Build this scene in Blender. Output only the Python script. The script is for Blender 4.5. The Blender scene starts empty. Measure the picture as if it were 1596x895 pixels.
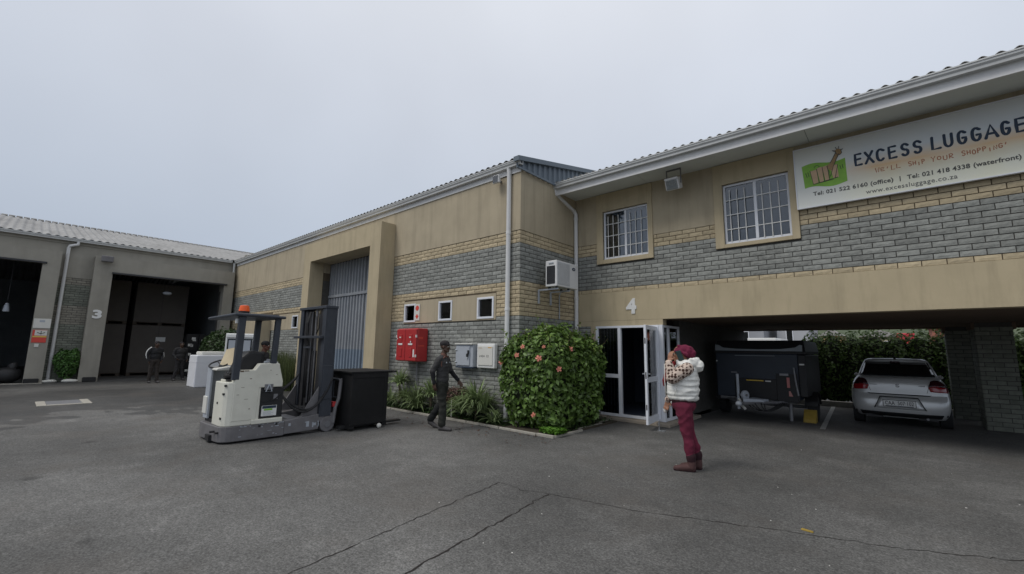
import bpy, bmesh, math, random
import numpy as np
from mathutils import Vector, Matrix, noise as mnoise
R = math.radians
random.seed(7)
rng = np.random.default_rng(7)
scene = bpy.context.scene
COL = scene.collection

# ------------------------------------------------------------------ camera
CAM_H = 1.65
YAW, PITCH, ROLL, FOC = R(41.318), R(8.109), R(0.842), 675.0
def cam_basis():
    fw = Vector((-math.sin(YAW) * math.cos(PITCH), math.cos(YAW) * math.cos(PITCH), math.sin(PITCH)))
    r = Vector((math.cos(YAW), math.sin(YAW), 0))
    u = r.cross(fw)
    return math.cos(ROLL) * r + math.sin(ROLL) * u, -math.sin(ROLL) * r + math.cos(ROLL) * u, fw
CR, CU, CF = cam_basis()
cam_data = bpy.data.cameras.new('camera')
cam = bpy.data.objects.new('camera', cam_data)
COL.objects.link(cam)
cam.matrix_world = Matrix(((CR.x, CU.x, -CF.x, 0), (CR.y, CU.y, -CF.y, 0), (CR.z, CU.z, -CF.z, CAM_H), (0, 0, 0, 1)))
cam_data.sensor_width = 36
cam_data.sensor_fit = 'HORIZONTAL'
cam_data.lens = FOC / 1596 * 36
cam_data.clip_start = 0.05
cam_data.clip_end = 2000
scene.camera = cam
def project(p):
    d = Vector(p) - Vector((0, 0, CAM_H))
    z = d.dot(CF)
    if z < 0.1: return None
    return 798 + FOC * d.dot(CR) / z, 447.5 - FOC * d.dot(CU) / z

# ------------------------------------------------------------------ sky and sun (overcast)
SUN_EL, SUN_AZ = R(52), R(205)      # azimuth clockwise from +Y: behind the camera, to its left
world = bpy.data.worlds.new("World")
scene.world = world
world.use_nodes = True
nt = world.node_tree
for n in list(nt.nodes): nt.nodes.remove(n)
N = lambda t: nt.nodes.new(t)
out = N('ShaderNodeOutputWorld'); bg = N('ShaderNodeBackground'); sky = N('ShaderNodeTexSky')
sky.sky_type = 'NISHITA'; sky.sun_disc = False; sky.sun_elevation = SUN_EL; sky.sun_rotation = SUN_AZ
sky.dust_density = 4.0; sky.air_density = 1.2
tc = N('ShaderNodeTexCoord'); sep = N('ShaderNodeSeparateXYZ')
nt.links.new(tc.outputs['Generated'], sep.inputs[0])
ramp = N('ShaderNodeValToRGB')                    # the cloud deck: CIE-overcast like, brighter overhead
ramp.color_ramp.elements[0].position = 0.0; ramp.color_ramp.elements[0].color = (4.15, 4.85, 6.0, 1)
ramp.color_ramp.elements[1].position = 1.0; ramp.color_ramp.elements[1].color = (10.6, 10.7, 11.0, 1)
e = ramp.color_ramp.elements.new(0.16); e.color = (4.75, 5.4, 6.45, 1)
e = ramp.color_ramp.elements.new(0.55); e.color = (6.9, 7.3, 8.1, 1)
nt.links.new(sep.outputs['Z'], ramp.inputs[0])
cl = N('ShaderNodeTexNoise'); cl.inputs['Scale'].default_value = 1.6; cl.inputs['Detail'].default_value = 5; cl.inputs['Roughness'].default_value = 0.45
nt.links.new(tc.outputs['Generated'], cl.inputs['Vector'])
cr = N('ShaderNodeMapRange'); cr.inputs[1].default_value = 0.3; cr.inputs[2].default_value = 0.7; cr.inputs[3].default_value = 0.93; cr.inputs[4].default_value = 1.07
nt.links.new(cl.outputs['Fac'], cr.inputs[0])
mul = N('ShaderNodeVectorMath'); mul.operation = 'SCALE'
nt.links.new(ramp.outputs['Color'], mul.inputs[0]); nt.links.new(cr.outputs[0], mul.inputs['Scale'])
mix = N('ShaderNodeMixRGB'); mix.inputs[0].default_value = 0.93
nt.links.new(sky.outputs[0], mix.inputs[1]); nt.links.new(mul.outputs[0], mix.inputs[2])
nt.links.new(mix.outputs[0], bg.inputs['Color']); bg.inputs['Strength'].default_value = 0.1
nt.links.new(bg.outputs[0], out.inputs[0])
sun_d = bpy.data.lights.new('sun', 'SUN'); sun = bpy.data.objects.new('sun', sun_d); COL.objects.link(sun)
sun_d.energy = 1.3; sun_d.angle = R(22); sun_d.color = (1.0, 0.965, 0.91)
sd = Vector((math.sin(SUN_AZ) * math.cos(SUN_EL), math.cos(SUN_AZ) * math.cos(SUN_EL), math.sin(SUN_EL)))
sun.rotation_euler = sd.to_track_quat('Z', 'Y').to_euler()
scene.view_settings.view_transform = 'Standard'; scene.view_settings.look = 'None'
scene.view_settings.exposure = 0.0; scene.view_settings.gamma = 1.0; scene.view_settings.use_curve_mapping = False
scene.render.engine = 'CYCLES'
scene.cycles.max_bounces = 8; scene.cycles.diffuse_bounces = 4; scene.cycles.transparent_max_bounces = 12
scene.cycles.use_denoising = True

# ------------------------------------------------------------------ materials
def new_mat(name):
    m = bpy.data.materials.new(name); m.use_nodes = True
    return m, m.node_tree, m.node_tree.nodes['Principled BSDF']
def mat(name, col, rough=0.7, var=0.12, scale=6.0, bump=0.0, bscale=60.0, metal=0.0, spec=0.4, stain=0.0, sscale=(1, 1, 1), coat=0.0, rand=0.0, stain_col=None):
    """base colour with two octaves of natural unevenness, optional stretched stains, fine relief and a per-piece tint"""
    m, t, b = new_mat(name)
    n = t.nodes.new; L = t.links.new
    geo = n('ShaderNodeNewGeometry')
    nz = n('ShaderNodeTexNoise'); nz.inputs['Scale'].default_value = scale; nz.inputs['Detail'].default_value = 6; nz.inputs['Roughness'].default_value = 0.62
    L(geo.outputs['Position'], nz.inputs['Vector'])
    mr = n('ShaderNodeMapRange'); mr.inputs[1].default_value = 0.25; mr.inputs[2].default_value = 0.75
    mr.inputs[3].default_value = 1 - var; mr.inputs[4].default_value = 1 + var
    L(nz.outputs['Fac'], mr.inputs[0])
    fac = mr.outputs[0]
    if rand:
        oi = n('ShaderNodeObjectInfo'); at = n('ShaderNodeAttribute'); at.attribute_name = 'tint'
        ad = n('ShaderNodeMath'); ad.operation = 'ADD'; L(oi.outputs['Random'], ad.inputs[0]); L(at.outputs['Fac'], ad.inputs[1])
        fr = n('ShaderNodeMath'); fr.operation = 'FRACT'; L(ad.outputs[0], fr.inputs[0])
        r2 = n('ShaderNodeMapRange'); r2.inputs[3].default_value = 1 - rand; r2.inputs[4].default_value = 1 + rand; L(fr.outputs[0], r2.inputs[0])
        mm = n('ShaderNodeMath'); mm.operation = 'MULTIPLY'; L(fac, mm.inputs[0]); L(r2.outputs[0], mm.inputs[1]); fac = mm.outputs[0]
    vm = n('ShaderNodeVectorMath'); vm.operation = 'SCALE'; vm.inputs[0].default_value = col[:3]; L(fac, vm.inputs['Scale'])
    cout = vm.outputs[0]
    if stain:
        mp = n('ShaderNodeMapping'); mp.inputs['Scale'].default_value = sscale; L(geo.outputs['Position'], mp.inputs['Vector'])
        s = n('ShaderNodeTexNoise'); s.inputs['Scale'].default_value = 1.0; s.inputs['Detail'].default_value = 8; s.inputs['Roughness'].default_value = 0.65; L(mp.outputs[0], s.inputs['Vector'])
        sr = n('ShaderNodeMapRange'); sr.inputs[1].default_value = 0.48; sr.inputs[2].default_value = 0.75; sr.inputs[3].default_value = 0.0; sr.inputs[4].default_value = stain; L(s.outputs['Fac'], sr.inputs[0])
        mx = n('ShaderNodeMixRGB'); L(sr.outputs[0], mx.inputs[0]); L(cout, mx.inputs[1])
        c2 = stain_col or tuple(c * 0.45 for c in col[:3]); mx.inputs[2].default_value = (*c2, 1); cout = mx.outputs[0]
    L(cout, b.inputs['Base Color'])
    b.inputs['Roughness'].default_value = rough; b.inputs['Metallic'].default_value = metal
    b.inputs['Specular IOR Level'].default_value = spec
    if coat: b.inputs['Coat Weight'].default_value = coat; b.inputs['Coat Roughness'].default_value = 0.06
    if bump:
        bn = n('ShaderNodeTexNoise'); bn.inputs['Scale'].default_value = bscale; bn.inputs['Detail'].default_value = 5; L(geo.outputs['Position'], bn.inputs['Vector'])
        bp = n('ShaderNodeBump'); bp.inputs['Strength'].default_value = bump; bp.inputs['Distance'].default_value = 0.01
        L(bn.outputs['Fac'], bp.inputs['Height']); L(bp.outputs[0], b.inputs['Normal'])
    return m
def glass_mat(name, tint, refl=1.0, dark=0.15):
    m, t, b = new_mat(name)
    n = t.nodes.new; L = t.links.new
    o = t.nodes['Material Output']
    tr = n('ShaderNodeBsdfTransparent'); tr.inputs[0].default_value = (*tint, 1)
    gl = n('ShaderNodeBsdfGlossy'); gl.inputs['Roughness'].default_value = 0.02; gl.inputs[0].default_value = (refl, refl, refl, 1)
    fr = n('ShaderNodeFresnel'); fr.inputs[0].default_value = 1.52
    mp = n('ShaderNodeMapRange'); mp.inputs[3].default_value = dark; mp.inputs[4].default_value = 1.0; L(fr.outputs[0], mp.inputs[0])
    mx = n('ShaderNodeMixShader'); L(mp.outputs[0], mx.inputs[0]); L(tr.outputs[0], mx.inputs[1]); L(gl.outputs[0], mx.inputs[2])
    L(mx.outputs[0], o.inputs[0]); t.nodes.remove(b)
    return m

M = {}
M['plaster'] = mat('tan_plaster', (0.43, 0.368, 0.262), 0.92, 0.10, 1.5, 0.3, 120, stain=0.46, sscale=(5.0, 5.0, 0.28))
M['trim'] = mat('yellow_tan_plaster', (0.47, 0.395, 0.262), 0.92, 0.08, 1.6, 0.25, 130, stain=0.36, sscale=(4.5, 4.5, 0.6))
M['plaster_old'] = mat('grey_tan_plaster', (0.315, 0.298, 0.255), 0.92, 0.10, 1.5, 0.22, 150, stain=0.35, sscale=(1.6, 1.6, 0.3))
M['soffit'] = mat('soffit_board', (0.70, 0.73, 0.69), 0.8, 0.06, 2.0, 0.05, 80, stain=0.2, sscale=(1, 1, 1))
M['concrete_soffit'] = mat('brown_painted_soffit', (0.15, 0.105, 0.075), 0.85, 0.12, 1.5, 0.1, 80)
M['mortar'] = mat('dark_mortar', (0.082, 0.079, 0.072), 0.95, 0.2, 9, 0.25, 120)
M['mortar_y'] = mat('brown_mortar', (0.115, 0.09, 0.06), 0.95, 0.2, 9, 0.25, 120)
M['brick_g'] = mat('grey_split_brick', (0.262, 0.268, 0.248), 0.92, 0.26, 11, 0.8, 38, rand=0.19)
M['brick_y'] = mat('yellow_split_brick', (0.475, 0.395, 0.262), 0.92, 0.16, 14, 0.55, 45, rand=0.14)
M['white_pvc'] = mat('white_painted_metal', (0.70, 0.70, 0.69), 0.45, 0.05, 5, 0.02, 60, stain=0.15, sscale=(3, 3, .8))
M['white_alu'] = mat('white_aluminium', (0.72, 0.74, 0.78), 0.35, 0.03, 6)
M['gutter'] = mat('gutter_enamel', (0.58, 0.59, 0.58), 0.4, 0.06, 3, 0.02, 40, stain=0.25, sscale=(4, 4, 1))
M['fibre'] = mat('fibre_cement_roof', (0.33, 0.32, 0.30), 0.9, 0.18, 1.2, 0.2, 60, stain=0.45, sscale=(.5, 1.3, .5))
M['fibre_old'] = mat('old_fibre_cement_roof', (0.30, 0.297, 0.29), 0.9, 0.2, 1.2, 0.2, 60, stain=0.5, sscale=(.4, 2.2, .5))
M['clad'] = mat('blue_grey_cladding', (0.125, 0.155, 0.185), 0.5, 0.08, 2, 0.03, 30)
M['steel_door'] = mat('blue_grey_door_sheet', (0.27, 0.285, 0.305), 0.5, 0.12, 3, 0.04, 30, stain=0.3, sscale=(.8, .8, .5), stain_col=(.16, .20, .25))
M['steel_door_low'] = mat('blue_door_sheet', (0.19, 0.235, 0.29), 0.5, 0.10, 3, 0.04, 30)
M['dark'] = mat('dark_interior', (0.028, 0.03, 0.034), 0.85, 0.15, 2)
M['hall_wall'] = mat('hall_wall', (0.26, 0.275, 0.285), 0.85, 0.15, 1.5)
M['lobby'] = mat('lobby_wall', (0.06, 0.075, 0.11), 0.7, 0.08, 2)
M['black'] = mat('black_plastic', (0.02, 0.02, 0.021), 0.5, 0.15, 8)
M['rubber'] = mat('black_rubber', (0.022, 0.022, 0.023), 0.8, 0.15, 20, 0.1, 90)
M['chrome'] = mat('bright_steel', (0.6, 0.61, 0.62), 0.25, 0.05, 9, metal=0.9)
M['steel'] = mat('worn_steel', (0.23, 0.23, 0.24), 0.5, 0.18, 12, 0.1, 60, metal=0.5)
M['red'] = mat('red_fibreglass', (0.42, 0.032, 0.034), 0.38, 0.10, 4, 0.04, 50, coat=0.2)
M['white'] = mat('white_print', (0.74, 0.74, 0.72), 0.6, 0.04, 12)
M['offwhite'] = mat('off_white_sheet', (0.66, 0.65, 0.60), 0.55, 0.06, 6, stain=0.12, sscale=(3, 3, 3))
M['cream'] = mat('cream_truck_paint', (0.68, 0.67, 0.585), 0.42, 0.07, 5, 0.06, 30, stain=0.16, sscale=(3, 3, 4), stain_col=(0.28, 0.24, 0.17))
M['truck_grey'] = mat('grey_truck_steel', (0.16, 0.155, 0.16), 0.5, 0.16, 7, 0.12, 40, stain=0.3, sscale=(4, 4, 4), stain_col=(0.09, 0.075, 0.06))
M['mast'] = mat('blue_grey_mast_steel', (0.044, 0.050, 0.062), 0.45, 0.15, 9, 0.08, 40)
M['mast_dark'] = mat('greasy_mast_steel', (0.035, 0.035, 0.038), 0.4, 0.2, 12, 0.1, 50)
M['orange'] = mat('orange_lens', (0.85, 0.12, 0.02), 0.25, 0.05, 8)
M['blackboard'] = mat('black_crate_board', (0.007, 0.007, 0.0075), 0.75, 0.25, 5, 0.12, 25, stain=0.3, sscale=(2, 2, 2), stain_col=(.03, .03, .03))
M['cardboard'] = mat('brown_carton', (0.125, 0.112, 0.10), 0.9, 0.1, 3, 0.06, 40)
M['wood'] = mat('pallet_wood', (0.085, 0.07, 0.055), 0.9, 0.15, 8, 0.15, 50)
M['cream_board'] = mat('cream_card', (0.66, 0.55, 0.37), 0.8, 0.06, 7)
M['wrap'] = mat('white_wrapped_box', (0.72, 0.73, 0.76), 0.5, 0.06, 3, 0.35, 7)
M['kerb'] = mat('pale_concrete_kerb', (0.35, 0.33, 0.285), 0.9, 0.2, 9, 0.25, 60, stain=0.3, sscale=(3, 3, 3))
M['step'] = mat('brown_concrete_step', (0.30, 0.26, 0.21), 0.9, 0.14, 6, 0.2, 70, stain=0.3, sscale=(3, 3, 3))
M['soil'] = mat('garden_soil', (0.055, 0.045, 0.032), 0.95, 0.35, 12, 0.6, 30)
M['yellow_dull'] = mat('worn_shaded_yellow_plastic', (0.30, 0.205, 0.035), 0.7, 0.25, 15)  # dulled yellow; on the wheel chock its shade is put into this colour
M['yellow'] = mat('yellow_paint', (0.62, 0.42, 0.05), 0.6, 0.15, 15)
M['paint'] = mat('worn_line_paint', (0.36, 0.36, 0.34), 0.8, 0.3, 14, 0.1, 60)
M['navy'] = mat('navy_lettering', (0.028, 0.045, 0.075), 0.6, 0.08, 9)
M['ink'] = mat('dark_lettering', (0.075, 0.075, 0.07), 0.6, 0.08, 9)
M['brown_ink'] = mat('brown_handwriting', (0.42, 0.17, 0.09), 0.6, 0.08, 9)
M['logo_green'] = mat('logo_green', (0.24, 0.47, 0.07), 0.6, 0.18, 4)
M['logo_tan'] = mat('logo_tan', (0.55, 0.38, 0.24), 0.6, 0.12, 9)
M['logo_giraffe'] = mat('logo_giraffe', (0.36, 0.24, 0.12), 0.6, 0.25, 40)
M['sign_red'] = mat('notice_red', (0.62, 0.07, 0.05), 0.5, 0.05, 9)
M['sign_yellow'] = mat('notice_yellow', (0.65, 0.52, 0.12), 0.5, 0.05, 9)
M['meter_grey'] = mat('grey_meter_box', (0.40, 0.43, 0.47), 0.5, 0.05, 5, 0.02, 30)
M['glass'] = glass_mat('window_glass', (0.75, 0.80, 0.82), 0.9, 0.10)
M['glass_dark'] = glass_mat('entrance_glass', (0.45, 0.48, 0.52), 0.8, 0.05)
M['glass_upper'] = glass_mat('upper_window_glass', (0.70, 0.75, 0.80), 0.85, 0.05)
M['blind'] = mat('grey_blind', (0.11, 0.135, 0.165), 0.8, 0.05, 4)
M['brick_p'] = mat('shade_toned_grey_brick', (0.19, 0.20, 0.165), 0.92, 0.2, 12, 0.6, 40, rand=0.17)  # grey brick made darker; the piers' carport shade is put into this colour
M['brick_o'] = mat('dull_old_brick', (0.25, 0.235, 0.195), 0.92, 0.16, 14, 0.5, 45, rand=0.12)
M['curtain'] = mat('pale_curtain', (0.30, 0.33, 0.36), 0.9, 0.08, 9)
M['car_paint'] = mat('silver_car_paint', (0.60, 0.605, 0.595), 0.3, 0.03, 5, metal=0.30, coat=0.7)
M['tail_red'] = mat('red_lamp_lens', (0.30, 0.008, 0.014), 0.12, 0.1, 12, spec=0.6, coat=0.6)
M['tail_dark'] = mat('smoked_lamp_lens', (0.035, 0.006, 0.010), 0.12, 0.1, 12, spec=0.6, coat=0.5)
M['car_glass'] = mat('dark_car_glass', (0.012, 0.014, 0.015), 0.06, 0.05, 4, spec=0.6)
M['trailer_blue'] = mat('dark_blue_trailer', (0.018, 0.026, 0.040), 0.4, 0.12, 3, 0.03, 30)
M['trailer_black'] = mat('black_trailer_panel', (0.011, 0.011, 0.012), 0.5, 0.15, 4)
M['lip'] = mat('grey_trailer_lip', (0.26, 0.29, 0.31), 0.5, 0.08, 6)
M['bark'] = mat('bark', (0.13, 0.10, 0.07), 0.95, 0.25, 20, 0.4, 50)
M['skin'] = mat('dark_brown_skin', (0.072, 0.040, 0.026), 0.5, 0.10, 20)
M['skin_w'] = mat('brown_skin', (0.30, 0.145, 0.085), 0.5, 0.08, 20)
def leaf_mat(name, col, var=0.35, rough=0.45, trans=0.25):
    m, t, b = new_mat(name); n = t.nodes.new; L = t.links.new
    at = n('ShaderNodeAttribute'); at.attribute_name = 'tint'
    mr = n('ShaderNodeMapRange'); mr.inputs[3].default_value = 1 - var; mr.inputs[4].default_value = 1 + var; L(at.outputs['Fac'], mr.inputs[0])
    vm = n('ShaderNodeVectorMath'); vm.operation = 'SCALE'; vm.inputs[0].default_value = col; L(mr.outputs[0], vm.inputs['Scale'])
    L(vm.outputs[0], b.inputs['Base Color']); b.inputs['Roughness'].default_value = rough; b.inputs['Specular IOR Level'].default_value = 0.4
    o = t.nodes['Material Output']; tl = n('ShaderNodeBsdfTranslucent'); L(vm.outputs[0], tl.inputs[0])
    mx = n('ShaderNodeMixShader'); mx.inputs[0].default_value = trans; L(b.outputs[0], mx.inputs[1]); L(tl.outputs[0], mx.inputs[2]); L(mx.outputs[0], o.inputs[0])
    return m
M['leaf'] = leaf_mat('hibiscus_leaf', (0.115, 0.195, 0.042), 0.62, 0.40)
M['leaf_tip'] = leaf_mat('young_hibiscus_leaf', (0.19, 0.29, 0.06), 0.4, 0.4)
M['leaf_hedge'] = leaf_mat('hedge_leaf', (0.085, 0.15, 0.028), 0.55)
M['leaf_dark'] = leaf_mat('dark_bush_leaf', (0.045, 0.085, 0.025), 0.5)
M['leaf_bush'] = leaf_mat('green_bush_leaf', (0.065, 0.15, 0.030), 0.5)
M['strap'] = leaf_mat('strap_leaf', (0.15, 0.20, 0.085), 0.45)
M['strap_pale'] = leaf_mat('pale_strap_leaf', (0.22, 0.29, 0.13), 0.4)
M['grass'] = leaf_mat('tall_grass', (0.10, 0.125, 0.05), 0.4)
M['clover'] = leaf_mat('bright_ground_leaf', (0.12, 0.26, 0.035), 0.35)
M['dry'] = leaf_mat('dry_brown_leaf', (0.10, 0.052, 0.036), 0.4, trans=0.1)
M['petal'] = leaf_mat('pink_petal', (0.80, 0.29, 0.22), 0.35, trans=0.3)
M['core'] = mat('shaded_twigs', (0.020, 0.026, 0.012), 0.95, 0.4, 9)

# ------------------------------------------------------------------ mesh helpers
class MB:
    def __init__(s): s.v = []; s.f = []; s.m = []; s.k = 0
    def add(s, vs, fs):
        o = len(s.v); s.v.extend(tuple(p) for p in vs)
        for f in fs: s.f.append([o + i for i in f]); s.m.append(s.k)
        return s
    def mi(s, k): s.k = k; return s
    def box(s, a, b):
        x0, y0, z0 = (min(a[i], b[i]) for i in range(3)); x1, y1, z1 = (max(a[i], b[i]) for i in range(3))
        return s.hexa([(x0, y0, z0), (x1, y0, z0), (x1, y1, z0), (x0, y1, z0), (x0, y0, z1), (x1, y0, z1), (x1, y1, z1), (x0, y1, z1)])
    def hexa(s, p):
        return s.add(p, [(0, 3, 2, 1), (4, 5, 6, 7), (0, 1, 5, 4), (1, 2, 6, 5), (2, 3, 7, 6), (3, 0, 4, 7)])
    def tube(s, path, r, n=8, cap=True):
        P = [Vector(p) for p in path]; rs = r if isinstance(r, (list, tuple)) else [r] * len(P)
        rings = []; prev = None
        for i, p in enumerate(P):
            t = (P[min(i + 1, len(P) - 1)] - P[max(i - 1, 0)])
            if t.length < 1e-9: t = Vector((0, 0, 1))
            t.normalize()
            if prev is None:
                a = Vector((0, 0, 1)) if abs(t.z) < 0.9 else Vector((1, 0, 0))
                u = t.cross(a).normalized()
            else:
                u = (prev - t * prev.dot(t)); u = u.normalized() if u.length > 1e-6 else t.orthogonal().normalized()
            prev = u; w = t.cross(u)
            rings.append([p + (u * math.cos(2 * math.pi * k / n) + w * math.sin(2 * math.pi * k / n)) * rs[i] for k in range(n)])
        vs = [q for rg in rings for q in rg]; fs = []
        for i in range(len(P) - 1):
            for k in range(n): fs.append((i * n + k, i * n + (k + 1) % n, (i + 1) * n + (k + 1) % n, (i + 1) * n + k))
        if cap: fs.append(tuple(reversed(range(n)))); fs.append(tuple((len(P) - 1) * n + k for k in range(n)))
        return s.add(vs, fs)
    def prism(s, poly, f0, f1):
        """poly: 2D points; f0/f1 map a 2D point to 3D on the two caps"""
        n = len(poly); vs = [f0(*p) for p in poly] + [f1(*p) for p in poly]
        fs = [tuple(reversed(range(n))), tuple(range(n, 2 * n))] + [(i, (i + 1) % n, n + (i + 1) % n, n + i) for i in range(n)]
        return s.add(vs, fs)
    def sphere(s, c, r, nu=12, nv=8):
        if not isinstance(r, (tuple, list)): r = (r, r, r)
        vs = []; fs = []
        for j in range(nv + 1):
            th = math.pi * j / nv
            for i in range(nu):
                ph = 2 * math.pi * i / nu
                vs.append((c[0] + r[0] * math.sin(th) * math.cos(ph), c[1] + r[1] * math.sin(th) * math.sin(ph), c[2] + r[2] * math.cos(th)))
        for j in range(nv):
            for i in range(nu): fs.append((j * nu + i, (j + 1) * nu + i, (j + 1) * nu + (i + 1) % nu, j * nu + (i + 1) % nu))
        return s.add(vs, fs)
    def mesh(s, name, mats, smooth=False, fix=True):
        me = bpy.data.meshes.new(name)
        me.from_pydata(s.v, [], s.f)
        for m_ in (mats if isinstance(mats, (list, tuple)) else [mats]): me.materials.append(m_)
        if len(me.materials) > 1: me.polygons.foreach_set('material_index', s.m)
        me.update()
        if fix:
            bm = bmesh.new(); bm.from_mesh(me)
            bmesh.ops.recalc_face_normals(bm, faces=bm.faces); bm.to_mesh(me); bm.free()
        if smooth: me.polygons.foreach_set('use_smooth', [True] * len(me.polygons))
        return me
    def build(s, name, mats, parent=None, smooth=False, bevel=0.0, seg=2, auto=False):
        me = s.mesh(name, mats, smooth or auto)
        o = bpy.data.objects.new(name, me); COL.objects.link(o)
        if parent is not None: attach(o, parent)
        if bevel:
            b = o.modifiers.new('bevel', 'BEVEL'); b.width = bevel; b.segments = seg; b.limit_method = 'ANGLE'; b.angle_limit = R(40)
        if auto: 
            for p in me.polygons: p.use_smooth = True
            try: me.set_sharp_from_angle(angle=R(35))
            except Exception: pass
        return o
def wmat(o):
    m = Matrix.LocRotScale(o.location, o.rotation_euler, o.scale)
    return (wmat(o.parent) @ o.matrix_parent_inverse @ m) if o.parent else m
def attach(o, parent, local=False):
    o.parent = parent
    if not local: o.matrix_parent_inverse = wmat(parent).inverted()
    if o.get('category'): del o['category']
    return o
def tag(o, label, cat, group=None, kind=None):
    o['label'] = label
    if cat: o['category'] = cat
    if group: o['group'] = group
    if kind: o['kind'] = kind
    return o
def thing(name, label, cat, loc=(0, 0, 0), rz=0.0, group=None):
    o = bpy.data.objects.new(name, None); COL.objects.link(o); o.empty_display_size = 0.2
    o.location = loc; o.rotation_euler = (0, 0, rz)
    return tag(o, label, cat, group)
def struct(o, label=None):
    o['kind'] = 'structure'
    if label: o['label'] = label
    return o
def local(root):      # make MB output local: build() then attach with the root's own frame
    return lambda mb, name, mats, **k: _loc(mb, name, mats, root, **k)
def _loc(mb, name, mats, root, **k):
    o = mb.build(name, mats, None, **k); o.parent = root; return o
def copy_tree(o, parent=None):
    c = o.copy(); COL.objects.link(c)
    if parent is not None: c.parent = parent
    for ch in list(o.children): copy_tree(ch, c)
    return c
def set_tint(me, vals):
    a = me.attributes.new('tint', 'FLOAT', 'FACE'); a.data.foreach_set('value', vals)

def text_obj(name, s, mat_, fn, u0, u1, v0, v1, depth=0.004, bold=0.0, parent=None, spacing=1.0):
    """letters as thin raised shapes; fn(u, v, d) maps the fitted box to the surface"""
    cu = bpy.data.curves.new('lettering', 'FONT'); cu.body = s; cu.extrude = 0.5; cu.offset = bold; cu.space_character = spacing; cu.resolution_u = 3
    to = bpy.data.objects.new('lettering', cu); COL.objects.link(to)
    dg = bpy.context.evaluated_depsgraph_get(); me = bpy.data.meshes.new_from_object(to.evaluated_get(dg))
    COL.objects.unlink(to); bpy.data.objects.remove(to); bpy.data.curves.remove(cu)
    co = np.array([v.co[:] for v in me.vertices])
    lo, hi = co.min(0), co.max(0)
    for v in me.vertices:
        a = (v.co.x - lo[0]) / max(1e-6, hi[0] - lo[0]); b = (v.co.y - lo[1]) / max(1e-6, hi[1] - lo[1]); d = (v.co.z - lo[2]) / max(1e-6, hi[2] - lo[2])
        v.co = fn(u0 + a * (u1 - u0), v0 + b * (v1 - v0), d * depth)
    me.materials.clear(); me.materials.append(mat_); me.name = name
    bm = bmesh.new(); bm.from_mesh(me); bmesh.ops.recalc_face_normals(bm, faces=bm.faces); bm.to_mesh(me); bm.free()
    o = bpy.data.objects.new(name, me); COL.objects.link(o)
    if parent is not None: attach(o, parent)
    return o

def wall_cells(mb, plane, u0, u1, z0, z1, holes, thick, axis='y'):
    """a wall of given thickness behind `plane`, cut by rectangular holes (u0,u1,z0,z1)"""
    us = sorted({u0, u1, *[max(u0, min(u1, h[i])) for h in holes for i in (0, 1)]})
    zs = sorted({z0, z1, *[max(z0, min(z1, h[i])) for h in holes for i in (2, 3)]})
    for i in range(len(us) - 1):
        col = []
        for j in range(len(zs) - 1):
            uc, zc = (us[i] + us[i + 1]) / 2, (zs[j] + zs[j + 1]) / 2
            if any(h[0] < uc < h[1] and h[2] < zc < h[3] for h in holes): continue
            if col and abs(col[-1][1] - zs[j]) < 1e-9: col[-1][1] = zs[j + 1]
            else: col.append([zs[j], zs[j + 1]])
        for a, b in col:
            if axis == 'y': mb.box((us[i], plane, a), (us[i + 1], plane + thick, b))
            else: mb.box((plane, us[i], a), (plane - thick, us[i + 1], b))
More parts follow.
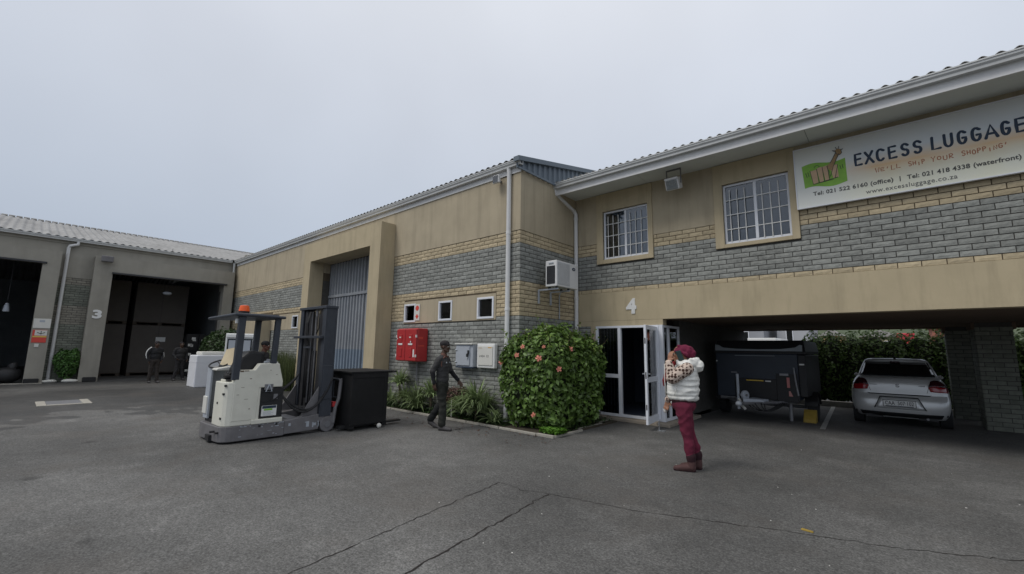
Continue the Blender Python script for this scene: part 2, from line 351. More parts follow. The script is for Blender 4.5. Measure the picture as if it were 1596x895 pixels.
# ------------------------------------------------------------------ ground
def asphalt():
    m, t, b = new_mat('old_asphalt'); n = t.nodes.new; L = t.links.new
    geo = n('ShaderNodeNewGeometry'); P = geo.outputs['Position']
    def noise(scale, det=6, rough=0.6, vec=None):
        z = n('ShaderNodeTexNoise'); z.inputs['Scale'].default_value = scale; z.inputs['Detail'].default_value = det; z.inputs['Roughness'].default_value = rough
        L(vec or P, z.inputs['Vector']); return z.outputs['Fac']
    def rng_(v, a, b_, c, d):
        r = n('ShaderNodeMapRange'); r.inputs[1].default_value = a; r.inputs[2].default_value = b_; r.inputs[3].default_value = c; r.inputs[4].default_value = d; L(v, r.inputs[0]); return r.outputs[0]
    def math_(op, a, b_):
        q = n('ShaderNodeMath'); q.operation = op
        for i, x in enumerate((a, b_)):
            if isinstance(x, (int, float)): q.inputs[i].default_value = x
            else: L(x, q.inputs[i])
        return q.outputs[0]
    big = rng_(noise(0.35, 5), 0.3, 0.7, 0.76, 1.26)
    mid = rng_(noise(2.3, 6, 0.7), 0.28, 0.72, 0.84, 1.16)
    fine = rng_(noise(60, 4, 0.75), 0.25, 0.75, 0.50, 1.5)
    v = math_('MULTIPLY', math_('MULTIPLY', math_('MULTIPLY', big, mid), math_('MULTIPLY', rng_(noise(11, 6, 0.75), 0.3, 0.7, 0.80, 1.20), rng_(noise(30, 3, 0.7), 0.3, 0.7, 0.66, 1.34))), fine)
    # pale worn patches where the binder has gone
    worn = rng_(noise(0.8, 7, 0.72), 0.54, 0.68, 0.0, 0.55)
    speck = rng_(noise(42, 2, 0.5), 0.66, 0.74, 0.0, 0.45)
    v = math_('ADD', v, math_('MULTIPLY', worn, rng_(noise(30, 4, 0.8), 0.35, 0.65, 0.2, 1.2)))
    v = math_('ADD', v, speck)
    # damp stain in the far yard, its edge broken by noise
    sx = n('ShaderNodeSeparateXYZ'); L(P, sx.inputs[0])
    nd = noise(0.42, 6, 0.6)
    edge = math_('ADD', math_('ADD', math_('ADD', sx.outputs['X'], 13.9), math_('MULTIPLY', math_('SUBTRACT', nd, 0.5), 10.0)), math_('MULTIPLY', math_('SUBTRACT', noise(1.7, 5, 0.6), 0.5), 3.0))
    damp = rng_(edge, -0.12, 0.02, 1.0, 0.0)
    far = rng_(math_('ADD', sx.outputs['X'], math_('MULTIPLY', math_('SUBTRACT', noise(0.3, 4), 0.5), 6)), -21.5, -20.5, 0.55, 1.0)
    damp = math_('MULTIPLY', damp, far)
    patch = rng_(noise(0.25, 4, 0.5), 0.36, 0.44, 0.3, 1.0)
    v = math_('MULTIPLY', v, rng_(damp, 0, 1, 1.0, 0.52))
    sc = n('ShaderNodeVectorMath'); sc.operation = 'SCALE'; sc.inputs[0].default_value = (0.104, 0.1025, 0.098); L(v, sc.inputs['Scale'])
    vo = n('ShaderNodeTexVoronoi'); vo.inputs['Scale'].default_value = 0.75; L(P, vo.inputs['Vector'])
    oil = rng_(math_('ADD', vo.outputs['Distance'], math_('MULTIPLY', noise(7, 5), 0.10)), 0.09, 0.16, 0.55, 1.0)
    tone = rng_(noise(0.16, 3, 0.5), 0.42, 0.58, 0.84, 1.14)
    v2 = math_('MULTIPLY', v, math_('MULTIPLY', oil, tone)); L(v2, sc.inputs['Scale'])
    # faint brown dust
    mx = n('ShaderNodeMixRGB'); L(rng_(noise(0.55, 6, 0.65), 0.5, 0.72, 0, 0.4), mx.inputs[0]); L(sc.outputs[0], mx.inputs[1]); mx.inputs[2].default_value = (0.118, 0.103, 0.089, 1)
    L(mx.outputs[0], b.inputs['Base Color'])
    L(rng_(damp, 0, 1, 0.88, 0.62), b.inputs['Roughness']); b.inputs['Specular IOR Level'].default_value = 0.28
    bp = n('ShaderNodeBump'); bp.inputs['Strength'].default_value = 0.55; bp.inputs['Distance'].default_value = 0.006
    L(math_('ADD', noise(120, 3, 0.7), math_('MULTIPLY', noise(9, 4), 0.6)), bp.inputs['Height']); L(bp.outputs[0], b.inputs['Normal'])
    return m
M['asphalt'] = asphalt()
g = MB(); S = 700
g.add([(-S, -S, 0), (S, -S, 0), (S, S, 0), (-S, S, 0)], [(0, 1, 2, 3)])
ground = struct(g.build('asphalt_yard', M['asphalt']), 'old grey asphalt yard with worn patches and damp stains')

M['crack'] = mat('tar_filled_crack', (0.022, 0.018, 0.016), 0.9, 0.3, 20, 0.3, 60)
def crack(pts, w, seed):
    rr = random.Random(seed); mb = MB(); P = []
    for a, b in zip(pts[:-1], pts[1:]):
        k = max(2, int(math.dist(a, b) / 0.05))
        for i in range(k):
            f = i / k; P.append((a[0] + (b[0] - a[0]) * f + rr.gauss(0, .009), a[1] + (b[1] - a[1]) * f + rr.gauss(0, .009)))
    P.append(pts[-1])
    vs = []
    for i, p in enumerate(P):
        q0, q1 = P[max(0, i - 1)], P[min(len(P) - 1, i + 1)]
        dx, dy = q1[0] - q0[0], q1[1] - q0[1]; l = math.hypot(dx, dy) or 1
        ww = w * rr.uniform(.35, 1.25) * (0.5 + 0.5 * abs(math.sin(i * .37 + seed)))
        vs += [(p[0] - dy / l * ww, p[1] + dx / l * ww, .003), (p[0] + dy / l * ww, p[1] - dx / l * ww, .003)]
    mb.add(vs, [(2 * i, 2 * i + 1, 2 * i + 3, 2 * i + 2) for i in range(len(P) - 1)])
    return struct(mb.build('asphalt_crack', M['crack'], fix=False) if False else mb.build('asphalt_crack', M['crack']), 'dark tar line along a joint in the asphalt')
crack([(-3.45, 1.45), (-3.62, 2.6), (-3.834, 4.197)], .008, 1)
crack([(-3.834, 4.197), (-3.45, 4.16), (-3.14, 4.263)], .005, 2)
crack([(-2.82, 1.9), (-2.95, 2.9), (-3.14, 4.263)], .013, 3)
crack([(-3.14, 4.263), (-2.6, 4.38), (-2.109, 4.479), (-1.0, 4.92), (-.12, 5.21), (.657, 5.62), (2.2, 6.1)], .0065, 4)

# planting bed with its thin pale kerb
b_ = MB(); b_.box((-11.3, 6.9, -.02), (-4.98, 7.5, .035)); b_.box((-6.34, 7.5, -.02), (-4.98, 9.42, .035))
bed = struct(b_.build('planting_bed_soil', M['soil']))
k = thing('kerb_edging', 'thin pale concrete edging round the planting bed at the brick corner', 'kerb', (-4.92, 6.87, 0))
x = -11.25
while x < -4.95:
    x2 = min(x + .98, -4.93); kb = MB(); kb.box((x, 6.84 + random.uniform(-.006, .006), -.03), (x2 - .012, 6.895, .045 + random.uniform(-.006, .006))); kb.build('edging_block', M['kerb'], k, bevel=.008); x += .985
y = 6.90
while y < 9.4:
    y2 = min(y + .98, 9.44); kb = MB(); kb.box((-4.985 - (y - 6.9) * .11, y, -.03), (-4.93 - (y - 6.9) * .11, y2 - .012, .045 + random.uniform(-.006, .006))); kb.build('edging_block', M['kerb'], k, bevel=.008); y += .985

# ------------------------------------------------------------------ bricks
def brick_mesh(seed, mk):
    rr = random.Random(seed); L_, H_, D_ = .289, .086, .045
    nx, nz = 5, 3; mb = MB(); vs = []
    for j in range(nz):
        for i in range(nx):
            e = (i in (0, nx - 1)) or (j in (0, nz - 1))
            vs.append(((i / (nx - 1) - .5) * L_ + (0 if i in (0, nx - 1) else rr.uniform(-.012, .012)), -(rr.uniform(.0, .003) if e else rr.uniform(.003, .010)), (j / (nz - 1) - .5) * H_))
    fs = [(j * nx + i, j * nx + i + 1, (j + 1) * nx + i + 1, (j + 1) * nx + i) for j in range(nz - 1) for i in range(nx - 1)]
    ring = list(range(nx)) + [2 * nx - 1, 3 * nx - 1] + list(range(3 * nx - 2, 2 * nx - 1, -1)) + [nx]
    o = len(vs)
    for i in ring: vs.append((vs[i][0], D_, vs[i][2]))
    for a in range(len(ring)):
        b2 = (a + 1) % len(ring); fs.append((ring[b2], ring[a], o + a, o + b2))
    mb.add(vs, fs)
    return mb
BRK = {mk: [brick_mesh(11 * s + (3 if mk == 'brick_y' else 0), mk) for s in range(8)] for mk in ('brick_g', 'brick_y', 'brick_o', 'brick_p')}
BRKME = {mk: [b.mesh('brick', M[mk], fix=False) for b in v] for mk, v in BRK.items()}
def brick_rows(u0, u1, z0, z1, mk, holes=()):
    out_ = []; r0 = round(z0 * 10)
    for r in range(r0, round(z1 * 10)):
        za, zb = r * .1, (r + 1) * .1
        iv = [(u0, u1)]
        for h in holes:
            if h[2] < zb - .02 and h[3] > za + .02:
                nv = []
                for a, b in iv:
                    if h[1] <= a or h[0] >= b: nv.append((a, b)); continue
                    if h[0] > a: nv.append((a, h[0]))
                    if h[1] < b: nv.append((h[1], b))
                iv = nv
        off = .15 if r % 2 else 0.0
        for a, b in iv:
            q = math.floor((a - off) / .3) * .3 + off
            while q < b - 1e-6:
                s, e2 = max(a, q), min(b, q + .3)
                if e2 - s > .035: out_.append(((s + e2) / 2, (za + zb) / 2, e2 - s, mk))
                q += .3
    return out_
def lay_bricks(parent, fields, limit=300):
    """fields: (axis, plane, rows). The `limit` that show largest are parts, the rest one joined part per colour"""
    L_ = []
    for axis, plane, rows in fields:
        for (u, z, ln, mk) in rows:
            p = (u, plane, z) if axis == 'y' else ((plane, u, z) if axis == 'x' else (plane, u, z))
            q = project(p); a = 0
            if q and -30 < q[0] < 1626 and -20 < q[1] < 915:
                d = (Vector(p) - Vector((0, 0, CAM_H))); nrm = Vector((0, -1, 0)) if axis == 'y' else Vector((1, 0, 0)) if axis == 'x' else Vector((-1, 0, 0))
                c = -d.normalized().dot(nrm); a = max(0, c) * ln / d.length_squared
            L_.append((a, axis, p, ln, mk))
    L_.sort(key=lambda t: -t[0])
    stuff = {'brick_g': (MB(), []), 'brick_y': (MB(), []), 'brick_o': (MB(), []), 'brick_p': (MB(), [])}
    rr = random.Random(5)
    for i, (a, axis, p, ln, mk) in enumerate(L_):
        v = rr.randrange(8); rot = {'y': 0, 'x': R(90), 'w': R(-90)}[axis]; sx = (ln - .014) / .289; jit = rr.uniform(-.003, .004)
        if i < limit and a > 0:
            o = bpy.data.objects.new('brick', BRKME[mk][v]); COL.objects.link(o)
            o.location = p; o.rotation_euler = (0, rr.choice((0, R(180))) if False else 0, rot); o.scale = (sx, 1, 1)
            off = {'y': (0, jit, 0), 'x': (-jit, 0, 0), 'w': (jit, 0, 0)}[axis]; o.location = [p[k] + off[k] for k in range(3)]
            attach(o, parent)
        else:
            mb, tl = stuff[mk]; src = BRK[mk][v]; c, s = math.cos(rot), math.sin(rot)
            mb.add([(p[0] + c * x * sx - s * y, p[1] + s * x * sx + c * y, p[2] + z) for x, y, z in src.v], src.f); tl += [rr.random()] * len(src.f)
    for mk, (mb, tl) in stuff.items():
        if mb.v:
            me = mb.mesh('brickwork', M[mk], fix=False); set_tint(me, tl)
            o = bpy.data.objects.new('brickwork', me); COL.objects.link(o); attach(o, parent); o['kind'] = 'stuff'

def gutter_run(name, u0, u1, front, top, axis, parent, m='gutter', depth=.13, h=.125):
    prof = [(0, 0), (-.012, 0), (-.012, -.02), (0, -.025), (.004, -.055), (.03, -.085), (.036, -h), (depth, -h), (depth, 0), (depth - .01, 0), (depth - .01, -h + .012), (.046, -h + .012), (.014, -.03), (.012, 0)]
    mb = MB()
    if axis == 'x+':    # runs along X, front faces -Y
        mb.prism(prof, lambda a, b: (u0, front + a, top + b), lambda a, b: (u1, front + a, top + b))
    else:               # runs along Y, front faces +X
        mb.prism(prof, lambda a, b: (front - a, u0, top + b), lambda a, b: (front - a, u1, top + b))
    return mb.build(name, M[m], parent)
def corrugated(mb, o, du, dv, width, length, period=.178, amp=.025, n=8, rows=1, up=(0, 0, 1)):
    o, du, dv, up = Vector(o), Vector(du), Vector(dv), Vector(up); k = int(width / period * n); vs = []
    for j in range(rows + 1):
        for i in range(k + 1): vs.append(o + du * (i * period / n) + dv * (length * j / rows) + up * (amp * math.sin(2 * math.pi * i / n)))
    mb.add(vs, [(j * (k + 1) + i, j * (k + 1) + i + 1, (j + 1) * (k + 1) + i + 1, (j + 1) * (k + 1) + i) for j in range(rows) for i in range(k)])
def pipe(parent, path, r=.05, m='white_pvc', clips=()):
    p = MB().tube(path, r, 12).build('downpipe', M[m], parent, auto=True)
    for c, dirv in clips:
        q = MB(); q.tube([(c[0], c[1], c[2] - .035), (c[0], c[1], c[2] + .035)], r + .009, 12); q.build('pipe_collar', M[m], p, auto=True)
    return p

# small fixed window with a white frame, dark pane and bars behind
def small_window(parent, u0, u1, z0, z1, plane):
    fr = MB(); w = .05; y0, y1 = plane - .035, plane + .06
    fr.box((u0, y0, z0), (u1, y1, z0 + w)); fr.box((u0, y0, z1 - w), (u1, y1, z1)); fr.box((u0, y0, z0 + w), (u0 + w, y1, z1 - w)); fr.box((u1 - w, y0, z0 + w), (u1, y1, z1 - w))
    f = fr.build('window', M['white_alu'], parent, bevel=.005)
    MB().box((u0 + w, plane + .02, z0 + w), (u1 - w, plane + .026, z1 - w)).build('pane', M['glass_dark'], f)
    for t in (.32, .52, .78):
        MB().box((u0 + w + (u1 - u0 - 2 * w) * t, plane + .10, z0), (u0 + w + (u1 - u0 - 2 * w) * t + .02, plane + .12, z1)).build('burglar_bar', M['white_alu'], f)
    return f

# ------------------------------------------------------------------ warehouse with the big sliding door
WY, WX = 7.46, -6.33
wh = thing('warehouse', 'long tan warehouse with grey and yellow brick bands and tall blue door', 'warehouse', (-16.3, 12, 0))
whm = (-10.75, -7.05, 2.33, 2.96)           # plaster patch round three small windows
whm2 = (-21.0, -17.6, 2.30, 2.96)
wins = [(-10.72, -10.18, 2.36, 2.885), (-9.16, -8.61, 2.36, 2.885), (-7.675, -7.11, 2.36, 2.885)]
wins2 = [(-18.55, -17.98, 2.34, 2.87), (-20.2, -19.65, 2.34, 2.87)]
door_hole = (-16.1, -11.98, 0, 4.75)
BANDS = [(0, 2.4, 'brick_g'), (2.4, 3.2, 'brick_y'), (3.2, 4.1, 'brick_g'), (4.1, 4.4, 'brick_y')]
fields = []
for z0, z1, mk in BANDS:
    for ua, ub in ((-26.4, -16.1), (-11.98, WX - .012)):
        mb = MB(); wall_cells(mb, WY + .012, ua, ub, z0, z1, wins + wins2, .24); mb.build('joint_wall', M['mortar' if mk == 'brick_g' else 'mortar_y'], wh)
    mb = MB(); wall_cells(mb, WX - .012, WY + .2525, 16.0, z0, z1, [], .24, 'x'); mb.build('joint_wall', M['mortar' if mk == 'brick_g' else 'mortar_y'], wh)
    hol = [whm, whm2]
    fields.append(('y', WY, brick_rows(-26.4, -16.65, z0, z1, mk, hol + [(-22.8, -20.7, 0, 3.05)])))
    fields.append(('y', WY, brick_rows(-11.4, WX + .012, z0, z1, mk, hol)))
    fields.append(('x', WX, brick_rows(WY + .01, 9.8, z0, z1, mk)))
lay_bricks(wh, fields)
mb = MB(); wall_cells(mb, WY - .018, -26.4, WX + .02, 4.4, 5.95, [door_hole], .27); mb.build('upper_plaster', M['plaster'], wh)
mb = MB(); mb.box((WX + .02, WY + .2525, 4.4), (WX - .25, 16.0, 5.87)); mb.build('upper_plaster', M['plaster'], wh)
mb = MB(); wall_cells(mb, WY - .016, *whm, wins, .03); mb.build('window_plaster', M['plaster'], wh)
mb = MB(); wall_cells(mb, WY - .016, *whm2, wins2, .03); mb.build('window_plaster', M['plaster'], wh)
mb = MB(); mb.box((-22.7, WY - .45, 0), (-20.82, WY + .005, 3.02)); mb.build('side_porch', M['plaster'], wh, bevel=.01)
for w_ in wins + wins2: small_window(wh, *w_, WY)
MB().box((-26.38, 7.8, 0), (-26.2, 16, 6.5)).build('end_wall', M['plaster_old'], wh)
MB().box((-26.4, 16, 0), (WX - .02, 16.2, 5.9)).build('rear_wall', M['plaster_old'], wh)
MB().box((-26.4, WY + .26, -.01), (WX - .26, 16, .02)).build('floor', M['dark'], wh)
# portal
mb = MB(); wall_cells(mb, 6.94, -16.65, -11.4, 0, 5.43, [door_hole], .515)
mb.build('door_portal', M['trim'], wh)
MB().box((-12.01, 6.925, .0), (-11.385, 7.2, 1.02)).build('portal_base_paint', M['plaster'], wh) if False else None
dr = MB().box((-16.7, 7.80, 0), (-11.4, 7.84, 4.9)).build('sliding_door', M['dark'], wh)
def rib_sheet(x0, x1, z0, z1, m):
    mb = MB(); prof = []; x = x0
    while x < x1 - .01:
        for dx, dy in ((0, 0), (.05, 0), (.07, -.055), (.15, -.055), (.17, 0)):
            if x + dx <= x1: prof.append((x + dx, 7.79 + dy))
        x += .205
    vs = [(a, b, z0) for a, b in prof] + [(a, b, z1) for a, b in prof]; k = len(prof)
    mb.add(vs, [(i, i + 1, k + i + 1, k + i) for i in range(k - 1)])
    return mb.build('door_sheet', m, dr)
for i in range(5):
    a = -16.6 + i * 1.03
    rib_sheet(a, a + 1.025, 1.55, 3.44, M['steel_door']); rib_sheet(a, a + 1.025, 3.55, 4.75, M['steel_door']); rib_sheet(a, a + 1.025, 0.03, 1.55, M['steel_door_low'])
MB().box((-16.6, 7.70, 3.445), (-11.5, 7.785, 3.545)).build('door_rail', M['steel_door'], dr, bevel=.008)
# eaves
gutter_run('gutter', -26.15, -6.22, 7.28, 6.06, 'x+', wh)
MB().box((-26.2, 7.415, 5.80), (-6.30, 7.44, 6.03)).build('fascia', M['white_pvc'], wh)
SL = math.tan(R(12.5)); cs, sn = math.cos(R(12.5)), math.sin(R(12.5))
mb = MB(); corrugated(mb, (-28.5, 7.27, 6.09), (1, 0, 0), (0, cs, sn), 22.26, 4.5, .2, .022, 8); corrugated(mb, (-28.5, 7.27 + 4.45 * cs, 6.09 + 4.45 * sn + .02), (1, 0, 0), (0, cs, sn), 22.26, 4.8, .2, .022, 8)
zr = 6.09 + 9.2 * sn; corrugated(mb, (-28.5, 7.27 + 9.2 * cs, zr), (1, 0, 0), (0, cs, -sn), 22.26, 3, .2, .022, 8)
mb.build('roof_sheeting', M['fibre'], wh)
# gable end cladding above the return wall
mb = MB(); y0, y1 = 7.30, 15.9; zt = lambda y: 6.03 + SL * (y - 7.27)
mb.prism([(y0, 5.86), (y1, 5.86), (y1, zt(y1)), (y0, zt(y0))], lambda a, b: (-6.30, a, b), lambda a, b: (-6.34, a, b))
y = 7.42
while y < 12:
    mb.hexa([(-6.30, y, 5.862), (-6.262, y + .03, 5.862), (-6.262, y + .085, 5.862), (-6.30, y + .115, 5.862), (-6.30, y, zt(y)), (-6.262, y + .03, zt(y + .03)), (-6.262, y + .085, zt(y + .085)), (-6.30, y + .115, zt(y + .115))]); y += .21
mb.build('gable_cladding', M['clad'], wh)
mb = MB(); q = lambda y, dz: zt(y) + dz
mb.hexa([(-6.36, 7.22, q(7.22, -.03)), (-6.20, 7.22, q(7.22, -.03)), (-6.20, 15.9, q(15.9, -.03)), (-6.36, 15.9, q(15.9, -.03)), (-6.36, 7.22, q(7.22, .085)), (-6.20, 7.22, q(7.22, .085)), (-6.20, 15.9, q(15.9, .085)), (-6.36, 15.9, q(15.9, .085))])
mb.build('barge_flashing', M['clad'], wh)
MB().box((-6.255, 7.32, 5.815), (-6.225, 15.8, 5.862)).build('drip_flashing', M['clad'], wh)
pipe(wh, [(-6.63, 7.36, 5.96), (-6.63, 7.385, 5.85), (-6.63, 7.39, .05)], .055, clips=[((-6.63, 7.39, 4.35), 0), ((-6.63, 7.39, 2.55), 0), ((-6.63, 7.39, 1.0), 0)])
pipe(wh, [(-26.18, 7.30, 5.95), (-26.2, 7.34, .05)], .055, m='gutter')
MB().tube([(-6.86, 7.43, 5.80), (-6.6, 7.425, 5.78), (-6.45, 7.43, 5.83), (-6.37, 7.43, 5.98)], .008, 5).build('cable', M['black'], wh)
# cold lamp on the wall near the corner
fl = thing('floodlight', 'small square floodlight under the eave beside the corner downpipe', 'floodlight', (-6.95, 7.44, 5.72))
MB().box((-7.05, 7.24, 5.62), (-6.85, 7.32, 5.82)).build('housing', M['white_pvc'], fl, bevel=.015)
MB().box((-7.03, 7.228, 5.64), (-6.87, 7.238, 5.80)).build('lens', M['glass'], fl)
MB().box((-6.98, 7.32, 5.68), (-6.92, 7.445, 5.72)).build('bracket', M['steel'], fl)

# ------------------------------------------------------------------ office building 4
FY = 9.8
of = thing('office_building', 'two storey brick and tan plaster office over an open carport', 'building', (1, 13.4, 0))
w1, w2 = (-5.47, -4.25, 3.95, 5.22), (-2.55, -1.32, 3.92, 5.24)
sur1, sur2 = (-5.65, -4.13, 3.84, 5.72), (-2.73, -1.19, 3.84, 5.72)
XR = 8.5
fields = []
for z0, z1, mk in [(3.1, 3.2, 'brick_y'), (3.2, 4.1, 'brick_g'), (4.1, 4.4, 'brick_y')]:
    mb = MB(); wall_cells(mb, FY + .012, WX, XR, z0, z1, [w1, w2], .24); mb.build('joint_wall', M['mortar' if mk == 'brick_g' else 'mortar_y'], of)
    fields.append(('y', FY, brick_rows(WX, XR, z0, z1, mk, [sur1, sur2])))
mb = MB(); wall_cells(mb, FY + .012, WX, -5.86, 0, 2.38, [], .24); mb.build('joint_wall', M['mortar'], of)
fields.append(('y', FY, brick_rows(WX, -5.86, 0, 2.3, 'brick_g')))
lay_bricks(of, fields)
mb = MB(); wall_cells(mb, FY - .014, WX + .022, XR, 4.4, 5.86, [w1, w2], .28); mb.build('upper_plaster', M['plaster'], of)
for s_, w_ in ((sur1, w1), (sur2, w2)):
    mb = MB(); wall_cells(mb, FY - .045, s_[0], s_[1], s_[2], 5.70, [w_], .06); mb.build('window_surround', M['trim'], of, bevel=.006)
mb = MB(); mb.box((WX + .022, FY - .016, 2.38), (XR, FY + .25, 3.1)); mb.build('tan_beam', M['trim'], of, bevel=.004)
mb = MB(); mb.box((WX + .022, FY - .012, 2.25), (-3.97, FY + .2, 2.379)); mb.build('entrance_lintel', M['trim'], of)
mb = MB(); mb.box((-5.86, FY - .03, 0), (-5.715, FY + .25, 2.25)); mb.build('entrance_jamb', M['trim'], of)
# slab, soffit, carport walls
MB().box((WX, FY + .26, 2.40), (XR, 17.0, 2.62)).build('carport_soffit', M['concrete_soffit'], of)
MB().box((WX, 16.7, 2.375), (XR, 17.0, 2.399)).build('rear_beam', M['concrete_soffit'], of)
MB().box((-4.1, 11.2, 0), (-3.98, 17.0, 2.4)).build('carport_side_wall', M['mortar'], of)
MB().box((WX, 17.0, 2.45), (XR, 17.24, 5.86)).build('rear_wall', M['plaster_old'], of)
MB().box((XR - .24, FY + .26, 2.63), (XR, 17.0, 5.86)).build('end_wall', M['plaster_old'], of)
MB().box((WX + .3, FY + .35, 2.621), (XR - .3, 16.9, 2.66)).build('upper_floor', M['dark'], of)
MB().box((WX + .3, 11.6, 2.7), (XR - .3, 11.7, 5.8)).build('inner_wall', M['blind'], of)
# upper windows: two sliding sashes, burglar bars behind the panes
def office_window(u0, u1, z0, z1, blinds):
    y0 = FY + .03; w = .045; fr = MB()
    for a, b in (((u0, z0), (u1, z0 + .06)), ((u0, z1 - w), (u1, z1)), ((u0, z0 + .06), (u0 + w, z1 - w)), ((u1 - w, z0 + .06), (u1, z1 - w))): fr.box((a[0], y0, a[1]), (b[0], y0 + .07, b[1]))
    um = (u0 + u1) / 2; fr.box((um - .028, y0 - .006, z0 + .06), (um + .028, y0 + .06, z1 - w))
    f = fr.build('window', M['white_alu'], of, bevel=.005)
    MB().box((u0 + w, y0 + .03, z0 + .06), (um - .028, y0 + .035, z1 - w)).build('pane', M['glass_upper'], f)
    MB().box((um + .028, y0 + .015, z0 + .06), (u1 - w, y0 + .02, z1 - w)).build('pane', M['glass_upper'], f)
    yb = y0 - .012; hs = [z0 + (z1 - z0) * t for t in (.245, .485, .73)]
    for z in hs: MB().tube([(u0 + w, yb + .016, z), (u1 - w, yb + .016, z)], .0115, 6).build('burglar_bar', M['white'], f)
    for t in (.105, .222, .34, .605, .725, .845):
        x = u0 + (u1 - u0) * t; MB().tube([(x, yb + .004, z0 + .05), (x, yb + .004, z1 - .13)], .0095, 6).build('burglar_bar', M['white'], f)
    for a, b, m in blinds: MB().box((u0 + (u1 - u0) * a, FY + .245, z0 - .05), (u0 + (u1 - u0) * b, FY + .255, z1 + .05)).build('blind', M[m], f)
office_window(*w1, [(.27, .5, 'curtain'), (.5, 1.0, 'curtain')])
office_window(*w2, [(0, 1.0, 'blind')])
# roof, gutter, soffit
gutter_run('gutter', -6.47, XR + .3, 8.72, 5.885, 'x+', of)
MB().box((-6.45, 8.85, 5.60), (XR + .3, 8.885, 5.86)).build('fascia', M['white_pvc'], of)
MB().box((-6.455, 8.87, 5.70), (-6.435, 9.78, 5.86)).build('verge_board', M['white_pvc'], of)
xs = [-6.43, -4.22, -.93, 2.35, 5.6, XR + .25]
for a, b in zip(xs[:-1], xs[1:]): MB().box((a + .004, 8.887, 5.715), (b - .004, 9.785, 5.73)).build('soffit_board', M['soffit'], of)
MB().box((-6.43, 8.887, 5.737), (XR + .25, 9.785, 5.75)).build('soffit_batten', M['dark'], of)
x = -6.43
while x < XR:      # flaking white bead along the fascia foot
    l = random.uniform(1.2, 2.6); MB().box((x, 8.886, 5.655 + random.uniform(-.01, .01)), (min(x + l, XR), 8.915, 5.714)).build('soffit_bead', M['white_pvc'], of); x += l + random.uniform(.03, .12)
mb = MB(); corrugated(mb, (-6.42, 8.735, 5.908), (1, 0, 0), (0, cs, sn), XR + 6.9, 4.3, .1783, .024, 8, 1); corrugated(mb, (-6.42, 8.70 + 4.2 * cs, 5.925 + 4.2 * sn), (1, 0, 0), (0, cs, -sn), XR + 6.9, 4.6, .1783, .027, 8)
ro = mb.build('roof_sheeting', M['fibre'], of); sm = ro.modifiers.new('thick', 'SOLIDIFY'); sm.thickness = .007
pipe(of, [(-6.33, 8.83, 5.78), (-6.33, 8.85, 5.66), (-6.29, 9.66, 5.40), (-6.255, 9.71, 5.30), (-6.255, 9.71, 2.42), (-6.255, 9.71, .06)], .052, clips=[((-6.255, 9.71, 5.18), 0), ((-6.255, 9.71, 3.0), 0)])
# piers
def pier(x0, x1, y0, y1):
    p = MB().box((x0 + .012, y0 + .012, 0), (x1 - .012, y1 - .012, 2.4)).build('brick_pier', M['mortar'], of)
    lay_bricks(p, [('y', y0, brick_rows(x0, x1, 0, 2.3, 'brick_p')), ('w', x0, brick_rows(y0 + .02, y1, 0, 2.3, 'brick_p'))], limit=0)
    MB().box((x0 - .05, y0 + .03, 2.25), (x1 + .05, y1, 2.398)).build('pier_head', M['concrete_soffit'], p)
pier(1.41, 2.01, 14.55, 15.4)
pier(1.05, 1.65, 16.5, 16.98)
MB().box((1.35, 10.06, 2.2), (1.95, 14.57, 2.398)).build('carport_beam', M['concrete_soffit'], of) if False else None

# entrance lobby
en = MB(); zf = .10
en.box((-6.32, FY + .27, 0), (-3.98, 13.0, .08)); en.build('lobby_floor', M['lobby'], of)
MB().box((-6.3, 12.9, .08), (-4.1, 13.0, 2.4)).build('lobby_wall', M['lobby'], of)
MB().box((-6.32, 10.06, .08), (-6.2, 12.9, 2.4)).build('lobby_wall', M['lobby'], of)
MB().box((-5.86, 9.55, 0), (-3.80, 10.055, .075)).build('door_step', M['step'], of, bevel=.012)
MB().box((-4.20, 10.055, 0), (-3.80, 11.6, .075)).build('door_step', M['step'], of, bevel=.012)
YE = 9.75
fr = MB(); 
fr.box((-5.71, YE, .08), (-5.64, YE + .08, 2.245)); fr.box((-5.10, YE, .14), (-5.02, YE + .08, 2.19)); fr.box((-4.14, YE, .14), (-4.06, YE + .08, 2.19))
fr.box((-4.055, YE - .004, .08), (-3.965, YE + .086, 2.245))
fr.box((-5.64, YE, .08), (-4.06, YE + .08, .14)); fr.box((-5.64, YE, 2.19), (-4.06, YE + .08, 2.245)); fr.box((-5.64, YE + .005, .985), (-5.10, YE + .075, 1.075))
entr = fr.build('entrance_frame', M['white_alu'], of, bevel=.006)
MB().box((-5.64, YE + .035, .14), (-5.10, YE + .042, .985)).build('pane', M['glass_dark'], entr)
MB().box((-5.64, YE + .035, 1.075), (-5.10, YE + .042, 2.19)).build('pane', M['glass_dark'], entr)
for t in (.2, .36, .52, .68, .84): MB().tube([(-5.64 + .54 * t, YE + .12, .12), (-5.64 + .54 * t, YE + .12, 2.2)], .008, 6).build('burglar_bar', M['white_alu'], entr)
sf = MB(); xg = -4.045
for y0, y1 in ((10.10, 10.19), (10.74, 10.82)): sf.box((xg, y0, .14), (xg + .07, y1, 2.19))
sf.box((xg, 9.84, .08), (xg + .07, 10.82, .14)); sf.box((xg, 9.84, 2.19), (xg + .07, 10.82, 2.245)); sf.box((xg + .005, 9.84, .985), (xg + .065, 10.10, 1.075)); sf.box((xg + .005, 10.19, .985), (xg + .065, 10.74, 1.075))
sfo = sf.build('side_frame', M['white_alu'], of, bevel=.006)
for y0, y1 in ((9.84, 10.10), (10.19, 10.74)):
    for z0, z1 in ((.14, .985), (1.075, 2.19)): MB().box((xg + .03, y0, z0), (xg + .037, y1, z1)).build('pane', M['glass_dark'], sfo)
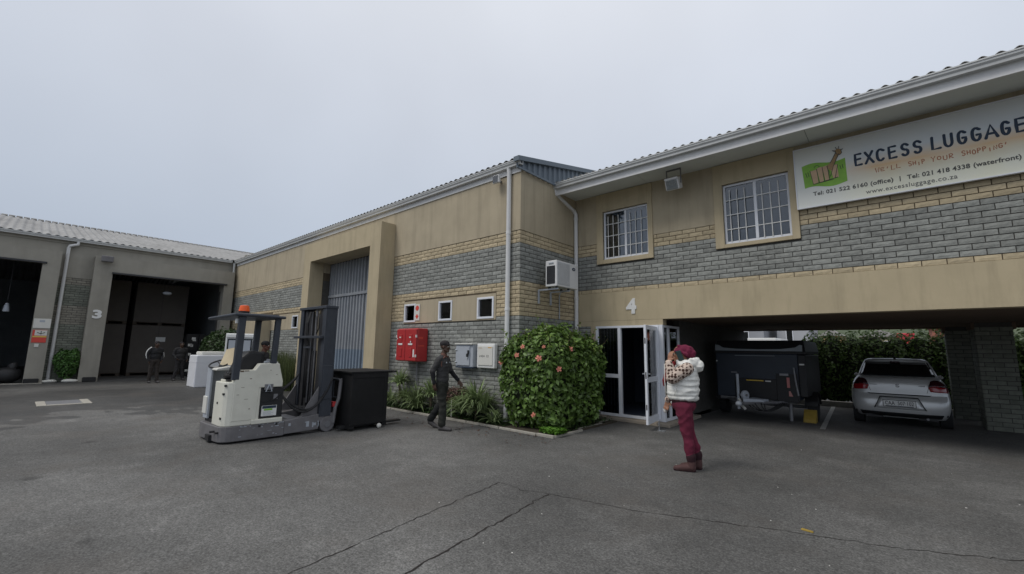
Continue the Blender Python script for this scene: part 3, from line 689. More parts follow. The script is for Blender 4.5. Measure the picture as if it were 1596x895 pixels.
MB().box((-4.12, 10.83, 0), (-3.98, 11.2, 2.4)).build('lobby_wall', M['mortar'], of)
# open door leaf, hinged at its right jamb and standing out towards the yard
def leaf():
    hx, hy = -4.12, YE; ang = R(-82)     # closed direction is -X; swings outwards
    W_ = .90
    def T(u, d, z):    # u along leaf from the hinge, d thickness
        c, s = math.cos(ang), math.sin(ang); ex = (c, s); nx = (-s, c)
        return (hx + ex[0] * u + nx[0] * d, hy + ex[1] * u + nx[1] * d, z)
    def bx(mb, u0, u1, d0, d1, z0, z1): mb.hexa([T(u0, d0, z0), T(u1, d0, z0), T(u1, d1, z0), T(u0, d1, z0), T(u0, d0, z1), T(u1, d0, z1), T(u1, d1, z1), T(u0, d1, z1)])
    mb = MB(); t0, t1 = -.025, .025
    bx(mb, 0, .085, t0, t1, .12, 2.20); bx(mb, W_ - .085, W_, t0, t1, .12, 2.20); bx(mb, .085, W_ - .085, t0, t1, .12, .27); bx(mb, .085, W_ - .085, t0, t1, 2.11, 2.20); bx(mb, .085, W_ - .085, t0, t1, .98, 1.09)
    d = mb.build('door', M['white_alu'], of, bevel=.005)
    for z0, z1 in ((.27, .98), (1.09, 2.11)):
        p = MB(); bx(p, .085, W_ - .085, -.004, .004, z0, z1); p.build('pane', M['glass'], d)
    h = MB()
    for s in (-1, 1):
        bx(h, W_ - .062, W_ - .03, s * .026, s * .034, 1.08, 1.24)
        bx(h, W_ - .055, W_ - .04, s * .034, s * .075, 1.155, 1.175); bx(h, W_ - .17, W_ - .038, s * .066, s * .082, 1.152, 1.178)
    h.build('handle', M['chrome'], d)
    k = MB()
    for z0, z1 in ((1.80, 1.92), (.42, .53), (1.06, 1.20)): bx(k, W_ + .001, W_ + .004, -.012, .012, z0, z1)
    k.build('latch', M['black'], d)
    g = MB()
    for z in (.35, 1.2, 2.0): g.tube([T(-.012, .03, z - .05), T(-.012, .03, z + .05)], .012, 8)
    g.build('hinge', M['white_alu'], d)
leaf()
# ------------------------------------------------------------------ building 3 across the yard
BX = -26.4
b3 = thing('warehouse', 'older grey tan warehouse with two dark open bays and fibre cement roof', 'warehouse', (-33, -2, 0))
holes = [(2.56, 6.86, 0, 4.76), (-4.6, .42, 0, 4.9)]
for z0, z1, mk in BANDS:
    for ua, ub in ((-16, -4.6), (.42, 2.56), (6.86, 7.46)):
        mb = MB(); wall_cells(mb, BX - .012, ua, ub, z0, z1, [], .26, 'x'); mb.build('joint_wall', M['mortar'], b3)
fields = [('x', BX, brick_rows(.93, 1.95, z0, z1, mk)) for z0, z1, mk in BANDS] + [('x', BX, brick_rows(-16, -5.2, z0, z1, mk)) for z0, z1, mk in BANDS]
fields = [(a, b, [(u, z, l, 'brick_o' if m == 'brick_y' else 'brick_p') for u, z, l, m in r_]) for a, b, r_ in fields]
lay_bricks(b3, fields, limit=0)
mb = MB(); wall_cells(mb, BX + .02, -16, 7.435, 4.4, 6.0, [(2.56, 6.86, 0, 4.76), (-4.6, .42, 0, 4.9)], .29, 'x'); mb.build('upper_plaster', M['plaster_old'], b3)
mb = MB(); wall_cells(mb, -25.9, 1.95, 7.30, 0, 5.42, [(2.56, 6.86, -1, 4.76)], .48, 'x'); mb.build('door_portal', M['plaster_old'], b3)
mb = MB(); wall_cells(mb, -25.9, -5.25, .93, 0, 5.42, [(-4.6, .42, -1, 4.9)], .48, 'x'); mb.build('door_portal', M['plaster_old'], b3)
for a, b, z in ((2.56, 6.86, 4.76), (-4.6, .42, 4.9)):
    MB().box((-25.93, a - .03, z - .07), (-25.82, b + .12, z - .002)).build('door_track', M['mast_dark'], b3)
gutter_run('gutter', -16, 7.20, -26.15, 6.08, 'y', b3)
MB().box((-26.37, -16, 5.84), (-26.34, 7.40, 6.04)).build('fascia', M['plaster_old'], b3)
p15 = math.atan(.25); c5, s5 = math.cos(p15), math.sin(p15)
mb = MB(); corrugated(mb, (-26.14, -16, 6.10), (0, 1, 0), (-c5, 0, s5), 28, 8.6, .26, .026, 8, up=(s5, 0, c5))
corrugated(mb, (-26.14 - 8.5 * c5, -16, 6.10 + 8.5 * s5), (0, 1, 0), (-c5, 0, -s5), 28, 10.2, .26, .026, 8)
ro = mb.build('roof_sheeting', M['fibre_old'], b3); sm = ro.modifiers.new('thick', 'SOLIDIFY'); sm.thickness = .01
mb = MB(); y = -16
while y < 12:
    x0, zt0 = -26.14 - 8.5 * c5, 6.10 + 8.5 * s5
    mb.tube([(x0, y, zt0 + .02), (x0, y + .22, zt0 + .02)], .06, 8); y += .26
mb.build('ridge_capping', M['fibre'], b3)
for i, (a, b, z0) in enumerate(((-26.66, -44, 0),)):
    MB().box((-44.2, -16, 0), (-44, 12, 6.35)).build('rear_wall', M['hall_wall'], b3)
    MB().box((-44, 7.5, 0), (-26.7, 7.7, 6.2)).build('side_wall', M['hall_wall'], b3); MB().box((-44, -16.2, 0), (-26.7, -16, 6.2)).build('side_wall', M['hall_wall'], b3)
    MB().box((-44, 1.6, 0), (-26.7, 1.75, 6.2)).build('party_wall', M['hall_wall'], b3)
    MB().box((-44, -16, 0.0), (-26.0, 7.5, .012)).build('floor', mat('hall_floor', (.10, .10, .098), .7, .15, 2), b3)
pipe(b3, [(-26.25, 1.36, 5.98), (-26.25, 1.36, 5.84), (-26.25, 1.12, 5.74), (-26.3, 1.10, 5.66), (-26.32, 1.10, .05)], .06)
for nm, y, lab in (('floodlight', 2.30, 'dusty floodlight on the portal above the white number 3'),):
    f = thing('floodlight', lab, 'floodlight', (-25.9, y, 5.2))
    MB().box((-25.78, y - .2, 5.16), (-25.6, y + .2, 5.42)).build('housing', M['truck_grey'], f, bevel=.03)
    MB().box((-25.9, y - .04, 5.27), (-25.77, y + .04, 5.33)).build('bracket', M['steel'], f)
tag(text_obj('unit_number', '3', M['white'], lambda u, v, d: (-25.895 + d, u, v), 2.10, 2.40, 2.68, 3.06, .02, .045), 'white bold number 3 on the portal pier of the older warehouse', 'number')
tag(text_obj('unit_number', '4', M['white'], lambda u, v, d: (u, FY - .0165 - d, v), -4.865, -4.60, 2.53, 2.905, .02, .045), 'white bold number 4 on the tan beam above the entrance', 'number')
def notice(name, lab, boxes, cat='notice'):
    t = thing(name, lab, cat, boxes[0][1])
    for nm, a, b, m in boxes: MB().box(a, b).build(nm, M[m], t)
    return t
def yz(y0, y1, z0, z1, d): return ((-25.895, y0, z0), (-25.895 + d, y1, z1))
notice('wall_notice', 'pale blank notice board above the no smoking sign on the pier', [('board', *yz(.44, .92, 2.2, 2.58, .012), 'offwhite'), ('print', *yz(.6, .75, 2.44, 2.52, .016), 'meter_grey')])
t = notice('safety_sign', 'red and yellow safety sign on the pier below the pale notice', [('board', *yz(.46, .86, 1.62, 2.12, .012), 'sign_red'), ('print', *yz(.52, .86, 1.90, 2.11, .016), 'offwhite'), ('stripe', *yz(.47, .86, 1.83, 1.88, .016), 'sign_yellow')])
MB().tube([(-25.875, .58, 2.03), (-25.875, .69, 1.97), (-25.875, .80, 2.03)], .012, 5).build('symbol', M['ink'], t)
MB().tube([(-25.875, .69, 1.95), (-25.875, .69, 2.08)], .012, 5).build('symbol', M['ink'], t)
notice('switch_plate', 'small white plate under the red and yellow safety sign', [('board', *yz(.56, .68, 1.44, 1.57, .02), 'offwhite')])
t = notice('safety_sign', 'white and red notice on the left pier of the blue door portal', [('board', (-16.50, 6.93, 1.62), (-16.22, 6.937, 2.24), 'white')])
MB().box((-16.49, 6.922, 1.70), (-16.23, 6.929, 1.96)).build('print', M['sign_red'], t); MB().box((-16.45, 6.917, 1.78), (-16.27, 6.921, 1.86)).build('print', M['white'], t)
notice('switch_plate', 'small white plate below the notice on the left pier of the blue door', [('board', (-16.42, 6.925, 1.30), (-16.34, 6.937, 1.52), 'white')])

# goods inside bay 3: two tiers of tall brown pallet cartons
def carton(y0, y1, z0, z1, lab, x=-29.2, paper=None):
    k = 29.2 / 27.4; y0, y1 = y0 * k, y1 * k; z0, z1 = max(.012, 1.65 + (z0 - 1.65) * k) if z0 > 1 else z0, 1.65 + (z1 - 1.65) * k
    if paper: paper = (paper[0] * k, 1.65 + (paper[1] - 1.65) * k, paper[2] * k, 1.65 + (paper[3] - 1.65) * k)
    t = thing('pallet_carton', lab, 'carton', (x - 1, (y0 + y1) / 2, z0), 0, 'tall brown pallet cartons stacked two high in the open bay')
    MB().box((x - 2, y0, z0 + .16), (x, y1, z1)).build('carton', M['cardboard'], t, bevel=.02)
    p = MB(); n = 3
    for i in range(n): yy = y0 + (y1 - y0 - .16) * i / (n - 1); p.box((x - 1.95, yy, z0 + .02), (x - .01, yy + .16, z0 + .13))
    p.box((x - 1.98, y0, z0 + .131), (x - .005, y1, z0 + .158)); p.box((x - 1.98, y0, z0), (x - .005, y1, z0 + .019))
    p.build('pallet', M['wood'], t)
    st = MB(); st.box((x + .001, (y0 + y1) / 2 - .03, z0 + .16), (x + .006, (y0 + y1) / 2 + .03, z1)); st.build('tape', mat('carton_tape', (.085, .076, .07), .5, .05), t)
    if paper: MB().box((x + .006, *paper[:2]), (x + .012, *paper[2:])).build('label', M['white'], t)
    return t
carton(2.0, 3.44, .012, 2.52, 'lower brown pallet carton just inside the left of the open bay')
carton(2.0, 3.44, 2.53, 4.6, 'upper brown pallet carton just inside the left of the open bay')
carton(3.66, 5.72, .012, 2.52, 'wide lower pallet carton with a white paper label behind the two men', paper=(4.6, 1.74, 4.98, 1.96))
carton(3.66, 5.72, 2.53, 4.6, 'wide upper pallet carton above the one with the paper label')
lp = thing('ceiling_lamp', 'unlit oval lamp hanging dimly inside the open bay', 'lamp', (-27.0, 4.75, 4.1)); MB().sphere((-26.95, 4.75, 4.12), (.12, .19, .09)).build('lamp_shade', M['meter_grey'], lp, smooth=True)
MB().tube([(-26.95, 4.75, 4.2), (-26.95, 4.75, 6.4)], .01, 5).build('cord', M['black'], lp)
rr = random.Random(3); k_ = 0
spots = ['at the foot of the stack by the right jamb', 'second up by the right jamb', 'third up by the right jamb', 'fourth up by the right jamb', 'topmost by the right jamb']
for j in range(5):
    for i in range(2):
        y0 = 5.86 + i * .52; z0 = .013 + j * .43; x = -27.35 + rr.uniform(-.06, .06)
        t = thing('labelled_carton', 'dark labelled carton, %s, %s column' % (spots[j], ('inner', 'outer')[i]), 'carton', (x - .25, y0 + .24, z0), 0, 'labelled cartons stacked by the right jamb of bay 3')
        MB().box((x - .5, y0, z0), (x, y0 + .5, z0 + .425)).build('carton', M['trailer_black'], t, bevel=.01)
        for q in range(rr.choice((1, 2, 2))):
            a = y0 + rr.uniform(.03, .28); b = z0 + rr.uniform(.06, .26); MB().box((x + .001, a, b), (x + .008, a + rr.uniform(.1, .17), b + rr.uniform(.08, .13))).build('label', M['offwhite'], t)
# left bay
t = thing('rubbish_bag', 'black rubbish bag slumped just inside the left bay', 'bag', (-26.6, .02, .012))
mb = MB(); mb.sphere((-26.6, -.02, .33), (.34, .42, .32), 16, 12); mb.sphere((-26.55, .1, .66), (.12, .14, .16), 10, 8)
o = mb.build('sack', M['black'], t, smooth=True); dm = o.modifiers.new('crumple', 'DISPLACE'); tx = bpy.data.textures.new('crumple', 'CLOUDS'); tx.noise_scale = .18; dm.texture = tx; dm.strength = .12
for j in range(6):
    t = thing('flat_pack', 'stacked pallet load in the left bay, %s' % ['on the floor', 'second layer', 'third layer', 'fourth layer', 'fifth layer', 'top layer'][j], 'pallet load', (-27.6, -1.1, .013 + j * .36), 0, 'pallet loads stacked in the left bay')
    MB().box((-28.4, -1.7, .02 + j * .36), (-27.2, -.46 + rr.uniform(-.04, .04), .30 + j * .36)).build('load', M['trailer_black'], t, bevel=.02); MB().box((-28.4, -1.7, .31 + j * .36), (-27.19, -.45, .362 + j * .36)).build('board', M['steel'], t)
t = thing('hanging_lamp', 'pale hanging work lamp inside the left bay', 'lamp', (-27, -.35, 2.9)); MB().tube([(-27, -.35, 2.85), (-27, -.35, 3.1)], [.10, .07], 12).build('lamp_shade', M['meter_grey'], t, auto=True); MB().sphere((-27, -.35, 3.14), .06).build('lamp_head', M['meter_grey'], t, smooth=True); MB().tube([(-27, -.35, 3.3), (-27, -.35, 6.3)], .012, 5).build('cord', M['black'], t)
struct(MB().box((-25.95, -5.2, -.02), (-25.7, .93, .03)).build('threshold_strip', M['kerb']))

# ------------------------------------------------------------------ wall fittings by the corner
ac = thing('air_conditioner', 'pale air conditioner outdoor unit on brackets on the brick return wall', 'air conditioner', (-6.1, 8.5, 3.05))
AX0, AX1, AY0, AY1, AZ0, AZ1 = -6.02, -5.70, 8.03, 8.93, 3.09, 3.70
MB().box((AX0, AY0, AZ0), (AX1, AY1, AZ1)).build('casing', M['white_pvc'], ac, bevel=.015)
MB().box((AX0 + .045, AY0 - .012, AZ0 + .06), (AX1 - .045, AY0 + .01, AZ1 - .13)).build('coil_panel', M['black'], ac)
gl = MB()
for i in range(14): z = AZ0 + .08 + i * .03; gl.box((AX0 + .05, AY0 - .016, z), (AX1 - .05, AY0 - .0125, z + .006))
gl.build('fin', M['mast'], ac)
MB().box((AX0 + .1, AY0 - .02, AZ1 - .075), (AX1 - .09, AY0 - .001, AZ1 - .05)).build('handle', M['meter_grey'], ac)
gr = MB()
for i in range(26): z = AZ0 + .06 + i * .0195; gr.box((AX1 + .001, AY0 + .06, z), (AX1 + .009, AY0 + .52, z + .010))
gr.build('fan_grille', M['white_pvc'], ac)
MB().box((AX1 + .0005, AY0 + .05, AZ0 + .05), (AX1 + .003, AY0 + .53, AZ1 - .04)).build('fan_panel', M['meter_grey'], ac)
lo = MB(); lo.prism([(.065 * math.cos(a * math.pi / 10), .038 * math.sin(a * math.pi / 10)) for a in range(20)], lambda a, b: (AX1 + .001, AY0 + .70 + a, AZ1 - .13 + b), lambda a, b: (AX1 + .012, AY0 + .70 + a, AZ1 - .13 + b)); lo.build('badge', M['navy'], ac)
lo = MB()
for i in range(5): lo.box((AX1 + .0121, AY0 + .663 + i * .016, AZ1 - .136), (AX1 + .014, AY0 + .672 + i * .016, AZ1 - .124 + (i % 2) * .004))
lo.build('badge_print', M['white'], ac)
for y in (8.10, 8.58):
    b = MB(); b.box((-6.30, y, 2.72), (-6.26, y + .035, 3.05)); b.box((-6.26, y, 3.02), (-5.72, y + .035, 3.055)); b.build('bracket', M['meter_grey'], ac)
    for x in (-5.97, -5.76): MB().box((x - .025, y - .005, 3.056), (x + .025, y + .04, 3.088)).build('foot', M['black'], ac)
MB().tube([(-6.0, 8.95, 3.3), (-6.15, 8.98, 3.2), (-6.29, 8.98, 3.0), (-6.29, 8.98, 2.4)], .014, 6).build('refrigerant_pipe', M['meter_grey'], ac)

fl = thing('floodlight', 'white box floodlight hung from the soffit between the two upstairs windows', 'floodlight', (-3.430, 9.5, 5.650))
mb = MB(); mb.hexa([(-3.590, 9.30, 5.210), (-3.290, 9.30, 5.210), (-3.290, 9.52, 5.290), (-3.590, 9.52, 5.290), (-3.590, 9.20, 5.450), (-3.290, 9.20, 5.450), (-3.290, 9.46, 5.550), (-3.590, 9.46, 5.550)]); mb.build('housing', M['white_pvc'], fl, bevel=.02)
mb = MB(); mb.hexa([(-3.560, 9.285, 5.225), (-3.320, 9.285, 5.225), (-3.320, 9.297, 5.220), (-3.560, 9.297, 5.220), (-3.560, 9.208, 5.405), (-3.320, 9.208, 5.405), (-3.320, 9.23, 5.405), (-3.560, 9.23, 5.405)]); mb.build('lens', M['glass'], fl)
mb = MB(); mb.hexa([(-3.530, 9.29, 5.240), (-3.350, 9.29, 5.240), (-3.350, 9.296, 5.235), (-3.530, 9.296, 5.235), (-3.560, 9.226, 5.380), (-3.320, 9.226, 5.380), (-3.320, 9.235, 5.380), (-3.560, 9.235, 5.380)]); mb.build('reflector', M['chrome'], fl)
MB().box((-3.585, 9.195, 5.420), (-3.295, 9.215, 5.460)).build('hood', M['white_pvc'], fl)
mb = MB()
for x in (-3.675, -3.36): mb.box((x + .07, 9.36, 5.37), (x + .084, 9.40, 5.69))
mb.box((-3.605, 9.36, 5.691), (-3.276, 9.40, 5.714)); mb.build('bracket', M['steel'], fl)

# red fire cabinet
fc = thing('fire_cabinet', 'red fibreglass double fire cabinet on the grey brick wall', 'fire cabinet', (-10.3, 7.3, 1.25))
X0, X1, Y0, Y1, Z0, Z1 = -10.47, -9.56, 7.07, 7.44, 1.27, 2.16
MB().box((X0, Y0 + .02, Z0), (X1, Y1, Z1)).build('casing', M['red'], fc, bevel=.03, seg=3)
for a, b in ((X0 + .01, X0 + .40), (X0 + .415, X1 - .01)):
    d = MB().box((a, Y0 - .02, Z0 + .02), (b, Y0 + .018, Z1 - .02)).build('cabinet_door', M['red'], fc, bevel=.015)
    c = (a + b) / 2
    MB().box((c - .05, Y0 - .036, Z0 + .12), (c + .07, Y0 - .021, Z0 + .36)).build('raised_panel', M['red'], d, bevel=.01)
    MB().box((c - .05, Y0 - .036, Z0 + .52), (c + .07, Y0 - .021, Z0 + .72)).build('raised_panel', M['red'], d, bevel=.01)
    MB().box((c - .09, Y0 - .034, Z0 + .44), (c + .09, Y0 - .021, Z0 + .485)).build('label', M['white'], d)
    MB().box((c - .045, Y0 - .04, Z0 + .63), (c + .035, Y0 - .037, Z0 + .665)).build('label', M['offwhite'], d)
    for z in (Z0 + .12, Z0 + .64):
        xx = a - .012 if a < X0 + .2 else b - .012
        MB().box((xx, Y0 - .032, z), (xx + .028, Y0 + .0, z + .07)).build('hinge', M['white'], d)
dl = fc
text_obj('lettering', 'P', M['white'], lambda u, v, d: (u, Y0 - .021 - d, v), X0 + .03, X0 + .065, Z0 + .585, Z0 + .63, .004, .02, fc)
MB().box((X1 - .12, Y0 - .03, Z0 + .12), (X1 - .07, Y0 - .0215, Z0 + .32)).build('paper_label', M['white'], fc)
MB().sphere((X0 + .68, Y0 - .035, Z0 + .52), (.022, .01, .03), 10, 6).build('extinguisher_symbol', M['white'], fc)
MB().box((X1 + .001, Y0 + .06, Z0 + .60), (X1 + .004, Y0 + .20, Z0 + .66)).build('faded_print', M['sign_red'], fc); MB().box((X1 + .001, Y0 + .05, Z0 + .40), (X1 + .004, Y0 + .24, Z0 + .44)).build('faded_print', M['sign_red'], fc)
MB().tube([(-9.95, 7.40, 1.28), (-9.95, 7.41, .1)], .022, 8).build('supply_pipe', M['steel'], fc)
# meter boxes
mg = thing('meter_box', 'grey steel meter box with black handle beside the white one', 'meter box', (-7.895, 7.35, 1.2))
MB().box((-8.205, 7.27, 1.20), (-7.605, 7.442, 1.74)).build('casing', M['meter_grey'], mg, bevel=.012)
MB().box((-8.190, 7.245, 1.235), (-7.705, 7.269, 1.69)).build('door_panel', M['meter_grey'], mg, bevel=.006)
MB().box((-8.215, 7.22, 1.735), (-7.595, 7.442, 1.765)).build('rain_lip', M['offwhite'], mg, bevel=.006)
MB().box((-8.205, 7.255, 1.175), (-7.605, 7.442, 1.198)).build('sill', M['navy'], mg)
mb = MB(); mb.box((-7.750, 7.215, 1.50), (-7.710, 7.243, 1.60)); mb.box((-7.775, 7.205, 1.44), (-7.725, 7.23, 1.52)); mb.build('handle', M['black'], mg, bevel=.006)
MB().tube([(-7.775, 7.225, 1.42), (-7.765, 7.215, 1.39), (-7.745, 7.225, 1.42)], .008, 6).build('padlock', M['chrome'], mg)
for z in (1.60, 1.31): MB().tube([(-8.205, 7.235, z), (-8.135, 7.235, z)], .012, 6).build('hinge', M['chrome'], mg)
mw = thing('meter_box', 'white plastic meter box with 2424 E1 printed on its lid', 'meter box', (-7.220, 7.35, 1.2))
MB().box((-7.530, 7.33, 1.19), (-6.950, 7.442, 1.76)).build('casing', M['white'], mw, bevel=.02)
MB().box((-7.480, 7.312, 1.255), (-7.000, 7.329, 1.70)).build('lid', M['offwhite'], mw, bevel=.006)
text_obj('lettering', '2424  E1', M['ink'], lambda u, v, d: (u, 7.3115 - d, v), -7.430, -7.120, 1.445, 1.495, .002, 0, mw, 1.1)
MB().box((-7.150, 7.3105, 1.655), (-7.030, 7.3118, 1.68)).build('sticker', mat('faded_orange_sticker', (.62, .38, .14), .6), mw); MB().box((-7.470, 7.3105, 1.65), (-7.340, 7.3118, 1.662)).build('sticker', mat('faded_brown_sticker', (.45, .33, .2), .6), mw)
# fire extinguisher sign by first small window
t = thing('fire_sign', 'tall white fire hose sign with red symbols beside the first small window', 'sign', (-10.05, 7.42, 2.4))
MB().box((-10.19, 7.425, 2.40), (-9.98, 7.441, 2.86)).build('board', M['offwhite'], t)
mb = MB(); mb.prism([(.075 * math.cos(a * math.pi / 10), .075 * math.sin(a * math.pi / 10)) for a in range(20)], lambda a, b: (-10.085 + a, 7.424, 2.75 + b), lambda a, b: (-10.085 + a, 7.419, 2.75 + b)); mb.build('round_symbol', M['sign_red'], t)
mb = MB(); mb.prism([(-.035, 0), (.035, 0), (.035, -.04), (.08, -.04), (0, -.13), (-.08, -.04), (-.035, -.04)], lambda a, b: (-10.085 + a, 7.424, 2.57 + b), lambda a, b: (-10.085 + a, 7.419, 2.57 + b)); mb.build('arrow_symbol', M['sign_red'], t)

# ------------------------------------------------------------------ the big sign board
SY = 9.70
def board_mat():
    m, t, b = new_mat('sign_board_print'); n = t.nodes.new; L = t.links.new
    geo = n('ShaderNodeNewGeometry'); sp = n('ShaderNodeSeparateXYZ'); L(geo.outputs['Position'], sp.inputs[0])
    def rr_(v, a, b_, c, d):
        r = n('ShaderNodeMapRange'); r.interpolation_type = 'SMOOTHSTEP'; r.inputs[1].default_value = a; r.inputs[2].default_value = b_; r.inputs[3].default_value = c; r.inputs[4].default_value = d; L(v, r.inputs[0]); return r.outputs[0]
    rmp = n('ShaderNodeValToRGB'); mr = n('ShaderNodeMapRange'); mr.inputs[1].default_value = 4.41; mr.inputs[2].default_value = 5.58; L(sp.outputs['Z'], mr.inputs[0])
    cr_ = rmp.color_ramp; cr_.elements[0].position = 0; cr_.elements[0].color = (.76, .76, .62, 1); cr_.elements[1].position = 1; cr_.elements[1].color = (.68, .70, .69, 1)
    for p, c in ((.2, (.76, .75, .60)), (.36, (.74, .65, .46)), (.46, (.72, .50, .28)), (.56, (.68, .60, .50)), (.66, (.62, .66, .68))):
        e = cr_.elements.new(p); e.color = (*c, 1)
    L(mr.outputs[0], rmp.inputs[0])
    nz = n('ShaderNodeTexNoise'); nz.inputs['Scale'].default_value = 2.5; L(geo.outputs['Position'], nz.inputs['Vector'])
    fade = n('ShaderNodeMath'); fade.operation = 'MULTIPLY'; L(rr_(sp.outputs['X'], -.75, .0, 0, 1), fade.inputs[0]); L(rr_(nz.outputs['Fac'], .2, .7, .6, 1), fade.inputs[1])
    mx = n('ShaderNodeMixRGB'); mx.inputs[1].default_value = (.74, .75, .70, 1); L(fade.outputs[0], mx.inputs[0]); L(rmp.outputs[0], mx.inputs[2])
    L(mx.outputs[0], b.inputs['Base Color']); b.inputs['Roughness'].default_value = .55
    return m
M['board'] = board_mat()
sg = thing('sign_board', 'wide white printed luggage company sign board under the eave', 'sign', (.5, 9.75, 4.41))
MB().box((-1.18, SY, 4.41), (2.15, FY - .046, 5.575)).build('board', M['board'], sg)
fr = MB(); fr.box((-1.20, SY - .012, 4.39), (2.17, FY - .048, 4.409)); fr.box((-1.20, SY - .012, 5.576), (2.17, FY - .048, 5.595)); fr.box((-1.20, SY - .012, 4.409), (-1.181, FY - .048, 5.576)); fr.box((2.151, SY - .012, 4.409), (2.17, FY - .048, 5.576)); fr.build('frame', M['white_alu'], sg)
def arc(cx, cy, rx, ry, a0, a1, n=9): return [(cx + rx * math.cos(R(a0 + (a1 - a0) * i / (n - 1))), cy + ry * math.sin(R(a0 + (a1 - a0) * i / (n - 1)))) for i in range(n)]
GL = {'E': [[(.9, 1), (.1, 1), (.08, .5), (.1, 0), (.95, .02)], [(.1, .52), (.8, .55)]], 'X': [[(.05, 1), (.95, 0)], [(.9, 1), (.05, 0)]],
      'C': [[(.92, .86)] + arc(.5, .62, .42, .38, 50, 180, 6) + arc(.5, .36, .42, .36, 180, 320, 7)], 'S': [[(.9, .86)] + arc(.5, .76, .38, .24, 40, 230, 8) + [(.5, .5)] + arc(.5, .26, .40, .26, 60, -150, 9)],
      'L': [[(.12, 1), (.08, 0), (.95, .02)]], 'U': [[(.08, 1), (.08, .35)] + arc(.5, .34, .42, .34, 180, 360, 8) + [(.92, 1)]],
      'G': [[(.9, .86)] + arc(.5, .62, .42, .38, 45, 180, 6) + arc(.5, .36, .42, .36, 180, 350, 8) + [(.92, .45), (.58, .45)]], 'A': [[(.02, 0), (.5, 1), (.98, 0)], [(.2, .32), (.8, .32)]],
      'W': [[(0, 1), (.22, 0), (.5, .8), (.75, 0), (1, 1)]], "'": [[(.5, 1.05), (.35, .75)]], 'H': [[(.1, 1), (.1, 0)], [(.9, 1), (.9, 0)], [(.1, .5), (.9, .5)]], 'I': [[(.5, .7), (.5, 0)]],
      'P': [[(.1, 0), (.1, 1)] + arc(.4, .75, .45, .25, 90, -90, 7) + [(.1, .5)]], 'Y': [[(.05, 1), (.5, .5), (.95, 1)], [(.5, .5), (.45, 0)]], 'O': [arc(.5, .5, .42, .5, 90, 450, 13)],
      'R': [[(.1, 0), (.1, 1)] + arc(.4, .75, .45, .25, 90, -90, 7) + [(.1, .5), (.9, 0)]], 'N': [[(.1, 0), (.1, 1), (.9, 0), (.9, 1)]]}
def stroke_word(name, letters, r, m, parent, yoff=.0):
    """letters: (char, u0, u1, v0, v1)"""
    mb = MB()
    for ch, u0, u1, v0, v1 in letters:
        for st in GL[ch]:
            P = [(u0 + a * (u1 - u0), SY - yoff, v0 + b * (v1 - v0)) for a, b in st]; mb.tube(P, r, 7)
            for p in (P[0], P[-1]): mb.sphere(p, r, 7, 5)
    o = mb.build(name, m, parent)
    for v in o.data.vertices: v.co.y = SY - yoff + (v.co.y - SY + yoff) * .35
    return o
big = [('E', -.27, -.175), ('X', -.125, -.01), ('C', .035, .14), ('E', .195, .295), ('S', .36, .455), ('S', .515, .615), ('L', .735, .84), ('U', .885, .985), ('G', 1.045, 1.14), ('G', 1.2, 1.30), ('A', 1.345, 1.475), ('G', 1.52, 1.605), ('E', 1.665, 1.76)]
for w_ in (big[:6], big[6:]): stroke_word('lettering', [(c, a, b, 5.03, 5.235) for c, a, b in w_], .0205, M['navy'], sg)
tagl = []; u = 0.0
for w_, u0, u1 in (("WE'LL", .0, .345), ('SHIP', .43, .65), ('YOUR', .71, .99), ("SHOPPING'", 1.065, 1.58)):
    st = (u1 - u0) / len(w_)
    tagl = []
    for i, c in enumerate(w_): tagl.append((c, u0 + i * st, u0 + i * st + st * .72, 4.825 + .012 * math.sin(i * 2.1), 4.895 + .01 * math.cos(i * 1.7)))
    stroke_word('lettering', tagl, .007, M['brown_ink'], sg)
fnS = lambda u, v, d: (u, SY - .0006 - d, v)
for s_, a, b, c, d in (('Tel: 021 522 6160 (office)', -.93, .217, 4.585, 4.685), ('|', .30, .312, 4.59, 4.68), ('Tel: 021 418 4338 (waterfront)', .395, 1.675, 4.578, 4.678)):
    text_obj('lettering', s_, M['ink'], fnS, a, b, c, d, .003, .022, sg, 1.05)
text_obj('lettering', 'www.excessluggage.co.za', mat('grey_lettering', (.15, .15, .14), .6), fnS, -.16, .985, 4.445, 4.545, .003, .008, sg, 1.1)
# logo: giraffe riding in a basket on a green flag
lg = MB()
def flag(i):
    a = i / 12; return a
top = [(-1.075 + .67 * i / 12, 5.225 + .03 * math.sin(i / 12 * 6.3) + (.0 if i else .0)) for i in range(13)]; bot = [(-1.05 + .65 * i / 12, 4.765 + .03 * math.sin(i / 12 * 6.3 + .5)) for i in range(13)]
lg.prism(top + bot[::-1], lambda a, b: (a, SY - .0006, b), lambda a, b: (a, SY - .003, b)); lg.build('logo_flag', M['logo_green'], sg)
bk = MB()
for (p, q, z0, z1) in ((-.945, -.845, 5.10, 4.84), (-.84, -.76, 5.135, 4.845), (-.755, -.68, 5.14, 4.85), (-.635, -.53, 5.125, 4.87)):
    bk.prism([(p, z0), (q, z0 + .012), (q + .012, z1 + .012), (p + .035, z1)], lambda a, b: (a, SY - .0032, b), lambda a, b: (a, SY - .006, b))
bk.build('logo_basket', M['logo_tan'], sg)
ln = MB()
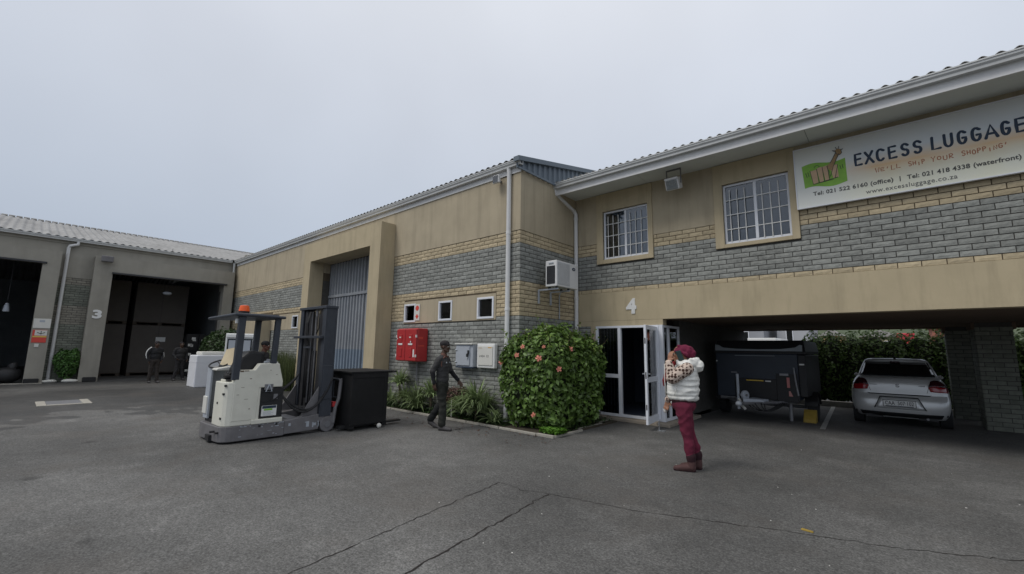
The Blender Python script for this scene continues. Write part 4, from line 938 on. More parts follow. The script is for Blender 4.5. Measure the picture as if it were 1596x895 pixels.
for P in ([(-.95, 5.11), (-.91, 4.83), (-.60, 4.86)], [(-.66, 5.05), (-.64, 4.92), (-.58, 5.13), (-.52, 5.125), (-.575, 4.87), (-.54, 4.88)], [(-.845, 5.12), (-.82, 4.85)], [(-.757, 5.14), (-.735, 4.855)], [(-.68, 5.14), (-.655, 4.86)], [(-.91, 4.83), (-.53, 4.885)],
          [(-1.02, 5.08), (-1.0, 4.99)], [(-.985, 5.09), (-.97, 5.0)], [(-.49, 5.10), (-.475, 5.02)], [(-.455, 5.11), (-.445, 5.03)], arc(-.84, 5.15, .04, .04, 0, 180, 6)): ln.tube([(a, SY - .005, b) for a, b in P], .005, 5)
ln.build('logo_outline', M['ink'], sg)
gf = MB()
gf.prism([(-.70, 5.13), (-.62, 5.19), (-.565, 5.30), (-.53, 5.375), (-.485, 5.35), (-.53, 5.25), (-.575, 5.13), (-.61, 5.03), (-.65, 5.05)], lambda a, b: (a, SY - .0034, b), lambda a, b: (a, SY - .0066, b))
gf.prism([(-.545, 5.40), (-.50, 5.43), (-.455, 5.40), (-.445, 5.33), (-.475, 5.305), (-.52, 5.33)], lambda a, b: (a, SY - .0067, b), lambda a, b: (a, SY - .009, b)); gf.build('logo_giraffe', M['logo_giraffe'], sg)
gh = MB()
for P in ([(-.515, 5.42), (-.53, 5.465)], [(-.485, 5.425), (-.48, 5.468)], [(-.545, 5.40), (-.585, 5.415), (-.55, 5.385)], [(-.455, 5.40), (-.42, 5.405), (-.45, 5.385)], [(-.545, 5.40), (-.525, 5.33), (-.475, 5.302), (-.445, 5.33), (-.455, 5.40)], [(-.53, 5.37), (-.57, 5.29), (-.63, 5.18)], [(-.485, 5.33), (-.53, 5.24), (-.575, 5.13)]): gh.tube([(a, SY - .008, b) for a, b in P], .006, 5)
gh.build('logo_outline', M['ink'], sg)

# small things on the ground 
mhx, mhy = -17.25, 1.1
mh = thing('manhole_cover', 'steel manhole cover set in a pale concrete frame in the yard', 'manhole cover', (mhx, mhy, 0))
MB().box((mhx - .62, mhy - .52, -.02), (mhx + .62, mhy - .34, .022)).build('frame_slab', M['kerb'], mh, bevel=.006); MB().box((mhx - .62, mhy + .34, -.02), (mhx + .62, mhy + .52, .022)).build('frame_slab', M['kerb'], mh, bevel=.006)
MB().box((mhx + .45, mhy - .338, -.02), (mhx + .62, mhy + .338, .022)).build('frame_slab', M['kerb'], mh, bevel=.006)
MB().box((mhx - .6, mhy - .335, -.02), (mhx + .445, mhy + .335, .016)).build('lid', M['steel'], mh)
for x, y, lab in ((-26.0, 1.12, 'white litter bag by the foot of the downpipe'), (-25.9, 1.72, 'white litter bag between downpipe and portal pier')):
    t = thing('litter_bag', lab, 'litter', (x, y, 0)); mb = MB().sphere((x, y, .06), (.12, .26, .07), 12, 8); o = mb.build('bag', M['offwhite'], t, smooth=True); dm = o.modifiers.new('crumple', 'DISPLACE'); dm.texture = tx; dm.strength = .08
for y, x in ((.62, -25.86), (2.28, -25.86)):
    t = thing('wheel_stop', 'dark rubber guard block at the foot of the %s pier' % ('notice board' if y < 1 else 'number 3'), 'guard block', (x, y, 0)); MB().box((x - .02, y - .2, 0), (x + .12, y + .22, .2)).build('block', M['rubber'], t, bevel=.03)
t = thing('door_stop', 'short steel floor stop standing in front of the open door', 'door stop', (-3.82, 9.06, 0)); MB().tube([(-3.83, 9.06, 0), (-3.83, 9.06, .17)], .014, 8).build('post', M['chrome'], t, auto=True); MB().box((-3.85, 9.03, .0), (-3.70, 9.09, .018)).build('foot', M['chrome'], t)
t = thing('yellow_block', 'small worn yellow block lying on the open asphalt', 'block', (-.76, 5.1, 0)); MB().hexa([(-.81, 5.09, 0), (-.71, 5.075, 0), (-.705, 5.105, 0), (-.805, 5.125, 0), (-.807, 5.094, .012), (-.715, 5.08, .016), (-.71, 5.103, .012), (-.80, 5.12, .014)]).build('chip', M['yellow_dull'], t, bevel=.004)
for i, (x0, y0, x1, y1) in enumerate(((-1.34, 11.9, -1.60, 17.2), (2.5, 13.2, 2.3, 17.2))):
    mb = MB(); dx = .05; mb.add([(x0 - dx, y0, .004), (x0 + dx, y0, .004), (x1 + dx, y1, .004), (x1 - dx, y1, .004)], [(0, 1, 2, 3)]); struct(mb.build('parking_line', M['paint']))
struct(MB().box((-3.9, 17.15, -.02), (4.5, 17.4, .16)).build('rear_kerb', M['kerb']))
rr = random.Random(21); lm = MB()
for i in range(34):
    x = rr.uniform(-4, 2.5); y = rr.uniform(2.6, 9.2); s = rr.uniform(.003, .006)
    lm.sphere((x, y, s * .4), (s * rr.uniform(.8, 2), s, s * .6), 5, 4)
o = lm.build('loose_grit', M['offwhite']); o['kind'] = 'stuff'; o['label'] = 'loose pale grit scattered over the asphalt'
# ------------------------------------------------------------------ reach truck
tr = thing('reach_truck', 'cream and grey reach truck with an orange beacon carrying a black crate', 'forklift', (-9.0, 3.3, 0))
XN, XF = -8.47, -9.60
plan = [(XN, 3.42), (XN, 2.62)] + [(XN - .2 + .2 * math.cos(R(a)), 2.60 + .2 * math.sin(R(a))) for a in (-10, -30, -50, -70, -90)] + [(-9.3, 2.36)] + [(-9.42 + .2 * math.cos(R(a)), 2.56 + .2 * math.sin(R(a))) for a in (-110, -140, -170)] + [(XF, 3.42)]
mb = MB(); mb.prism(plan, lambda a, b: (a, b, .035), lambda a, b: (a, b, .285)); ch = mb.build('chassis', M['truck_grey'], tr, bevel=.012)
mb = MB(); mb.box((-9.02, 2.345, .03), (-8.82, 2.42, .13)); mb.build('drive_wheel_opening', M['black'], ch)
for p in ((-8.60, 2.41, .19), (-8.72, 2.362, .20)): MB().tube([(p[0], p[1] + .03, p[2]), (p[0], p[1] - .035, p[2])], .018, 10).build('bolt_hole', M['black'], ch)
for y in (3.0, 3.28): MB().tube([(XN - .03, y, .25), (XN + .004, y, .25)], .022, 10).build('bolt_hole', M['black'], ch)
for x0, x1 in ((XN - .2, XN), (XF, XF + .2)):
    mb = MB(); mb.prism([(3.42, .05), (4.05, .07), (4.06, .20), (4.36, .24), (4.36, .335), (4.22, .37), (3.42, .285)], lambda a, b: (x0, a, b), lambda a, b: (x1, a, b)); mb.build('straddle_leg', M['truck_grey'], tr, bevel=.01)
    w_ = MB().tube([(x0 + .03, 4.22, .145), (x1 + (.012 if x1 == XN else -.02), 4.22, .145)], .145, 24).build('load_wheel', M['truck_grey'], tr, auto=True, bevel=.012)
    MB().tube([(x0 + .03, 4.22, .145), (x1 + (.02 if x1 == XN else -.01), 4.22, .145)], .06, 16).build('wheel_hub', M['steel'], w_, auto=True)
MB().box((XF + .2, 3.42, .2), (XN - .2, 3.80, .275)).build('deck_plate', M['steel'], tr)
MB().box((XF + .2, 3.44, .276), (XN - .21, 3.58, .281)).build('deck_slot', M['black'], tr)
MB().tube([(-9.2, 2.75, .13), (-8.9, 2.75, .13)], .13, 18).build('drive_wheel', M['rubber'], tr, auto=True)
# cream body
mb = MB()
rr0 = [(XN - .012, 2.98), (XN - .012, 2.60)] + [(XN - .17 + .158 * math.cos(R(a)), 2.58 + .158 * math.sin(R(a))) for a in (-15, -40, -65, -90)] + [(-9.02, 2.42), (-9.02, 2.98)]
mb.prism(rr0, lambda a, b: (a, b, .286), lambda a, b: (a, b, 1.015)); mb.build('body', M['cream'], tr, bevel=.015)
side = [(2.55, .99), (2.56, 1.215), (2.86, 1.215), (2.93, 1.325), (3.25, 1.325), (3.335, 1.0), (3.335, .905), (2.95, .905), (2.93, .36), (2.55, .36)]
mb = MB(); mb.prism(side, lambda a, b: (XN - .006, a, b), lambda a, b: (XN - .17, a, b)); mb.build('side_panel', M['cream'], tr, bevel=.014)
MB().box((XF + .05, 2.98, .30), (XN - .18, 3.33, 1.315)).build('battery_cover', M['cream'], tr, bevel=.02)
bt = MB().box((XF + .1, 2.955, .37), (XN - .03, 3.37, .895)).build('battery', M['black'], tr, bevel=.006)
MB().box((XN - .029, 3.02, .405), (XN - .026, 3.27, .585)).build('label', M['white'], bt); MB().box((XN - .0255, 3.03, .535), (XN - .023, 3.26, .58)).build('label_stripe', M['navy'], bt); MB().box((XN - .0255, 3.06, .50), (XN - .023, 3.2, .53)).build('label_stripe', M['logo_green'], bt)
mb = MB()
for i in range(4): mb.box((XN - .0255, 3.05, .42 + i * .018), (XN - .024, 3.05 + .17 - (i % 2) * .04, .426 + i * .018))
mb.build('label_print', M['meter_grey'], bt)
mb = MB(); mb.tube([(XN - .028, 3.06 + .1 * math.cos(a / 9 * math.pi), .74 + .09 * math.sin(a / 9 * math.pi)) for a in range(2, 19)], .009, 6); mb.tube([(XN - .026, 3.16, .66), (XN - .02, 3.24, .70), (XN - .026, 3.33, .80)], .012, 6); mb.build('battery_cable', M['rubber'], bt)
MB().box((XN - .028, 3.20, .69), (XN - .022, 3.27, .78)).build('connector', M['steel'], bt)
MB().box((XN - .16, 2.86, .286), (XN + .014, 3.37, .365)).build('battery_tray', M['cream'], tr, bevel=.012)
MB().box((XN - .012, 3.03, .865), (XN + .004, 3.17, .96)).build('lock_plate', M['steel'], tr)
MB().tube([(XN + .012, 3.10, .955), (XN + .016, 3.05, .835), (XN + .016, 3.15, .835), (XN + .012, 3.105, .955)], .012, 6).build('lock_handle', M['meter_grey'], tr)
sc = MB()
for y, z, a, b in ((2.78, 1.06, .035, .012), (2.66, .92, .05, .006), (2.80, .55, .03, .01), (2.60, .80, .04, .006), (2.72, .72, .06, .005), (3.2, 1.12, .03, .006), (3.1, 1.2, .02, .008)): sc.box((XN - .0055, y, z), (XN - .0045, y + a, z + b))
for p in ((2.62, 1.185, .06, .025), (2.69, 1.195, .07, .015)): sc.box((XN - .0055, p[0], p[1] + .0), (XN - .0045, p[0] + p[2], p[1] + p[3]))
sc.build('paint_chip', mat('bare_rusty_metal', (.13, .09, .06), .8, .2, 30), tr)['kind'] = 'stuff'
sc = MB()
for x, y, z in ((-8.545, 2.436, .96), (-8.58, 2.427, .82), (-8.80, 2.417, .66), (-8.60, 2.424, .42)): sc.box((x - .022, y - .006, z - .016), (x + .022, y + .02, z + .016))
sc.build('bracket_hole', M['black'], tr)
sc = MB(); rr = random.Random(77)
for i in range(26):
    y = rr.uniform(2.62, 3.4); z = rr.choice((.27, .26, .06, rr.uniform(.06, .26))); sc.box((XN - .0005, y, z), (XN + .0012, y + rr.uniform(.01, .07), z + rr.uniform(.004, .016)))
for i in range(10): y = rr.uniform(3.45, 4.3); sc.box((XN - .0005, y, .10 + .15 * rr.random()), (XN + .0012, y + rr.uniform(.01, .06), .105 + .15 * rr.random()))
sc.build('paint_scuff', M['meter_grey'], tr)['kind'] = 'stuff'
# operator's compartment
MB().box((XF + .03, 2.46, .286), (-9.03, 2.98, .34)).build('step_floor', M['black'], tr)
MB().box((XF + .03, 2.44, .34), (XF + .07, 2.98, 1.24)).build('far_panel', M['meter_grey'], tr, bevel=.01)
MB().box((XF + .03, 2.42, .34), (-9.33, 2.46, 1.24)).build('rear_post', M['meter_grey'], tr, bevel=.01)
MB().box((XF + .02, 2.40, .42), (-9.36, 2.43, .72)).build('pad', M['offwhite'], tr, bevel=.01)
MB().hexa([(-9.55, 2.42, 1.19), (-9.05, 2.42, 1.19), (-9.05, 2.66, 1.19), (-9.55, 2.66, 1.19), (-9.55, 2.43, 1.235), (-9.05, 2.43, 1.225), (-9.05, 2.66, 1.26), (-9.55, 2.66, 1.26)]).build('dashboard', M['offwhite'], tr, bevel=.012)
MB().box((-9.02, 2.50, 1.02), (-8.66, 2.98, 1.05)).build('console', M['black'], tr)
for x in (-8.94, -8.84, -8.74):
    l = MB(); l.tube([(x, 2.58, 1.05), (x, 2.55, 1.14)], .009, 6); l.sphere((x, 2.548, 1.15), .022, 8, 6); l.build('lever', M['black'], tr, smooth=True)
MB().sphere((-8.88, 2.63, 1.10), (.13, .14, .075), 14, 8).build('control_hood', M['rubber'], tr, smooth=True)
MB().box((-9.0, 2.49, 1.016), (-8.76, 2.55, 1.05)).build('switch_strip', M['cream'], tr, bevel=.006)
ws = MB(); sc_ = Vector((-9.40, 2.56, 1.30)); nx = Vector((.25, -.35, 1)).normalized(); e1 = nx.cross(Vector((0, 1, 0))).normalized(); e2 = nx.cross(e1)
ws.tube([tuple(sc_ + (e1 * math.cos(t * math.pi / 12) + e2 * math.sin(t * math.pi / 12)) * .17) for t in range(25)], .015, 8, cap=False)
ws.tube([tuple(sc_ - e1 * .165), tuple(sc_ - nx * .03), tuple(sc_ + e1 * .165)], .011, 6); ws.tube([tuple(sc_ - nx * .03), tuple(sc_ - nx * .12)], .03, 8); ws.build('steering_wheel', M['black'], tr, smooth=True)
st = MB(); st.prism([(2.60, 1.05), (2.62, 1.24), (2.70, 1.44), (2.80, 1.53), (2.90, 1.545), (3.05, 1.52), (3.07, 1.33), (3.07, 1.05)], lambda a, b: (-9.08, a, b), lambda a, b: (-8.70, a, b)); st.build('seat', M['black'], tr, bevel=.05, seg=4)
MB().box((-9.05, 2.98, 1.316), (-8.70, 3.07, 1.50)).build('seat_back', M['rubber'], tr, bevel=.03, seg=3)
MB().tube([(-8.60, 3.03, 1.345), (-8.62, 3.2, 1.36), (-9.0, 3.22, 1.37)], .02, 8).build('grab_rail', M['meter_grey'], tr, auto=True)
for y in (3.14, 3.22): MB().box((XN - .14, y, 1.325), (XN - .1, y + .035, 1.35)).build('latch_stud', M['white'], tr)
# overhead guard
gd = MB(); 
gd.hexa([(-9.62, 2.34, 2.10), (-8.42, 2.44, 2.14), (-8.42, 3.28, 2.13), (-9.62, 3.28, 2.13), (-9.62, 2.34, 2.15), (-8.42, 2.44, 2.195), (-8.42, 3.28, 2.18), (-9.62, 3.28, 2.18)]); gd.build('overhead_guard', M['mast'], tr, bevel=.02)
mb = MB(); mb.box((-9.5, 2.55, 2.17), (-8.55, 3.2, 2.205)); mb.build('guard_plate', M['mast'], tr, bevel=.006)
for (x, y0, y1, z0) in ((-8.52, 2.53, 2.64, 1.05), (-8.52, 3.13, 3.22, 1.32), (-9.52, 3.13, 3.23, 1.3)):
    MB().hexa([(x - .045, y0 - .02, z0), (x + .045, y0 - .02, z0), (x + .045, y1 - .02, z0), (x - .045, y1 - .02, z0), (x - .045, y0, 2.14), (x + .045, y0, 2.14), (x + .045, y1, 2.14), (x - .045, y1, 2.14)]).build('guard_post', M['mast'], tr, bevel=.01)
bc = MB(); bc.tube([(-8.72, 2.66, 2.215), (-8.72, 2.66, 2.245)], .085, 18); bc.build('beacon_base', M['black'], tr, auto=True)
bc = MB(); bc.tube([(-8.72, 2.66, 2.245), (-8.72, 2.66, 2.31), (-8.72, 2.66, 2.345), (-8.72, 2.66, 2.352)], [.088, .078, .068, .04], 18); bc.build('beacon', M['orange'], tr, auto=True)
MB().box((-8.60, 2.50, 2.02), (-8.54, 2.53, 2.10)).build('work_lamp', M['white'], tr)
# mast
for x0, x1, s in ((-8.60, -8.455, 1), (-9.63, -9.49, -1)):
    mb = MB(); mb.box((x0, 4.04, .30), (x1, 4.07, 2.42)); mb.box((x0, 4.24, .30), (x1, 4.27, 2.42)); xx = x1 - .03 if s > 0 else x0
    mb.box((xx, 4.071, .30), (xx + .03, 4.239, 2.42)); mb.build('mast_channel', M['mast'], tr, bevel=.004)
    mb = MB(); mb.prism([(3.72, .34), (4.035, .34), (4.035, .86)], lambda a, b: (x0 + .05, a, b), lambda a, b: (x0 + .075, a, b)); mb.build('mast_gusset', M['truck_grey'], tr)
for x0, x1 in ((-8.74, -8.62), (-9.47, -9.35)): MB().box((x0, 4.07, .34), (x1, 4.23, 2.38)).build('inner_channel', M['mast_dark'], tr, bevel=.004)
for x0, x1 in ((-8.86, -8.77), (-9.33, -9.24)): MB().box((x0, 4.10, .40), (x1, 4.24, 2.30)).build('inner_channel', M['mast_dark'], tr, bevel=.004)
MB().box((-9.66, 4.02, 2.40), (-8.44, 4.28, 2.455)).build('mast_head', M['mast'], tr, bevel=.006)
MB().box((-9.72, 3.96, 1.80), (-8.50, 4.035, 1.85)).build('cross_bar', M['mast'], tr, bevel=.006)
MB().box((-9.3, 4.0, 1.60), (-8.95, 4.05, 1.635)).build('cross_bar', M['mast'], tr)
MB().box((-9.5, 4.0, .32), (-8.6, 4.3, .42)).build('mast_foot', M['mast_dark'], tr)
MB().tube([(-9.03, 4.12, .4), (-9.03, 4.12, 1.55)], .045, 12).build('lift_cylinder', M['mast_dark'], tr, auto=True); MB().tube([(-9.03, 4.12, 1.55), (-9.03, 4.12, 2.38)], .027, 12).build('piston_rod', M['steel'], tr, auto=True)
for x in (-9.15, -8.93): MB().tube([(x, 4.08, .5), (x, 4.08, 2.36)], .013, 5).build('lift_chain', M['steel'], tr)
hs = MB()
for i in range(3):
    o = i * .03; hs.tube([(-9.22 + o, 4.06, 2.36), (-9.18 + o, 3.98, 2.1), (-9.20 + o, 4.02, 1.7), (-9.24 + o, 4.05, 1.2), (-9.2 + o, 4.04, .6)], .012, 6)
hs.tube([(-8.78, 4.05, 2.3), (-8.70, 4.02, 2.0), (-8.80, 4.03, 1.9), (-8.9, 4.05, 2.25)], .012, 6)
hs.build('hose', M['rubber'], tr, smooth=True)
def bez(pts, n=14):
    P = [Vector(p) for p in pts]; o = []
    for i in range(n + 1):
        t = i / n; Q = P[:]
        while len(Q) > 1: Q = [a.lerp(b, t) for a, b in zip(Q[:-1], Q[1:])]
        o.append(tuple(Q[0]))
    return o
for i, (c, e) in enumerate((((-8.44, 3.60, .28), (-8.44, 4.25, 1.04)), ((-8.44, 3.68, .33), (-8.46, 4.20, 1.08)))):
    MB().tube(bez([(-8.52 - i * .05, 3.34, .77), c, (c[0], c[1] + .30, c[2] - .02), (e[0], e[1] - .08, .70), e]), .019, 8).build('hose', M['rubber'], tr, smooth=True)
for i in range(3): MB().tube(bez([(-8.75 - i * .07, 3.34, .72 + i * .02), (-8.9, 3.6, .86), (-9.2, 3.9, 1.0), (-9.45 - i * .02, 4.0, 1.05)]), .019, 8).build('hose', M['rubber'], tr, smooth=True)
# carriage, load guard and forks
for x in (-8.46, -9.5):
    mb = MB(); mb.tube([(x, 4.33, .16), (x, 4.36, .45), (x, 4.42, .62), (x, 4.44, .95), (x, 4.43, 1.0)], .035, 8); mb.build('carriage_arm', M['truck_grey'], tr, auto=True)
mb = MB(); mb.tube([(-8.46, 4.43, .985), (-9.5, 4.43, .985)], .022, 8); mb.tube([(-8.46, 4.43, .62), (-9.5, 4.43, .62)], .022, 8)
for x in (-8.72, -8.98, -9.24): mb.tube([(x, 4.43, .62), (x, 4.43, .985)], .016, 8)
mb.build('load_guard', M['mast'], tr, auto=True)
MB().box((-9.45, 4.29, .14), (-8.52, 4.36, .5)).build('fork_carriage', M['mast_dark'], tr, bevel=.008)
MB().box((-8.55, 4.30, .46), (-8.45, 4.37, .56)).build('red_valve', M['red'], tr, bevel=.012)
MB().box((-8.47, 4.055, .62), (-8.44, 4.25, 1.28)).build('mast_side_plate', M['mast'], tr, bevel=.01)
for x in (-8.40, -9.22): 
    mb = MB(); mb.hexa([(x, 4.37, .045), (x + .12, 4.37, .045), (x + .12, 5.78, .06), (x, 5.78, .06), (x, 4.37, .095), (x + .12, 4.37, .095), (x + .12, 5.78, .085), (x, 5.78, .085)]); mb.build('fork', M['black'], tr)
bx_ = thing('black_crate', 'black boarded crate with an overhanging lid on the truck forks', 'crate', (-8.6, 4.95, .1))
MB().box((-9.36, 4.51, .10), (-8.13, 5.32, 1.115)).build('crate_body', M['blackboard'], bx_, bevel=.006)
MB().box((-9.38, 4.47, 1.116), (-8.12, 5.52, 1.15)).build('lid', M['blackboard'], bx_, bevel=.004)
MB().box((-9.37, 4.50, .045), (-8.125, 4.60, .099)).build('skid', M['blackboard'], bx_); MB().box((-9.37, 5.22, .045), (-8.125, 5.32, .099)).build('skid', M['blackboard'], bx_)
for z0, z1 in ((.11, .24), (1.02, 1.105)): MB().box((-8.131, 4.52, z0), (-8.122, 5.31, z1)).build('batten', M['blackboard'], bx_, bevel=.003)
for y in (4.515, 5.235): MB().box((-8.131, y, .245), (-8.123, y + .075, 1.015)).build('batten', M['blackboard'], bx_, bevel=.003)
c_ = MB().sphere((-8.10, 5.14, .05), (.045, .05, .05), 12, 8); t = thing('white_stone', 'small round white stone lying at the foot of the black crate', 'stone', (-8.08, 5.14, 0)); c_.build('stone', M['offwhite'], t, smooth=True)
cb = thing('card_sheet', 'cream cardboard sheet leaning on the reach truck dashboard', 'cardboard', (-9.2, 2.6, 1.27))
mb = MB(); mb.hexa([(-9.42, 2.56, 1.275), (-9.14, 2.68, 1.275), (-9.145, 2.69, 1.275), (-9.425, 2.57, 1.275), (-9.40, 2.64, 1.56), (-9.10, 2.76, 1.62), (-9.105, 2.77, 1.62), (-9.405, 2.65, 1.56)]); mb.build('sheet', M['cream_board'], cb)
mb = MB(); mb.hexa([(-9.14, 2.68, 1.275), (-9.10, 2.72, 1.275), (-9.105, 2.73, 1.275), (-9.145, 2.69, 1.275), (-9.10, 2.76, 1.62), (-9.03, 2.75, 1.66), (-9.035, 2.76, 1.66), (-9.105, 2.77, 1.62)]); mb.build('folded_flap', M['cream_board'], cb)

# white wrapped box and tall white cabinet beyond the truck
wb = thing('wrapped_box', 'large white wrapped box standing in the yard behind the reach truck', 'box', (-20.3, 5.1, 0))
mb = MB(); mb.box((-21.3, 4.72, 0), (-20.25, 6.0, 1.22)); o = mb.build('wrapped_load', M['wrap'], wb, bevel=.03)
MB().box((-21.2, 4.9, 1.221), (-20.4, 5.7, 1.36)).build('top_sheet', M['offwhite'], wb, bevel=.04)
mb = MB()
for z in (.95,): mb.box((-20.2495, 4.72, z), (-20.243, 6.0, z + .02)); mb.box((-21.3, 4.713, z), (-20.25, 4.7195, z + .02))
mb.build('strap', M['wrap'], wb)
fd = thing('glass_cabinet', 'tall white glass fronted cabinet standing beyond the reach truck', 'cabinet', (-12.7, 3.92, 0), R(60))
L_ = local(fd)
L_(MB().box((-.32, -.30, .06), (.32, .32, 1.93)), 'casing', M['white'], bevel=.015)
L_(MB().box((-.275, -.312, .28), (.275, -.302, 1.80)), 'door_glass', M['car_glass']); L_(MB().box((-.24, -.318, .32), (.24, -.3125, 1.76)), 'door_panel', M['meter_grey'])
L_(MB().box((-.30, -.335, 1.83), (.30, -.302, 1.91)), 'header_panel', M['white'], bevel=.006)
for x in (-.26, .26):
    for y in (-.24, .26): L_(MB().box((x - .03, y - .03, 0), (x + .03, y + .03, .06)), 'foot', M['black'])

# ------------------------------------------------------------------ silver car, seen from behind
CX, CY = -.03, 13.42
car = thing('parked_car', 'silver saloon car parked nose in under the carport', 'car', (CX, CY, 0), 0)
Lc = local(car)
def ip(z, T):
    for (a, va), (b, vb) in zip(T[:-1], T[1:]):
        if z <= b: return va + (vb - va) * max(0, min(1, (z - a) / (b - a)))
    return T[-1][1]
Wt = [(.22, .77), (.32, .83), (.45, .865), (.62, .875), (.78, .87), (.92, .845), (1.03, .80), (1.10, .755), (1.14, .72)]
Rt = [(.22, .12), (.28, .05), (.36, .012), (.48, 0), (.62, .02), (.70, .06), (.74, .085), (.80, .085), (.95, .095), (1.04, .12), (1.09, .16), (1.125, .25), (1.14, .33)]
Ft = [(.22, 3.85), (.5, 3.95), (.75, 3.88), (.88, 3.5), (.95, 3.0), (1.05, 2.85), (1.14, 2.75)]
Dc = .46
def yrear(x, z, W=Wt, Rr=Rt, D=Dc, n=3.4):
    w = ip(z, W); t = min(1, abs(x) / w); return ip(z, Rr) + D * (1 - (1 - t ** n) ** (1 / n))
def outline(z, W, Rr, F, D, n=3.4, k=11):
    w, f = ip(z, W), ip(z, F); pts = []
    for i in range(k + 1):
        a = -math.pi / 2 + math.pi * i / k; x = w * math.copysign(abs(math.sin(a)) ** (2 / n), math.sin(a)); pts.append((x, yrear(x, z, W, Rr, D, n), z))
    ym = ip(z, Rr) + D; ff = f - .55
    for j in range(1, 5): pts.append((w, ym + (ff - ym) * j / 5, z))
    for i in range(k + 1):
        a = math.pi / 2 - math.pi * i / k; x = w * math.copysign(abs(math.sin(a)) ** (2 / 3.0), math.sin(a)); t = min(1, abs(x) / w); pts.append((x, f - .55 * (1 - (1 - t ** 3) ** (1 / 3)), z))
    for j in range(1, 5): pts.append((-w, ff + (ym - ff) * j / 5, z))
    return pts
def loft(zs, W, Rr, F, D, n=3.4):
    mb = MB(); rings = [outline(z, W, Rr, F, D, n) for z in zs]; k = len(rings[0])
    mb.add([p for r_ in rings for p in r_], [(i * k + j, i * k + (j + 1) % k, (i + 1) * k + (j + 1) % k, (i + 1) * k + j) for i in range(len(rings) - 1) for j in range(k)] + [tuple(range(k))[::-1], tuple((len(rings) - 1) * k + j for j in range(k))])
    return mb
Lc(loft([.22, .28, .33, .36, .42, .48, .55, .62, .66, .70, .735, .745, .78, .86, .92, .98, 1.03, 1.06, 1.09, 1.11, 1.125, 1.14], Wt, Rt, Ft, Dc), 'body', M['car_paint'], auto=True)
Wg = [(1.12, .73), (1.2, .705), (1.36, .655), (1.47, .61), (1.51, .585), (1.54, .53), (1.56, .40)]
Rg = [(1.12, .30), (1.47, .93), (1.49, .90), (1.52, .92), (1.56, 1.25)]
Fg = [(1.12, 2.9), (1.3, 2.45), (1.47, 2.0), (1.56, 1.75)]
Lc(loft([1.12, 1.2, 1.28, 1.36, 1.43, 1.47, 1.485, 1.505, 1.525, 1.545, 1.56], Wg, Rg, Fg, .30, 3.2), 'cabin', M['car_paint'], auto=True)
def patch(quadtop, quadbot, name, m, off=.012, W=Wt, Rr=Rt, D=Dc, n=3.4, nv=5, th=.012):
    """a piece of trim following the rear of the car between two (x,z) edges"""
    mb = MB(); nu = len(quadtop); vs = []
    for j in range(nv + 1):
        for (xt, zt_), (xb, zb) in zip(quadtop, quadbot):
            x, z = xb + (xt - xb) * j / nv, zb + (zt_ - zb) * j / nv; vs.append((x, yrear(x, z, W, Rr, D, n) - off, z))
    mb.add(vs, [(j * nu + i, j * nu + i + 1, (j + 1) * nu + i + 1, (j + 1) * nu + i) for j in range(nv) for i in range(nu - 1)])
    o = Lc(mb, name, m, auto=True); s = o.modifiers.new('thick', 'SOLIDIFY'); s.thickness = th; s.offset = -1 if True else 1
    return o
def line(a, b, n=8): return [(a[0] + (b[0] - a[0]) * i / (n - 1), a[1] + (b[1] - a[1]) * i / (n - 1)) for i in range(n)]
wn = dict(W=Wg, Rr=Rg, D=.30, n=3.2)
patch(line((-.58, 1.465), (.58, 1.465), 15), line((-.665, 1.145), (.665, 1.145), 15), 'rear_window', M['car_glass'], .006, th=.01, **wn)
for s in (-1, 1):
    q = lambda P: [(s * x, z) for x, z in P]
    lo_ = patch(q([(.515, .935), (.62, .94), (.72, .94), (.80, .93), (.838, .92)]), q([(.545, .835), (.62, .825), (.72, .82), (.80, .815), (.842, .81)]), 'tail_light', M['tail_red'], .016)
    up_ = patch(q([(.565, 1.06), (.62, 1.085), (.68, 1.08), (.745, 1.05), (.80, .99)]), q([(.517, .938), (.62, .943), (.72, .943), (.80, .933), (.838, .923)]), 'tail_light', M['tail_dark'], .016)
    patch(q([(.58, .955), (.70, .958)]), q([(.575, .945), (.70, .947)]), 'lamp_bar', M['tail_red'], .021, nv=1)
patch(line((-.56, .752), (.56, .752), 15), line((-.52, .728), (.52, .728), 15), 'boot_seam', M['trailer_black'], .004, nv=2, th=.004)
for s in (-1, 1): patch(line((s * .565, 1.06), (s * .558, 1.055), 2), line((s * .49, .80), (s * .483, .80), 2), 'boot_seam', M['trailer_black'], .003, nv=5, th=.004)
patch(line((-.33, .675), (.33, .675), 9), line((-.44, .42), (.44, .42), 9), 'plate_recess', M['car_paint'], .004, th=.006)
for a, b in (((-.33, .675), (-.44, .42)), ((.33, .675), (.44, .42))): patch([(a[0] - .008, a[1]), (a[0] + .008, a[1])], [(b[0] - .01, b[1]), (b[0] + .01, b[1])], 'recess_edge', M['trailer_black'], .008, nv=5, th=.005)
patch(line((-.335, .69), (.335, .69), 9), line((-.335, .672), (.335, .672), 9), 'recess_edge', M['trailer_black'], .010, nv=1, th=.005)
patch(line((-.80, .335), (.80, .335), 15), line((-.78, .24), (.78, .24), 15), 'bumper_foot', M['trailer_black'], .006, th=.008)
py = yrear(0, .55) - .035
pl = Lc(MB().box((-.275, py, .475), (.275, py + .02, .61)), 'number_plate', M['white'], bevel=.004)
Lc(MB().box((-.285, py + .006, .465), (.285, py + .03, .62)), 'plate_frame', M['trailer_black'], bevel=.006)
_o = Lc(MB().box((-.24, py - .002, .480), (.24, py - .0003, .492)), 'plate_stripe', M['navy'])
fnP = lambda u, v, d: (CX + u, CY + py - .0005 - d, v)
text_obj('lettering', 'CAA  507·102', M['ink'], fnP, -.245, .245, .508, .592, .002, .01, car)
eb = MB()
